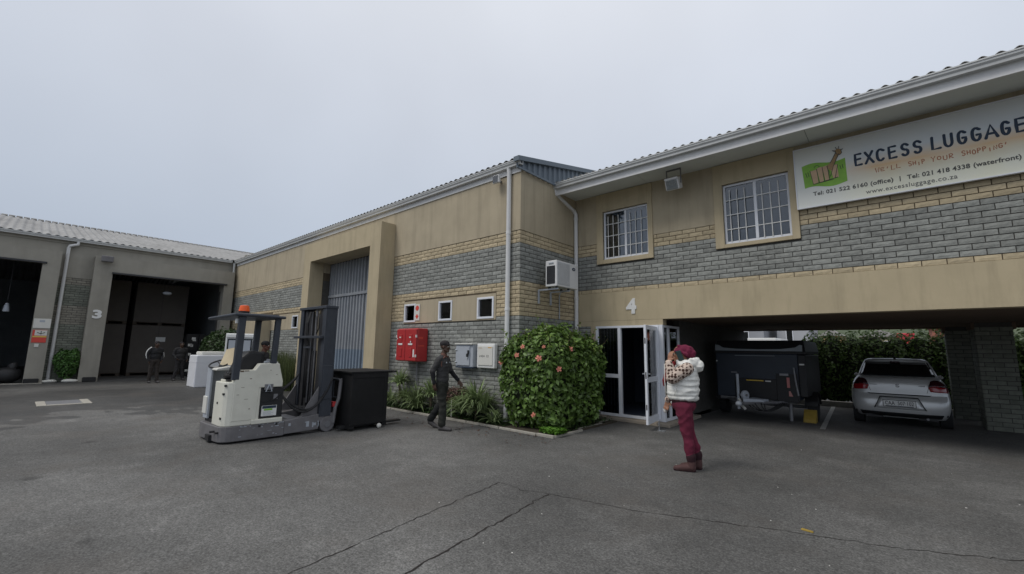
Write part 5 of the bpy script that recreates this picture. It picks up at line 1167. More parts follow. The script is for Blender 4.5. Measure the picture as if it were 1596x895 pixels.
for P in ([(.03, .965), (-.015, .975), (-.03, .955), (.0, .945)], [(-.03, .915), (.015, .905), (.03, .925), (.0, .935)]): eb.tube([(x, yrear(x, z) - .012, z) for x, z in P], .007, 6)
Lc(eb, 'emblem', M['chrome'])
for x0, x1 in ((-.50, -.36), (.36, .47)):
    b = MB()
    for i in range(6): xx = x0 + (x1 - x0) * i / 6; b.box((xx, yrear(xx, .945) - .008, .937), (xx + (x1 - x0) / 9, yrear(xx, .945) + .01, .953))
    Lc(b, 'badge', M['steel'])
Lc(MB().tube([(0, .98, 1.545), (0, 1.02, 1.60), (0, 1.1, 1.575)], [.025, .012, .025], 8), 'aerial_fin', M['black'], smooth=True)
Lc(MB().box((-.09, .885, 1.45), (.09, .93, 1.488)), 'brake_lamp', M['tail_dark'], bevel=.012)
for s in (-1, 1):
    m_ = Lc(MB().sphere((s * .865, 2.75, 1.06), (.06, .045, .05), 12, 8), 'mirror', M['car_paint'], smooth=True)
    Lc(MB().tube([(s * .735, 1.0, 1.13), (s * .63, 1.25, 1.44)], .012, 6), 'window_trim', M['black'])
    for y in (.72, 3.15):
        w_ = Lc(MB().tube([(s * .66, y, .305), (s * .67, y, .305), (s * .865, y, .305), (s * .872, y, .305)], [.25, .305, .305, .27], 28), 'wheel', M['rubber'], auto=True)
        r_ = MB().tube([(s * .868, y, .305), (s * .878, y, .305)], [.2, .19], 20).build('rim', M['chrome'], None); r_.parent = w_
    Lc(MB().box((s * .30, .10, .20), (s * .62, 3.6, .26)), 'underbody', M['black'])
Lc(MB().tube([(.45, .12, .24), (.45, -.0, .24)], .025, 10), 'exhaust', M['steel'])

# ------------------------------------------------------------------ trailer
tl = thing('box_trailer', 'dark blue and black box trailer with a jockey wheel under the carport', 'trailer', (-2.65, 13.5, 0))
TX0, TX1, TY0, TY1 = -3.62, -1.78, 12.4, 14.8
MB().box((TX0, TY0, .52), (TX1, TY1, 1.62)).build('body', M['trailer_blue'], tl, bevel=.02)
MB().box((TX0 - .02, TY0 - .02, 1.621), (TX1 + .16, TY1, 1.66)).build('rim', M['trailer_black'], tl)
MB().hexa([(TX0 - .03, TY0 - .02, 1.661), (TX1 + .18, TY0 - .02, 1.661), (TX1 + .18, TY1, 1.661), (TX0 - .03, TY1, 1.661), (TX0 + .02, TY0 + .08, 1.95), (TX1 + .13, TY0 + .08, 1.95), (TX1 + .13, TY1 - .1, 1.95), (TX0 + .02, TY1 - .1, 1.95)]).build('lid', M['trailer_black'], tl, bevel=.02)
lp_ = [(-3.60, 1.685), (-1.66, 1.685), (-1.655, 1.83), (-1.70, 1.84), (-1.80, 1.775), (-2.1, 1.735), (-2.6, 1.725), (-3.1, 1.735), (-3.42, 1.765), (-3.52, 1.83), (-3.60, 1.84)]
mb = MB(); mb.prism(lp_, lambda a, b: (a, TY0 - .075, b), lambda a, b: (a, TY0 - .03, b)); mb.build('lip', M['lip'], tl)
MB().box((-3.15, TY0 - .012, 1.56), (-2.25, TY0 - .001, 1.572)).build('trim_strip', M['lip'], tl)
MB().box((-3.18, TY0 - .03, .50), (TX1 - .0, TY0 - .003, 1.0)).build('lower_panel', M['trailer_black'], tl, bevel=.01)
MB().box((-2.24, TY0 - .05, .48), (-1.80, TY0 - .031, 1.14)).build('side_locker', M['trailer_black'], tl, bevel=.015)
MB().box((TX1 + .001, TY0 + .02, .62), (TX1 + .16, TY1, 1.60)).build('side_locker', M['trailer_black'], tl, bevel=.015)
MB().box((TX1 + .03, TY0 + .005, 1.36), (TX1 + .13, TY0 + .018, 1.395)).build('reflector', M['white'], tl); MB().box((TX0 + .005, TY0 - .012, 1.40), (TX0 + .04, TY0 - .001, 1.43)).build('reflector', M['white'], tl)
MB().box((-2.90, TY0 - .04, .94), (-2.52, TY0 - .031, .966)).build('reflector_strip', M['yellow'], tl); MB().box((-2.48, TY0 - .04, .935), (-2.36, TY0 - .031, .962)).build('reflector_strip', M['white'], tl)
MB().box((-2.02, TY0 - .06, .82), (-1.96, TY0 - .051, 1.06)).build('reflector_strip', mat('faded_red_tape', (.45, .16, .15), .5), tl); MB().hexa([(-1.99, TY0 - .06, .62), (-1.91, TY0 - .06, .62), (-1.91, TY0 - .052, .62), (-1.99, TY0 - .052, .62), (-1.99, TY0 - .06, .74), (-1.96, TY0 - .06, .74), (-1.96, TY0 - .052, .74), (-1.99, TY0 - .052, .74)]).build('reflector_strip', mat('faded_red_tape', (.42, .20, .18), .5), tl)
MB().box((-2.16, TY0 - .065, 1.10), (-1.98, TY0 - .05, 1.15)).build('latch', M['steel'], tl)
for P in ([(-1.86, TY0 - .06, 1.30), (-1.84, TY0 - .07, 1.0), (-1.80, TY0 - .06, .65)],): MB().tube(P, .02, 6).build('prop_stand', M['steel'], tl)
mb = MB()
for x in (-3.4, -2.0): mb.tube([(x, TY0 + .1, .47), (-2.86, 11.55, .44)], .035, 6)
mb.tube([(-2.86, 11.6, .44), (-2.85, 11.35, .44)], .05, 8); mb.tube([(-3.55, TY0 + .05, .48), (-1.85, TY0 + .05, .48)], .04, 6); mb.build('drawbar', M['steel'], tl)
MB().sphere((-2.85, 11.32, .46), (.07, .09, .06), 10, 8).build('coupling', M['meter_grey'], tl, smooth=True)
MB().tube([(-2.98, 11.85, .28), (-2.98, 11.85, 1.12)], .032, 10).build('jockey_stand', M['meter_grey'], tl, auto=True)
MB().tube([(-2.98, 11.85, 1.12), (-2.98, 11.8, 1.16), (-3.1, 11.8, 1.16)], .012, 6).build('jockey_crank', M['steel'], tl)
jw = MB().tube([(-2.86, 11.86, .62), (-2.80, 11.83, .62)], .11, 18).build('jockey_wheel', M['meter_grey'], tl, auto=True, bevel=.01); MB().tube([(-2.98, 11.85, .62), (-2.78, 11.825, .62)], .03, 8).build('axle', M['steel'], jw)
MB().tube([(-2.96, 11.82, .52), (-2.88, 11.72, .38), (-2.80, 11.7, .30)], .03, 8).build('jockey_foot', M['offwhite'], tl, auto=True)
MB().hexa([(-2.85, 11.7, .47), (-2.45, 11.95, .47), (-2.4, 12.2, .47), (-2.75, 12.2, .47), (-2.85, 11.72, .55), (-2.5, 11.95, .53), (-2.4, 12.2, .53), (-2.75, 12.2, .55)]).build('drawbar_cover', M['meter_grey'], tl, bevel=.01)
mb = MB(); rr = random.Random(9)
for i in range(5): mb.tube(bez([(-2.8 + i * .1, 11.8 + rr.uniform(-.1, .1), .46), (-2.6 + i * .05, 11.75, .2), (-2.3, 11.9, .25), (-2.2 + i * .04, 12.3, .46)], 8), .012, 5)
mb.build('lighting_cable', M['rubber'], tl, smooth=True)
for x in (TX0 - .06, TX1 + .14):
    w_ = MB().tube([(x - .1, 13.3, .31), (x - .09, 13.3, .31), (x + .09, 13.3, .31), (x + .1, 13.3, .31)], [.26, .31, .31, .26], 24).build('wheel', M['rubber'], tl, auto=True)
    mb = MB(); P = [(13.3 + .40 * math.cos(R(a)), .31 + .40 * math.sin(R(a))) for a in range(10, 171, 16)]
    mb.prism(P + [(13.3 + .37 * math.cos(R(a)), .31 + .37 * math.sin(R(a))) for a in range(170, 9, -16)], lambda a, b: (x - .13, a, b), lambda a, b: (x + .13, a, b)); mb.build('mudguard', M['trailer_black'], tl)
MB().tube([(TX0, 13.3, .31), (TX1, 13.3, .31)], .04, 8).build('axle', M['steel'], tl)
MB().tube([(-2.02, 12.6, .02), (-2.02, 12.6, .5)], .04, 8).build('prop_stand', M['steel'], tl)
cw = thing('wheel_chock', 'yellow wedge wheel chock in front of the trailer wheel', 'wheel chock', (-1.66, 12.85, 0))
mb = MB(); mb.prism([(12.72, 0), (13.0, 0), (13.02, .27), (12.95, .29), (12.74, .08)], lambda a, b: (-1.80, a, b), lambda a, b: (-1.54, a, b)); mb.build('wedge', M['yellow_dull'], cw, bevel=.01)
# ------------------------------------------------------------------ people: one continuous surface per body, grown from limbs that taper and then fused
class Fig:
    """prims in the figure's own frame: +Y forward, +X its right hand side"""
    def __init__(s): s.p = {}
    def cap(s, a, b, ra, rb, m, g='body', sq=None): s.p.setdefault(g, []).append(('c', Vector(a), Vector(b), ra, rb, m, sq)); return s
    def ell(s, c, r, m, g='body', rot=None): s.p.setdefault(g, []).append(('e', Vector(c), Vector(r), rot, 0, m, None)); return s
    def limb(s, pts, rad, m, g='body'):
        for i in range(len(pts) - 1): s.cap(pts[i], pts[i + 1], rad[i], rad[i + 1], m if isinstance(m, str) else m[i], g)
        return s
def _capmesh(mb, a, b, ra, rb, n=14):
    d = b - a; L_ = d.length
    if L_ < 1e-6: mb.sphere(a, ra, n, 8); return
    t = d / L_; P = []; Rr = []
    for k in range(5): q = -math.pi / 2 + k * math.pi / 8; P.append(a + t * (ra * math.sin(q))); Rr.append(max(.0005, ra * math.cos(q)))
    for k in range(5): q = k * math.pi / 8; P.append(b + t * (rb * math.sin(q))); Rr.append(max(.0005, rb * math.cos(q)))
    mb.tube([tuple(p) for p in P], Rr, n)
def fuse(name, prims, mats, voxel, smooth_it, root):
    mb = MB()
    for pr_ in prims:
        if pr_[0] == 'c': _capmesh(mb, pr_[1], pr_[2], pr_[3], pr_[4])
        else:
            k = len(mb.v); mb.sphere((0, 0, 0), tuple(pr_[2]), 16, 12); rot = pr_[3] or Matrix.Identity(3)
            for i in range(k, len(mb.v)): mb.v[i] = tuple(rot @ Vector(mb.v[i]) + pr_[1])
    me = mb.mesh(name, M['black']); o = bpy.data.objects.new(name, me); COL.objects.link(o)
    r_ = o.modifiers.new('fuse', 'REMESH'); r_.mode = 'VOXEL'; r_.voxel_size = voxel
    s_ = o.modifiers.new('soft', 'SMOOTH'); s_.iterations = smooth_it; s_.factor = .5
    dg = bpy.context.evaluated_depsgraph_get(); m2 = bpy.data.meshes.new_from_object(o.evaluated_get(dg))
    o.modifiers.clear(); o.data = m2; bpy.data.meshes.remove(me); m2.name = name
    keys = []
    for pr_ in prims:
        if pr_[5] not in keys: keys.append(pr_[5])
    m2.materials.clear()
    for k in keys: m2.materials.append(mats[k])
    n = len(m2.vertices); co = np.empty(n * 3); m2.vertices.foreach_get('co', co); co = co.reshape(-1, 3)
    best = np.full(n, 1e9); idx = np.zeros(n, int)
    for pr_ in prims:
        if pr_[0] == 'c':
            a, b = np.array(pr_[1]), np.array(pr_[2]); d = b - a; L2 = max(1e-12, d @ d); t = np.clip(((co - a) @ d) / L2, 0, 1)
            ds = np.linalg.norm(co - a - t[:, None] * d, axis=1) - (pr_[3] + (pr_[4] - pr_[3]) * t)
        else:
            q = co - np.array(pr_[1]); rot = pr_[3]
            if rot: q = q @ np.array(rot)
            r3 = np.array(pr_[2]); ds = (np.linalg.norm(q / r3, axis=1) - 1) * r3.min()
        w = ds < best; best[w] = ds[w]; idx[w] = keys.index(pr_[5])
    FOLD = {'trouser': (.010, (6, 6, 8)), 'trouser2': (.010, (6, 6, 8)), 'shirt': (.008, (6, 6, 9)), 'shirt2': (.007, (8, 8, 14)), 'sleeve': (.007, (8, 8, 14)), 'vest': (.012, (4, 4, 11)), 'scarf': (.007, (9, 9, 16)), 'knit': (.005, (9, 9, 12)), 'dark': (.006, (7, 7, 12))}
    no = np.empty(n * 3); m2.vertices.foreach_get('normal', no); no = no.reshape(-1, 3)
    for ki, k in enumerate(keys):
        if k in FOLD:
            amp, sc_ = FOLD[k]; sel = np.nonzero(idx == ki)[0]
            for q in sel:
                c_ = co[q]; h = 1 - abs(mnoise.noise(Vector((c_[0] * sc_[0], c_[1] * sc_[1] + c_[2] * 2, c_[2] * sc_[2])))) * 2.2 + .35 * mnoise.noise(Vector(c_ * 22))
                co[q] = c_ + no[q] * amp * (h - .6)
    m2.vertices.foreach_set('co', co.ravel())
    np_ = len(m2.polygons); ls = np.empty(np_, int); m2.polygons.foreach_get('loop_start', ls); vi = np.empty(len(m2.loops), int); m2.loops.foreach_get('vertex_index', vi)
    m2.polygons.foreach_set('material_index', idx[vi[ls]]); m2.polygons.foreach_set('use_smooth', [True] * np_); m2.update()
    if root is not None: o.parent = root
    return o
def hand(f, wrist, dirv, palmn, side, curl, m, g='body', s=1.0, spread=.012, thumb_in=.5):
    """palm plus four unequal bent fingers and a thumb leaving the side near its base"""
    d = Vector(dirv).normalized(); n = Vector(palmn); n = (n - d * n.dot(d)).normalized(); w = d.cross(n) * side; W_ = Vector(wrist)
    c = W_ + d * .045 * s
    for k in (-.028, -.009, .010, .028): f.cap(W_ + w * k * .6 * s, W_ + d * .085 * s + w * k * s, .0145 * s, .0125 * s, m, g)
    for k, L_ in ((-.030, .068), (-.010, .080), (.011, .075), (.030, .058)):
        p = W_ + d * .088 * s + w * k * 1.05 * s; a = 0; q = p
        for j, fr in enumerate((.45, .32, .23)):
            a += curl * (1 + .15 * (k * 30)); v = d * math.cos(a) + n * math.sin(a) + w * (k * .6); nq = q + v.normalized() * L_ * fr * s
            f.cap(q, nq, (.0098 - .0012 * j) * s, (.0088 - .0012 * j) * s, m, g); q = nq
    b = W_ + d * .022 * s - w * .030 * s; v1 = (d * .75 - w * .75 + n * thumb_in * .4).normalized(); v2 = (d * .95 - w * .15 + n * thumb_in).normalized()
    f.cap(b, b + v1 * .034 * s, .014 * s, .0115 * s, m, g); f.cap(b + v1 * .034 * s, b + v1 * .034 * s + v2 * .033 * s, .011 * s, .0088 * s, m, g)
def head(f, c, m, tilt=0.0, s=1.0, yaw=0.0, g='body', hair=None):
    """c: centre of the skull; faces +Y turned by yaw"""
    rm = Matrix.Rotation(yaw, 3, 'Z') @ Matrix.Rotation(tilt, 3, 'X'); C0 = Vector(c); T = lambda x, y, z: C0 + rm @ (Vector((x, y, z)) * s)
    f.ell(T(0, -.012, .030), Vector((.074, .094, .088)) * s, m, g, rm); f.ell(T(0, .022, -.035), Vector((.060, .070, .085)) * s, m, g, rm)
    f.cap(T(-.018, .062, -.092), T(.018, .062, -.092), .026 * s, .026 * s, m, g)                                        # chin
    for q in (-1, 1):
        f.cap(T(q * .052, .0, -.055), T(q * .030, .05, -.085), .020 * s, .020 * s, m, g); f.ell(T(q * .034, .068, -.018), Vector((.024, .018, .020)) * s, m, g, rm)     # jaw, cheek
        f.cap(T(q * .012, .083, .022), T(q * .050, .066, .024), .0095 * s, .0085 * s, m, g)                               # brow
        f.ell(T(q * .077, -.012, -.005), Vector((.009, .019, .032)) * s, m, g, rm)                                          # ear
    f.cap(T(0, .086, .012), T(0, .106, -.030), .0085 * s, .013 * s, m, g); f.cap(T(-.013, .094, -.034), T(.013, .094, -.034), .009 * s, .009 * s, m, g)
    f.cap(T(-.018, .085, -.060), T(.018, .085, -.060), .007 * s, .007 * s, 'lips', g); f.cap(T(-.015, .084, -.070), T(.015, .084, -.070), .0075 * s, .0075 * s, 'lips', g)
    return T
def eyes(T, root, rm_scale=1.0):
    w_ = MB(); b_ = MB()
    for q in (-1, 1):
        p = T(q * .032, .074, .006); w_.sphere(p, .0125 * rm_scale, 10, 8); p2 = T(q * .032, .0835, .006); b_.sphere(p2, .0062 * rm_scale, 8, 6)
    o = w_.build('eyes', M['offwhite'], None, smooth=True); o.parent = root; o = b_.build('pupils', M['black'], None, smooth=True); o.parent = root
PM = dict(skin=M['skin'], lips=mat('dark_lips', (.060, .026, .022), .5), shirt=mat('charcoal_shirt', (.046, .045, .045), .95, .2, 9, .25, 30), shirt2=mat('black_sleeve', (.012, .012, .014), .95, .15, 9, .2, 30),
          seam=mat('dull_red_seam', (.13, .065, .05), .95), trouser=mat('dark_olive_trouser', (.023, .024, .020), .95, .3, 6, .3, 22), trouser2=mat('black_trouser_panel', (.013, .014, .014), .95, .2, 6, .3, 22),
          shoe=mat('grey_work_shoe', (.075, .07, .07), .7, .2, 20), sole=mat('shoe_sole', (.03, .028, .028), .8), cap=mat('charcoal_cap', (.026, .023, .024), .9, .15, 14, .15, 60))
# man in the cap, walking along the planting bed
man = thing('person', 'man in charcoal clothes and cap walking past the fire cabinet', 'person', (-7.10, 5.93, 0), R(-66))
f = Fig(); cm = 'trouser'
f.limb([(.085, 0, .90), (.09, .075, .50), (.095, .085, .095)], [.105, .078, .060], ['trouser', 'trouser'])            # right leg forward, planted
f.limb([(.095, .085, .40), (.10, .075, .14)], [.078, .080], 'trouser')
f.limb([(-.085, 0, .90), (-.09, -.035, .50), (-.095, -.29, .17)], [.105, .078, .058], ['trouser', 'trouser2'])
f.limb([(-.09, -.12, .42), (-.095, -.26, .20)], [.074, .076], 'trouser2')
f.cap((.095, .045, .058), (.10, .16, .050), .047, .044, 'shoe'); f.cap((.10, .16, .046), (.105, .27, .036), .046, .032, 'shoe'); f.cap((.095, .03, .022), (.105, .275, .018), .030, .026, 'sole'); f.cap((.095, .03, .07), (.095, .05, .10), .045, .045, 'shoe')
f.cap((-.095, -.30, .14), (-.10, -.20, .070), .046, .042, 'shoe'); f.cap((-.10, -.20, .065), (-.10, -.11, .034), .043, .032, 'shoe'); f.cap((-.095, -.315, .10), (-.10, -.19, .035), .025, .026, 'sole')
f.ell((0, -.005, .90), (.165, .118, .16), 'trouser')
for z, rx, ry in ((1.00, .174, .128), (1.07, .172, .126), (1.14, .172, .126), (1.21, .178, .130), (1.28, .186, .132), (1.33, .188, .130)): f.ell((0, .006, z), (rx, ry, .13 if z > 1.02 else .10), 'shirt'); f.cap((-.135, 0, 1.405), (.135, 0, 1.405), .075, .075, 'shirt'); f.cap((-.05, 0, 1.44), (.05, 0, 1.44), .075, .075, 'shirt')
f.limb([(.175, -.005, 1.40), (.235, -.105, 1.17)], [.070, .057], 'shirt'); f.limb([(.235, -.105, 1.165), (.235, -.06, .945)], [.054, .040], 'shirt2')
f.limb([(-.175, .01, 1.40), (-.225, .085, 1.17)], [.070, .057], 'shirt'); f.limb([(-.225, .085, 1.165), (-.245, .245, .985)], [.054, .040], 'shirt2')
for q in (-1, 1): f.cap((q * .075, .09, 1.475), (q * .155, .03, 1.37), .012, .012, 'seam'); f.cap((q * .155, .05, 1.37), (q * .165, .06, 1.27), .020, .010, 'seam')
for q, y, z in ((.08, .128, 1.33), (-.075, .128, 1.335)): pass
f.limb([(0, -.002, 1.46), (0, .025, 1.565)], [.062, .056], 'skin'); f.cap((-.03, .02, 1.485), (.03, .02, 1.485), .062, .062, 'seam')
hand(f, (.235, -.052, .925), (-.02, .12, -1), (-1, .1, 0), 1, .42, 'skin'); hand(f, (-.246, .262, .965), (.0, .62, -.75), (1, .0, .2), -1, .35, 'skin')
Th = head(f, (0, .045, 1.665), 'skin', yaw=R(8))
fuse('body', f.p['body'], PM, .0075, 3, man)
fc_ = Fig(); rm = Matrix.Rotation(R(8), 3, 'Z')
fc_.ell(Th(0, -.014, .066), (.086, .106, .074), 'cap', 'cap', rm); fc_.cap(Th(-.055, .07, .052), Th(.055, .07, .052), .018, .018, 'cap', 'cap')
for k in (-.05, -.025, 0, .025, .05): fc_.cap(Th(k, .08, .053), Th(k * .8, .175 - abs(k) * .5, .040), .010, .0075, 'cap', 'cap')
fuse('cap', fc_.p['cap'], PM, .006, 3, man); eyes(Th, man, .9)
lo = MB()
for q in (-.085, .075): lo.prism([(q - .018, 1.335), (q + .018, 1.335), (q, 1.362)], lambda a, b: (a, .131 - abs(a) * .13, b), lambda a, b: (a, .140 - abs(a) * .13, b))
o = lo.build('chest_badge', M['meter_grey'], None); o.parent = man

# woman on the phone
def knit():
    m, t, b = new_mat('cream_knit_with_brown_ovals'); n = t.nodes.new; L = t.links.new
    tcn = n('ShaderNodeTexCoord'); mp = n('ShaderNodeMapping'); mp.inputs['Scale'].default_value = (30, 21, 21); L(tcn.outputs['Object'], mp.inputs[0])
    v = n('ShaderNodeTexVoronoi'); v.feature = 'F1'; v.inputs['Scale'].default_value = 1.0; v.inputs['Randomness'].default_value = .35; L(mp.outputs[0], v.inputs['Vector'])
    r = n('ShaderNodeMapRange'); r.inputs[1].default_value = .40; r.inputs[2].default_value = .46; L(v.outputs['Distance'], r.inputs[0])
    mx = n('ShaderNodeMixRGB'); L(r.outputs[0], mx.inputs[0]); mx.inputs[1].default_value = (.055, .026, .018, 1); mx.inputs[2].default_value = (.52, .42, .35, 1)
    L(mx.outputs[0], b.inputs['Base Color']); b.inputs['Roughness'].default_value = .95
    return m
def quilt():
    m, t, b = new_mat('white_quilted_nylon'); n = t.nodes.new; L = t.links.new
    b.inputs['Base Color'].default_value = (.74, .735, .69, 1); b.inputs['Roughness'].default_value = .5
    tcn = n('ShaderNodeTexCoord'); nz = n('ShaderNodeTexNoise'); nz.inputs['Scale'].default_value = 14; nz.inputs['Detail'].default_value = 3; L(tcn.outputs['Object'], nz.inputs[0])
    bp = n('ShaderNodeBump'); bp.inputs['Strength'].default_value = .5; bp.inputs['Distance'].default_value = .02; L(nz.outputs['Fac'], bp.inputs['Height']); L(bp.outputs[0], b.inputs['Normal'])
    return m
WM = dict(skin=M['skin_w'], lips=mat('woman_lips', (.24, .07, .06), .5), vest=quilt(), knit=knit(), scarf=mat('burgundy_headscarf', (.14, .012, .040), .9, .15, 8, .35, 18), scarf_d=mat('shaded_scarf_knot', (.055, .018, .028), .9, .15, 8, .3, 18),
          trouser=mat('burgundy_trouser', (.125, .014, .035), .9, .15, 6, .45, 16), dark=mat('dark_maroon_hem', (.040, .014, .018), .95), boot=mat('brown_suede_boot', (.075, .036, .034), .8, .2, 15, .1, 40), cuff=mat('dark_boot_cuff', (.030, .010, .014), .9), red=mat('red_tassel_scarf', (.20, .018, .022), .95, .2, 14))
wo = thing('person', 'woman in a white puffer vest and burgundy headscarf talking on a phone', 'person', (-2.33, 6.45, 0), math.atan2(-.33, -.944) - math.pi / 2)
f = Fig()
# legs: hips slightly ahead of the heels
for s, dy in ((-1, -.02), (1, -.105)):
    f.limb([(s * .095, .025, .88), (s * .09, .005 + dy * .4, .50), (s * .085, -.02 + dy, .20)], [.122, .074, .058], 'trouser')
    f.limb([(s * .09, -.01 + dy * .5, .40), (s * .087, -.03 + dy * .8, .30)], [.074, .068], 'trouser')
    f.cap((s * .085, -.028 + dy, .205), (s * .085, -.028 + dy, .17), .068, .064, 'cuff'); f.cap((s * .085, -.03 + dy, .16), (s * .085, -.035 + dy, .06), .056, .056, 'boot')
    f.cap((s * .085, -.03 + dy, .06), (s * .09, .09 + dy, .046), .050, .046, 'boot'); f.cap((s * .09, .09 + dy, .044), (s * .095, .175 + dy, .036), .044, .032, 'boot'); f.cap((s * .085, -.055 + dy, .022), (s * .095, .18 + dy, .020), .034, .030, 'cuff')
f.ell((0, .02, .90), (.195, .165, .14), 'trouser'); f.ell((0, .03, .965), (.20, .185, .075), 'dark')
f.ell((0, .02, 1.15), (.18, .16, .22), 'dark'); f.ell((0, -.02, 1.36), (.19, .14, .14), 'dark')
f.limb([(0, -.02, 1.44), (0, .015, 1.56)], [.064, .058], 'skin')
# left arm (towards the camera): upper arm forward and down, forearm folded up to the face
f.limb([(-.20, -.045, 1.405), (-.255, .155, 1.275)], [.092, .084], 'knit'); f.limb([(-.255, .155, 1.275), (-.195, .195, 1.47)], [.080, .056], 'knit')
# right arm down in front, hand near the hem
f.limb([(.20, -.02, 1.40), (.235, .06, 1.13)], [.085, .07], 'knit'); f.limb([(.235, .06, 1.13), (.12, .24, .94)], [.066, .046], 'knit')
f.cap((-.195, .195, 1.47), (-.170, .185, 1.515), .040, .030, 'skin')
hand(f, (-.170, .185, 1.505), (.16, -.16, 1), (.75, -.55, .0), 1, .26, 'skin', thumb_in=.8)
hand(f, (.12, .24, .925), (-.1, .2, -1), (-1, .2, 0), 1, .5, 'skin')
TW = head(f, (0, .045, 1.610), 'skin', tilt=R(-4), s=1.0)
fuse('body', f.p['body'], WM, .0072, 3, wo); eyes(TW, wo, .95)
g = Fig(); rt = Matrix.Rotation(R(-14), 3, 'X')
g.ell((0, .005, 1.665), (.093, .122, .078), 'scarf', 'h', rt); g.ell((0, -.055, 1.645), (.088, .098, .085), 'scarf', 'h', rt); g.cap((-.06, .10, 1.655), (.06, .10, 1.655), .022, .022, 'scarf', 'h'); g.ell((0, -.10, 1.62), (.070, .075, .075), 'scarf', 'h')
g.cap((-.078, .06, 1.66), (-.088, -.05, 1.60), .020, .024, 'scarf', 'h'); g.cap((.078, .06, 1.66), (.088, -.05, 1.60), .020, .024, 'scarf', 'h')
g.cap((-.05, .06, 1.725), (.045, -.09, 1.70), .022, .026, 'scarf', 'h'); g.cap((.05, .06, 1.722), (-.05, -.09, 1.70), .022, .026, 'scarf', 'h')
fuse('headscarf', g.p['h'], WM, .007, 3, wo)
v = Fig()      # vest: padded rolls stacked from hem to shoulder
for z, rx, ry, y0 in ((1.00, .218, .215, .022), (1.05, .232, .226, .025), (1.115, .236, .228, .022), (1.185, .232, .220, .014), (1.25, .225, .205, .002), (1.32, .215, .185, -.012), (1.385, .202, .160, -.025)):
    v.ell((0, y0, z), (rx, ry, .115 if z > 1.06 else .075), 'vest', 'v')
v.cap((-.115, -.03, 1.45), (.115, -.03, 1.45), .085, .085, 'vest', 'v')
v.cap((-.09, .06, 1.475), (-.065, .085, 1.51), .045, .030, 'vest', 'v'); v.cap((.09, .06, 1.475), (.065, .085, 1.51), .045, .030, 'vest', 'v')
for a in range(-3, 4): th = a * R(30); v.cap((.10 * math.sin(th), -.115 - .09 * math.cos(th) + .0, 1.475), (.115 * math.sin(th), -.10 - .085 * math.cos(th), 1.525 + .012 * math.cos(th)), .042, .032, 'vest', 'v')
v.ell((0, -.20, 1.445), (.12, .075, .085), 'vest', 'v')
vo = fuse('puffer_vest', v.p['v'], WM, .010, 2, wo)
a_ = MB(); a_.tube([(-.238, .10, 1.16), (-.240, .135, 1.03)], .006, 6); a_.tube([(-.02, .262, 1.46), (-.0, .268, 1.2), (0, .255, .98)], .006, 6); o = a_.build('zip', M['offwhite'], None, smooth=True); o.parent = wo
s_ = Fig(); s_.limb([(.05, .13, 1.47), (.06, .235, 1.36), (.05, .275, 1.22)], [.035, .032, .022], 'red', 's'); s_.limb([(.05, .275, 1.22), (.07, .285, 1.14)], [.03, .012], 'red', 's'); fuse('scarf', s_.p['s'], WM, .009, 2, wo)
b_ = MB(); P = [TW(q, .088, .012) for q in (-.05, -.03, -.012, .012, .03, .05)]; b_.tube([tuple(TW(-.078, .0, .012)), tuple(TW(-.052, .084, .012)), tuple(TW(0, .098, .014)), tuple(TW(.052, .084, .012)), tuple(TW(.078, .0, .012))], .003, 6)
for q in (-1, 1): b_.box(tuple(TW(q * .012, .093, -.010)), tuple(TW(q * .05, .096, .016)))
o = b_.build('glasses', M['black'], None); o.parent = wo
rg = MB().tube([(-.175 + .016 * math.cos(t * math.pi / 8), .18, .928 + .018 * math.sin(t * math.pi / 8)) for t in range(17)], .004, 5).build('belt_ring', M['offwhite'], None, smooth=True); rg.parent = wo
ph = thing('phone', 'dark phone held to the ear of the woman in the white vest', 'phone', (0, 0, 0)); ph.parent = None
wm = wmat(wo); pm = MB(); c0 = Vector((-.105, .045, 1.585)); ex, ey, ez = Vector((.12, .93, -.30)).normalized() * .036, Vector((-.2, .34, .95)).normalized() * .074, Vector((-1, .05, -.15)).normalized() * .006
ph.location = wm @ c0; pm.hexa([tuple(wm @ (c0 + sx * ex + sy * ey + sz * ez)) for sz in (-1, 1) for sx, sy in ((-1, -1), (1, -1), (1, 1), (-1, 1))])
pm.build('phone_case', mat('dark_teal_phone', (.035, .065, .065), .3, .1, 20), ph, bevel=.004)
wt_ = thing('white_pouch', 'small white pouch dangling from the free hand of the woman', 'pouch', (0, 0, 0)); wt_.location = wm @ Vector((.12, .27, .80))
pb = MB(); pb.sphere(wm @ Vector((.115, .275, .785)), (.03, .035, .045), 10, 8); pb.tube([wm @ Vector((.115, .27, .86)), wm @ Vector((.115, .275, .80))], .008, 6); pb.build('pouch', M['offwhite'], wt_, smooth=True)

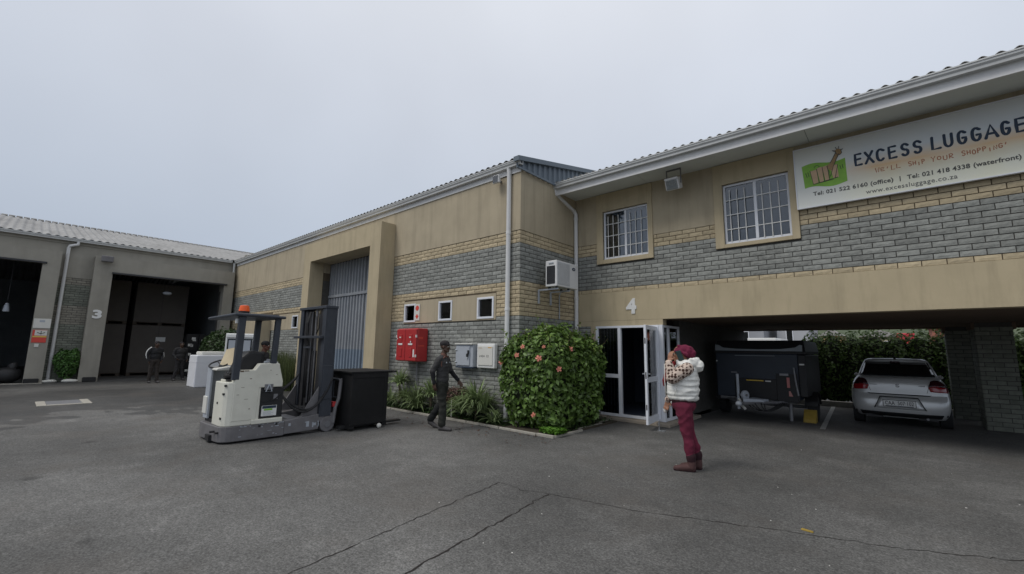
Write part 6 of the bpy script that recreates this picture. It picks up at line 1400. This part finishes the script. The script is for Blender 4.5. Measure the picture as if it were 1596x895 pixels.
# the three men farther off
def far_man(loc, rz, label, mats, pose, vox=.014, hat=True):
    t = thing('person', label, 'person', loc, rz); f = Fig()
    lf, rf, la, ra = pose['lf'], pose['rf'], pose['la'], pose['ra']
    for s, (ky, kz, ax, ay, az) in ((-1, lf), (1, rf)):
        f.limb([(s * .09, 0, .90), (s * .10, ky, kz), (ax, ay, az)], [.10, .072, .062], 'trouser')
        f.cap((ax, ay - .02, az - .04), (ax + s * .02, ay + .16, max(.04, az - .07)), .05, .036, 'shoe')
    f.ell((0, 0, .93), (.17, .12, .13), 'trouser'); f.ell((0, 0, 1.10), (.185, .13, .20), 'shirt'); f.ell((0, 0, 1.30), (.205, .135, .17), 'shirt'); f.cap((-.15, 0, 1.41), (.15, 0, 1.41), .078, .078, 'shirt')
    for s, (e, w, d) in ((-1, la), (1, ra)):
        f.limb([(s * .19, 0, 1.40), e], [.074, .060], 'shirt'); f.limb([e, w], [.057, .042], 'sleeve'); hand(f, w, d, (-s, .2, 0), 1, .4, 'skin')
    f.limb([(0, 0, 1.45), (0, .02, 1.55)], [.062, .058], 'skin'); T = head(f, (0, .035, 1.63), 'skin')
    fuse('body', f.p['body'], mats, vox, 2, t)
    if hat:
        h = Fig(); h.ell(T(0, -.012, .055), (.088, .105, .078), 'cap', 'h'); h.cap(T(-.06, .06, .03), T(.06, .06, .03), .022, .022, 'cap', 'h'); fuse('beanie', h.p['h'], mats, .010, 2, t)
    else:
        h = Fig(); h.ell(T(0, -.018, .05), (.080, .098, .075), 'cap', 'h'); fuse('hair', h.p['h'], mats, .010, 2, t)
    eyes(T, t); return t
dk = dict(PM); dk.update(shirt=mat('black_jacket', (.022, .022, .024), .9, .15, 9, .2, 30), sleeve=mat('black_jacket_sleeve', (.022, .022, .024), .9, .15, 9, .2, 30), trouser=mat('dark_brown_trouser', (.040, .034, .030), .95, .2, 7))
m3 = far_man((-23.7, 4.05, 0), R(-78), 'man in a black jacket with a white sleeve stripe standing before the cartons', dk,
             dict(lf=(.03, .5, -.11, .10, .10), rf=(-.02, .5, .11, -.06, .09), la=((-.27, -.02, 1.15), (-.20, .08, .95), (0, .3, -1)), ra=((.28, -.05, 1.15), (.22, .03, .93), (0, .2, -1))))
sp = MB(); sp.tube(bez([(.17, .02, 1.50), (.36, .0, 1.36), (.36, -.05, 1.16), (.26, .0, .98)], 12), .020, 6); o = sp.build('sleeve_stripe', M['white'], None, smooth=True); o.parent = m3
sp = MB(); sp.tube([(-.265, .04, 1.28), (-.30, .03, 1.12), (-.27, .05, 1.02)], .009, 6); o = sp.build('sleeve_stripe', M['white'], None, smooth=True); o.parent = m3
ol = dict(dk); ol.update(shirt=mat('dark_work_jacket', (.036, .035, .036), .9, .15, 9), sleeve=mat('dark_work_sleeve', (.030, .030, .031), .9, .15, 9), trouser=mat('charcoal_trouser', (.034, .032, .034), .95, .2, 7))
far_man((-24.7, 5.12, 0), R(-80), 'man in dark work clothes standing with feet apart by the labelled cartons', ol,
        dict(lf=(.03, .5, -.17, .03, .09), rf=(.03, .5, .19, .03, .09), la=((-.26, -.04, 1.16), (-.24, .08, .96), (0, .3, -1)), ra=((.26, -.04, 1.16), (.20, .12, 1.0), (-.4, .6, -.6))), hat=False)
w5 = dict(dk); w5.update(cap=mat('black_beanie', (.012, .012, .013), .95), skin=mat('warm_brown_skin', (.12, .050, .032), .5), shirt=mat('black_zip_jacket', (.020, .021, .023), .8, .12, 9, .2, 30))
far_man((-12.25, 4.28, 0), R(-38), 'man in a black beanie and jacket seen through the reach truck cab', w5,
        dict(lf=(.05, .5, -.11, .10, .09), rf=(-.02, .5, .11, -.12, .10), la=((-.26, .02, 1.15), (-.22, .18, 1.0), (0, .7, -.6)), ra=((.26, -.06, 1.16), (.24, .04, .95), (0, .2, -1))), vox=.010)
# ------------------------------------------------------------------ planting
def leaf_cloud(n, sampler, size, mats, name, parent, aspect=.55, up=.35, fold=.25, seed=1, droop=.15):
    """many small folded leaves: each a diamond bent along its midrib"""
    g = np.random.default_rng(seed); P, Nn = sampler(n, g); n = len(P)
    d = Nn + g.normal(0, .55, (n, 3)) + np.array([0, 0, up]); d /= np.linalg.norm(d, axis=1)[:, None]      # leaf normal
    a = g.normal(0, 1, (n, 3)) + Nn * .5 + np.array([0, 0, -droop]); a -= (a * d).sum(1)[:, None] * d; a /= np.linalg.norm(a, axis=1)[:, None]   # leaf axis
    s = np.cross(d, a); L_ = (size * g.uniform(.6, 1.3, n))[:, None]; W_ = L_ * aspect * .5
    v0 = P - a * L_ * .5; v1 = P + s * W_ + d * W_ * fold - a * L_ * .05; v2 = P + a * L_ * .5 - d * L_ * .12; v3 = P - s * W_ + d * W_ * fold - a * L_ * .05
    V = np.stack([v0, v1, v2, v3], 1).reshape(-1, 3); i = np.arange(n) * 4
    F = np.stack([np.stack([i, i + 1, i + 2], 1), np.stack([i, i + 2, i + 3], 1)], 1).reshape(-1, 3)
    me = bpy.data.meshes.new(name); me.vertices.add(len(V)); me.vertices.foreach_set('co', V.ravel()); me.loops.add(len(F) * 3); me.loops.foreach_set('vertex_index', F.ravel())
    me.polygons.add(len(F)); me.polygons.foreach_set('loop_start', np.arange(len(F)) * 3); me.update(calc_edges=True); me.materials.append(mats)
    set_tint(me, np.repeat(g.beta(2, 2.4, n), 2))
    o = bpy.data.objects.new(name, me); COL.objects.link(o); attach(o, parent); return o
def ell_sampler(E, keep=lambda P: np.ones(len(P), bool), depth=.22, clump=.16):
    E = [(np.array(c, float), np.array(r, float)) for c, r in E]; w = np.array([(r[0] * r[1] + r[1] * r[2] + r[0] * r[2]) for c, r in E]); w /= w.sum()
    def f(n, g):
        out_p, out_n = [], []; need = n
        while need > 0:
            k = g.choice(len(E), need * 2, p=w); u = g.normal(0, 1, (len(k), 3)); u /= np.linalg.norm(u, axis=1)[:, None]
            C = np.array([E[j][0] for j in k]); Rr = np.array([E[j][1] for j in k])
            lump = 1 + clump * np.sin(u[:, 0] * 7 + C[:, 0] * 9) * np.sin(u[:, 1] * 8 + C[:, 1] * 5) * np.sin(u[:, 2] * 7 + 1) 
            q = lump * (1 - depth * g.random(len(k)) ** 1.6)
            P = C + u * Rr * q[:, None]; ok = keep(P)
            for j, (c, r) in enumerate(E): ok &= (k == j) | ((((P - c) / r) ** 2).sum(1) > (1 - depth) ** 2)
            Nn = u / Rr; Nn /= np.linalg.norm(Nn, axis=1)[:, None]
            out_p.append(P[ok]); out_n.append(Nn[ok]); need = n - sum(len(x) for x in out_p)
        return np.concatenate(out_p)[:n], np.concatenate(out_n)[:n]
    return f
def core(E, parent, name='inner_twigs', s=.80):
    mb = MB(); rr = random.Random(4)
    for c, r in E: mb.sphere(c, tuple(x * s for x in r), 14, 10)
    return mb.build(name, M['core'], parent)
def twigs(parent, base, tips, r=.018, name='trunk'):
    mb = MB(); rr = random.Random(8)
    for t in tips: mb.tube(bez([base, (base[0] + rr.uniform(-.1, .1), base[1] + rr.uniform(-.1, .1), (base[2] + t[2]) / 2), t], 7), [r * (1 - .1 * i) for i in range(8)], 6)
    return mb.build(name, M['bark'], parent, smooth=True)

# hibiscus at the brick corner
hb = thing('hibiscus_bush', 'big dense hibiscus bush with pink flowers at the brick corner', 'bush', (-5.6, 7.7, 0))
EH = [((-5.98, 7.20, 1.0), (.58, .36, .92)), ((-5.55, 7.42, 1.06), (.58, .52, 1.02)), ((-5.55, 8.1, 1.10), (.60, .70, 1.06)), ((-5.52, 8.75, 1.0), (.52, .55, .92)), ((-5.72, 7.75, 1.62), (.55, .56, .56)), ((-6.02, 7.20, 1.42), (.50, .34, .52)), ((-5.48, 8.85, 1.35), (.46, .52, .58)), ((-5.45, 7.35, 1.45), (.50, .46, .55)), ((-5.75, 8.55, 1.45), (.45, .5, .50)), ((-5.5, 7.6, .45), (.56, .60, .48)), ((-5.45, 8.4, .45), (.50, .75, .46))]
keepH = lambda P: ~((P[:, 0] < -6.30) & (P[:, 1] > 7.42)) & (P[:, 2] > .04) & (P[:, 1] < 9.42)
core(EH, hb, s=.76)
leaf_cloud(12500, ell_sampler(EH, keepH, .24, .15), .112, M['leaf'], 'foliage', hb, .62, .45, seed=3)
def pts(P, Nn): return lambda n, g: (np.array(P), np.array(Nn))
twigs(hb, (-5.6, 7.8, 0), [(-5.9, 7.3, 1.2), (-5.5, 7.4, 1.5), (-5.5, 8.2, 1.6), (-5.7, 8.8, 1.2), (-5.7, 7.8, 1.9)], .03)
g = np.random.default_rng(12); sh = [];  # long shoots standing out of the outline
ms = MB(); LP = []; LN = []
for i in range(95):
    c, r = EH[int(g.integers(0, 9))]; u = g.normal(0, 1, 3); u[2] = abs(u[2]) + .4; u /= np.linalg.norm(u); p = np.array(c) + u * np.array(r) * .92
    q = p + (u + np.array([0, 0, .5])) * g.uniform(.10, .27)
    if not keepH(np.array([q]))[0]: continue
    ms.tube([tuple(p), tuple((p + q) / 2 + g.normal(0, .01, 3)), tuple(q)], .004, 4)
    for k in range(7): LP.append(p + (q - p) * (k / 6) + g.normal(0, .022, 3)); LN.append(u)
ms.build('shoot', M['bark'], hb)['kind'] = 'stuff'; leaf_cloud(len(LP), pts(LP, LN), .08, M['leaf_tip'], 'foliage', hb, .6, .5, seed=6)
def first_hit(px, py):
    d = (CF + CR * ((px - 798) / FOC) + CU * ((447.5 - py) / FOC)).normalized(); o = Vector((0, 0, CAM_H)); best = None
    for c, r in EH:
        oc = Vector([(o[i] - c[i]) / r[i] for i in range(3)]); dd = Vector([d[i] / r[i] for i in range(3)]); A = dd.dot(dd); B = oc.dot(dd); C_ = oc.dot(oc) - 1.0; D_ = B * B - A * C_
        if D_ > 0:
            t = (-B - math.sqrt(D_)) / A
            if best is None or t < best: best = t
    return (o + d * best) if best else None
flower_at = [(-6.42, 7.0, 1.36), *[tuple(first_hit(*p)) for p in ((815, 541), (806, 554), (840, 559), (889, 545), (872, 576), (832, 647))], tuple(first_hit(848, 541))]
def flower(p, s):
    p = Vector(p); out_ = Vector((.35, -.9, .25)).normalized(); e1 = out_.cross(Vector((0, 0, 1))).normalized(); e2 = out_.cross(e1); mb = MB(); rr = random.Random(int(p.z * 1000)); p = p + out_ * .03
    for k in range(7):
        a = k * 2 * math.pi / 5 + rr.uniform(-.2, .2); sc2 = s * (1 if k < 5 else .55); dv = e1 * math.cos(a) + e2 * math.sin(a); w = e1 * -math.sin(a) + e2 * math.cos(a)
        q = [p, p + dv * .45 * sc2 + w * .34 * sc2 + out_ * .12 * sc2, p + dv * .85 * sc2 + w * .30 * sc2 + out_ * .02 * sc2, p + dv * sc2 - out_ * .08 * sc2, p + dv * .85 * sc2 - w * .30 * sc2 + out_ * .06 * sc2, p + dv * .45 * sc2 - w * .34 * sc2 + out_ * .16 * sc2]
        mb.add([tuple(x) for x in q], [(0, 1, 2), (0, 2, 3), (0, 3, 4), (0, 4, 5)])
    me = mb.mesh('flower', M['petal'], fix=False); set_tint(me, [rr.random() for _ in me.polygons]); o = bpy.data.objects.new('flower', me); COL.objects.link(o); attach(o, hb)
    st = MB().tube([tuple(p), tuple(p + out_ * .55 * s)], .006, 5).build('stamen', M['yellow'], o)
for p, s in zip(flower_at, (.065, .05, .055, .07, .07, .06, .055, .04)): flower(p, s)
# strap-leaved clumps along the bed
def clump(name, lab, x, y, z0, n, L_, wid, m, spread=1.0, cat='plant', group=None, stem=0, seed=1, up=.9):
    t = thing(name, lab, cat, (x, y, .03), 0, group); rr = random.Random(seed); mb = MB(); tl = []; n = int(n * 1.35); L_ *= 1.12; wid *= 1.15
    for i in range(n):
        az = rr.uniform(0, 2 * math.pi); el = rr.uniform(.25, 1.45); l = L_ * rr.uniform(.6, 1.1); w = wid * rr.uniform(.7, 1.15); d = Vector((math.cos(az), math.sin(az), 0)); p = Vector((x, y, z0)) + d * rr.uniform(0, .09) * spread + Vector((0, 0, rr.uniform(0, .08)))
        s = Vector((-d.y, d.x, 0)); k = 6; vs = []; vel = (d * math.cos(el) * spread + Vector((0, 0, math.sin(el) * up))).normalized()
        for j in range(k + 1):
            ww = w * (1 - (j / k) ** 2.2) * (.75 + .5 * min(1, j / 2)) * .5 + .001
            vs += [tuple(p + s * ww + Vector((0, 0, ww * .35))), tuple(p), tuple(p - s * ww + Vector((0, 0, ww * .35)))]
            p = p + vel * (l / k); vel = (vel + Vector((0, 0, -.30))).normalized() if j > 0 else vel
            if p.z < .045: p.z = .045
            if p.y > 7.42: p.y = 7.42
        fs = []
        for j in range(k): a = 3 * j; fs += [(a, a + 1, a + 4, a + 3), (a + 1, a + 2, a + 5, a + 4)]
        mb.add(vs, fs); tl += [rr.random()] * len(fs)
    me = mb.mesh('leaves', m, fix=False); set_tint(me, tl); o = bpy.data.objects.new('leaves', me); COL.objects.link(o); attach(o, t)
    if stem: MB().tube([(x, y, .02), (x + .02, y, z0 * .6), (x, y, z0 + .05)], [.035, .03, .03], 7).build('stem', M['bark'], t, smooth=True)
    return t
clump('aloe_plant', 'pale green aloe rosette on a tall stem by the portal side', -10.40, 7.18, .62, 46, .40, .045, M['strap_pale'], 1.0, stem=1, seed=2, up=.8)
clump('strap_leaf_plant', 'arching green plant at the foot of the tall aloe rosette', -10.05, 7.12, .20, 70, .48, .03, M['strap'], seed=3)
clump('strap_leaf_plant', 'low dark green plant between the crate and the aloe stem', -10.75, 7.15, .10, 60, .42, .03, M['strap'], seed=13)
clump('strap_leaf_plant', 'arching pale plant behind the legs of the walking man', -8.95, 7.12, .40, 74, .50, .036, M['strap_pale'], stem=1, seed=4)
clump('strap_leaf_plant', 'green plant under the red fire cabinet', -9.45, 7.08, .22, 80, .50, .034, M['strap'], seed=5)
clump('strap_leaf_plant', 'big arching pale plant below the two meter boxes', -7.28, 7.10, .34, 120, .56, .040, M['strap_pale'], seed=6, stem=1)
clump('strap_leaf_plant', 'spreading pale plant just left of the big arching one', -7.62, 7.02, .16, 70, .46, .036, M['strap_pale'], seed=7)
clump('strap_leaf_plant', 'small tuft of strap leaves beside the foot of the corner downpipe', -6.62, 6.98, .06, 26, .34, .034, M['strap_pale'], seed=8)
clump('strap_leaf_plant', 'low arching pale plant right behind the kerb left of the walking man', -9.3, 6.98, .10, 60, .44, .034, M['strap_pale'], seed=21)
clump('strap_leaf_plant', 'green plant between the dried shrub and the big arching plant', -7.85, 7.16, .2, 60, .46, .034, M['strap'], seed=22)
clump('strap_leaf_plant', 'arching plant between the big one and the corner downpipe', -6.95, 7.05, .22, 70, .5, .038, M['strap'], seed=23)
dp = thing('dried_shrub', 'reddish brown dried shrub behind the walking man', 'shrub', (-8.1, 7.2, 0)); ED = [((-8.10, 7.2, .52), (.26, .18, .20)), ((-8.35, 7.22, .48), (.2, .15, .2)), ((-7.92, 7.25, .56), (.2, .14, .18))]
core(ED, dp, s=.7); leaf_cloud(1500, ell_sampler(ED, lambda P: P[:, 1] < 7.43, .35), .06, M['dry'], 'leaves', dp, .4, seed=5); twigs(dp, (-8.1, 7.18, 0), [(-8.3, 7.2, .45), (-7.95, 7.2, .5), (-8.1, 7.2, .5)], .015)
MB().tube([(-7.98, 6.98, 0), (-7.98, 6.98, .42)], .012, 6).build('stake', M['offwhite'], dp)
gc = leaf_cloud(900, lambda n, g: (np.stack([-5.35 + g.random(n) * .45 - .0, 6.93 + g.random(n) * .35, .05 + g.random(n) * .09], 1), np.tile([0, 0, 1.], (n, 1))), .055, M['clover'], 'ground_cover', bed, .9, .8, seed=9); gc['kind'] = 'stuff'
gc2 = leaf_cloud(2600, lambda n, g: (np.stack([-11.2 + g.random(n) * 4.9, 6.93 + g.random(n) * .46, .04 + g.random(n) ** 2 * .14], 1), np.tile([0, 0, 1.], (n, 1))), .07, M['leaf_dark'], 'ground_cover', bed, .5, .6, seed=10); gc2['kind'] = 'stuff'
gc3 = leaf_cloud(1300, lambda n, g: (np.stack([-6.2 + g.random(n) * 1.2, 7.3 + g.random(n) * 2.05, .04 + g.random(n) ** 2 * .12], 1), np.tile([0, 0, 1.], (n, 1))), .07, M['leaf_dark'], 'ground_cover', bed, .5, .6, seed=11); gc3['kind'] = 'stuff'
gl = leaf_cloud(150, lambda n, g: (np.stack([-10.5 + g.random(n) * 5.8, 6.80 - g.random(n) ** 2 * .9, np.full(n, .012)], 1), np.tile([0, 0, 1.], (n, 1))), .05, M['dry'], 'fallen_leaves', bed, .5, 2.5, seed=31); gl['kind'] = 'stuff'
# tall grass and bushes against the warehouse beyond the portal
def grass_patch(name, lab, x0, x1, y0, y1, h, n, seed):
    t = thing(name, lab, 'grass', ((x0 + x1) / 2, (y0 + y1) / 2, 0)); rr = random.Random(seed); mb = MB(); tl = []
    for i in range(n):
        p = Vector((rr.uniform(x0, x1), rr.uniform(y0, y1), 0)); l = h * rr.uniform(.5, 1.1); az = rr.uniform(0, 6.28); s = Vector((math.cos(az), math.sin(az), 0)); lean = Vector((rr.gauss(0, .18), rr.gauss(0, .12) - .06, 1)); w = .016; vs = []
        for j in range(4): ww = w * (1 - j / 3.3); q = p + lean * l * j / 3 + Vector((lean.x, lean.y, 0)) * (j / 3) ** 2 * .5; q.y = min(q.y, 7.42); vs += [tuple(q + s * ww), tuple(q - s * ww)]
        mb.add(vs, [(2 * j, 2 * j + 1, 2 * j + 3, 2 * j + 2) for j in range(3)]); tl += [rr.random()] * 3
    me = mb.mesh('blades', M['grass'], fix=False); set_tint(me, tl); o = bpy.data.objects.new('blades', me); COL.objects.link(o); attach(o, t); o['kind'] = 'stuff'; return t
grass_patch('tall_grass', 'tall unmown grass growing against the wall left of the blue door portal', -20.6, -16.75, 6.7, 7.4, 1.35, 2600, 3)
bt_ = thing('dark_bush', 'dark rounded bush by the corner pipe beyond the wrapped box', 'bush', (-24.2, 6.6, 0)); EB = [((-24.3, 6.55, 1.2), (.9, .7, 1.15)), ((-23.8, 6.75, 1.5), (.7, .55, .85)), ((-24.8, 6.4, 1.4), (.6, .55, .8))]
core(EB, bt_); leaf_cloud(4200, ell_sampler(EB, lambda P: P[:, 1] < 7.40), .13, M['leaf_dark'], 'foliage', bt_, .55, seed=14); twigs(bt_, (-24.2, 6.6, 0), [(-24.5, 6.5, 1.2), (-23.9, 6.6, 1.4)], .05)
bt_ = thing('green_bush', 'green bush between the pale downpipe and the number 3 pier', 'bush', (-26.0, 1.55, 0)); EB = [((-26.02, 1.58, .72), (.30, .36, .55)), ((-26.0, 1.42, .95), (.26, .28, .40)), ((-26.0, 1.75, .95), (.26, .20, .42))]
core(EB, bt_); leaf_cloud(1700, ell_sampler(EB, lambda P: P[:, 0] > -26.36), .11, M['leaf_bush'], 'foliage', bt_, .55, seed=15); twigs(bt_, (-26.0, 1.6, 0), [(-26, 1.5, .7), (-26, 1.7, .8)], .03)
# hedge behind the carport
hg = thing('hedge', 'tall dense green hedge behind the carport', 'hedge', (0.8, 18.7, 0))
EG = []; rr = random.Random(6); x = -2.15
while x < 6.5: EG.append(((x, 18.75 + rr.uniform(-.1, .1), 1.05), (.52 + rr.uniform(0, .1), .75, 1.2 + rr.uniform(.06, .26)))); x += .55
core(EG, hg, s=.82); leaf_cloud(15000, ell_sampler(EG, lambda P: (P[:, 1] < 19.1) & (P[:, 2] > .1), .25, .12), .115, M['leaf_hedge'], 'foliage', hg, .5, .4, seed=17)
for i in range(6): MB().tube([(-1.8 + i * 1.5, 18.9, 0), (-1.75 + i * 1.5, 18.85, 1.2)], [.06, .03], 7).build('stem', M['bark'], hg)

# ------------------------------------------------------------------ what shows beyond the carport
hill = MB(); vs = []; n = 40
for j, (r_, z_) in enumerate(((90, 0), (115, 6.0), (160, 11.0), (240, 19))):
    for i in range(n + 1): a = R(78) + R(46) * i / n; vs.append((r_ * math.cos(a), r_ * math.sin(a), z_ * (1 + .15 * math.sin(i * 1.3 + j)) - .05))
hill.add(vs, [(j * (n + 1) + i, j * (n + 1) + i + 1, (j + 1) * (n + 1) + i + 1, (j + 1) * (n + 1) + i) for j in range(3) for i in range(n)])
struct(hill.build('green_hill', mat('hill_scrub', (.075, .095, .05), .95, .3, .15)))
def house(lab, x0, x1, y, z1, m, roof, win=(), d=6, cat='building', name='far_building', rm='fibre'):
    t = thing(name, lab, cat, ((x0 + x1) / 2, y + d / 2, 0)); MB().box((x0, y, 0), (x1, y + d, z1)).build('wall', m, t)
    if roof: mb = MB(); mb.prism([(x0 - .3, z1), (x1 + .3, z1), ((x0 + x1) / 2, z1 + roof)], lambda a, b: (a, y - .3, b), lambda a, b: (a, y + d + .3, b)); mb.build('roof', M[rm], t)
    for (a, b, c, e) in win: w = MB().box((a, y - .05, c), (b, y + .05, e)).build('window', M['white_alu'], t); MB().box((a + .08, y - .07, c + .08), (b - .08, y - .055, e - .08)).build('pane', M['car_glass'], w)
    return t
gw = mat('grey_far_wall', (.30, .31, .33), .9, .08, .8)
house('grey flat roofed building beyond the trailer', -11.6, -8.9, 45, 6.2, gw, 0, [(-10.9, -10.1, 2.6, 3.6)])
house('pale grey building with a dark doorway beyond the trailer', -8.2, -5.7, 47, 6.5, mat('pale_grey_wall', (.42, .43, .45), .9, .06, .8), 0, [(-7.5, -6.9, 2.7, 3.9)])
house('tan house far beyond the hedge end', -7.2, -5.0, 70, 3.9, mat('tan_far_wall', (.48, .34, .17), .9, .08, .8), .9, [(-6.7, -6.2, 2.4, 3.2)])
house('cream house with white windows far beyond the hedge', -3.0, .6, 68, 3.7, mat('cream_far_wall', (.52, .46, .30), .9, .08, .8), .8, [(-2.5, -1.8, 2.5, 3.2), (-.9, -.2, 2.5, 3.2)])
house('red brick building far behind the hedge', 3.2, 7.0, 66, 4.6, mat('far_red_brick', (.34, .13, .09), .9, .1, .8), .6, [(3.9, 4.6, 2.7, 3.5), (5.4, 6.1, 2.7, 3.5)])
t = thing('red_container', 'bright red container far behind the hedge', 'container', (.8, 52, 0)); MB().box((.15, 50, .2), (1.35, 56, 3.45)).build('body', mat('container_red', (.55, .05, .07), .5, .08, 3), t, bevel=.03)
mb = MB()
for i in range(6): mb.box((.2 + i * .2, 49.93, .3), (.28 + i * .2, 49.995, 3.35))
mb.build('corrugation', mat('container_red_rib', (.50, .045, .06), .5), t)
t = thing('white_truck', 'white box lorry parked beyond the trailer', 'truck', (-8.0, 40, 0)); MB().box((-8.9, 39, .9), (-6.9, 44, 2.78)).build('box_body', M['white'], t, bevel=.04); MB().box((-6.88, 39.2, .5), (-5.9, 40.9, 2.3)).build('cab', M['white'], t, bevel=.12); MB().box((-6.8, 39.17, 1.4), (-6.1, 39.2, 2.1)).build('cab_window', M['car_glass'], t)
MB().box((-7.6, 38.985, 1.9), (-7.0, 38.999, 2.5)).build('livery', mat('livery_purple', (.12, .06, .22), .5), t)
for x in (-8.5, -7.4, -6.3): MB().tube([(x, 39.0, .45), (x, 39.3, .45)], .45, 18).build('wheel', M['rubber'], t)
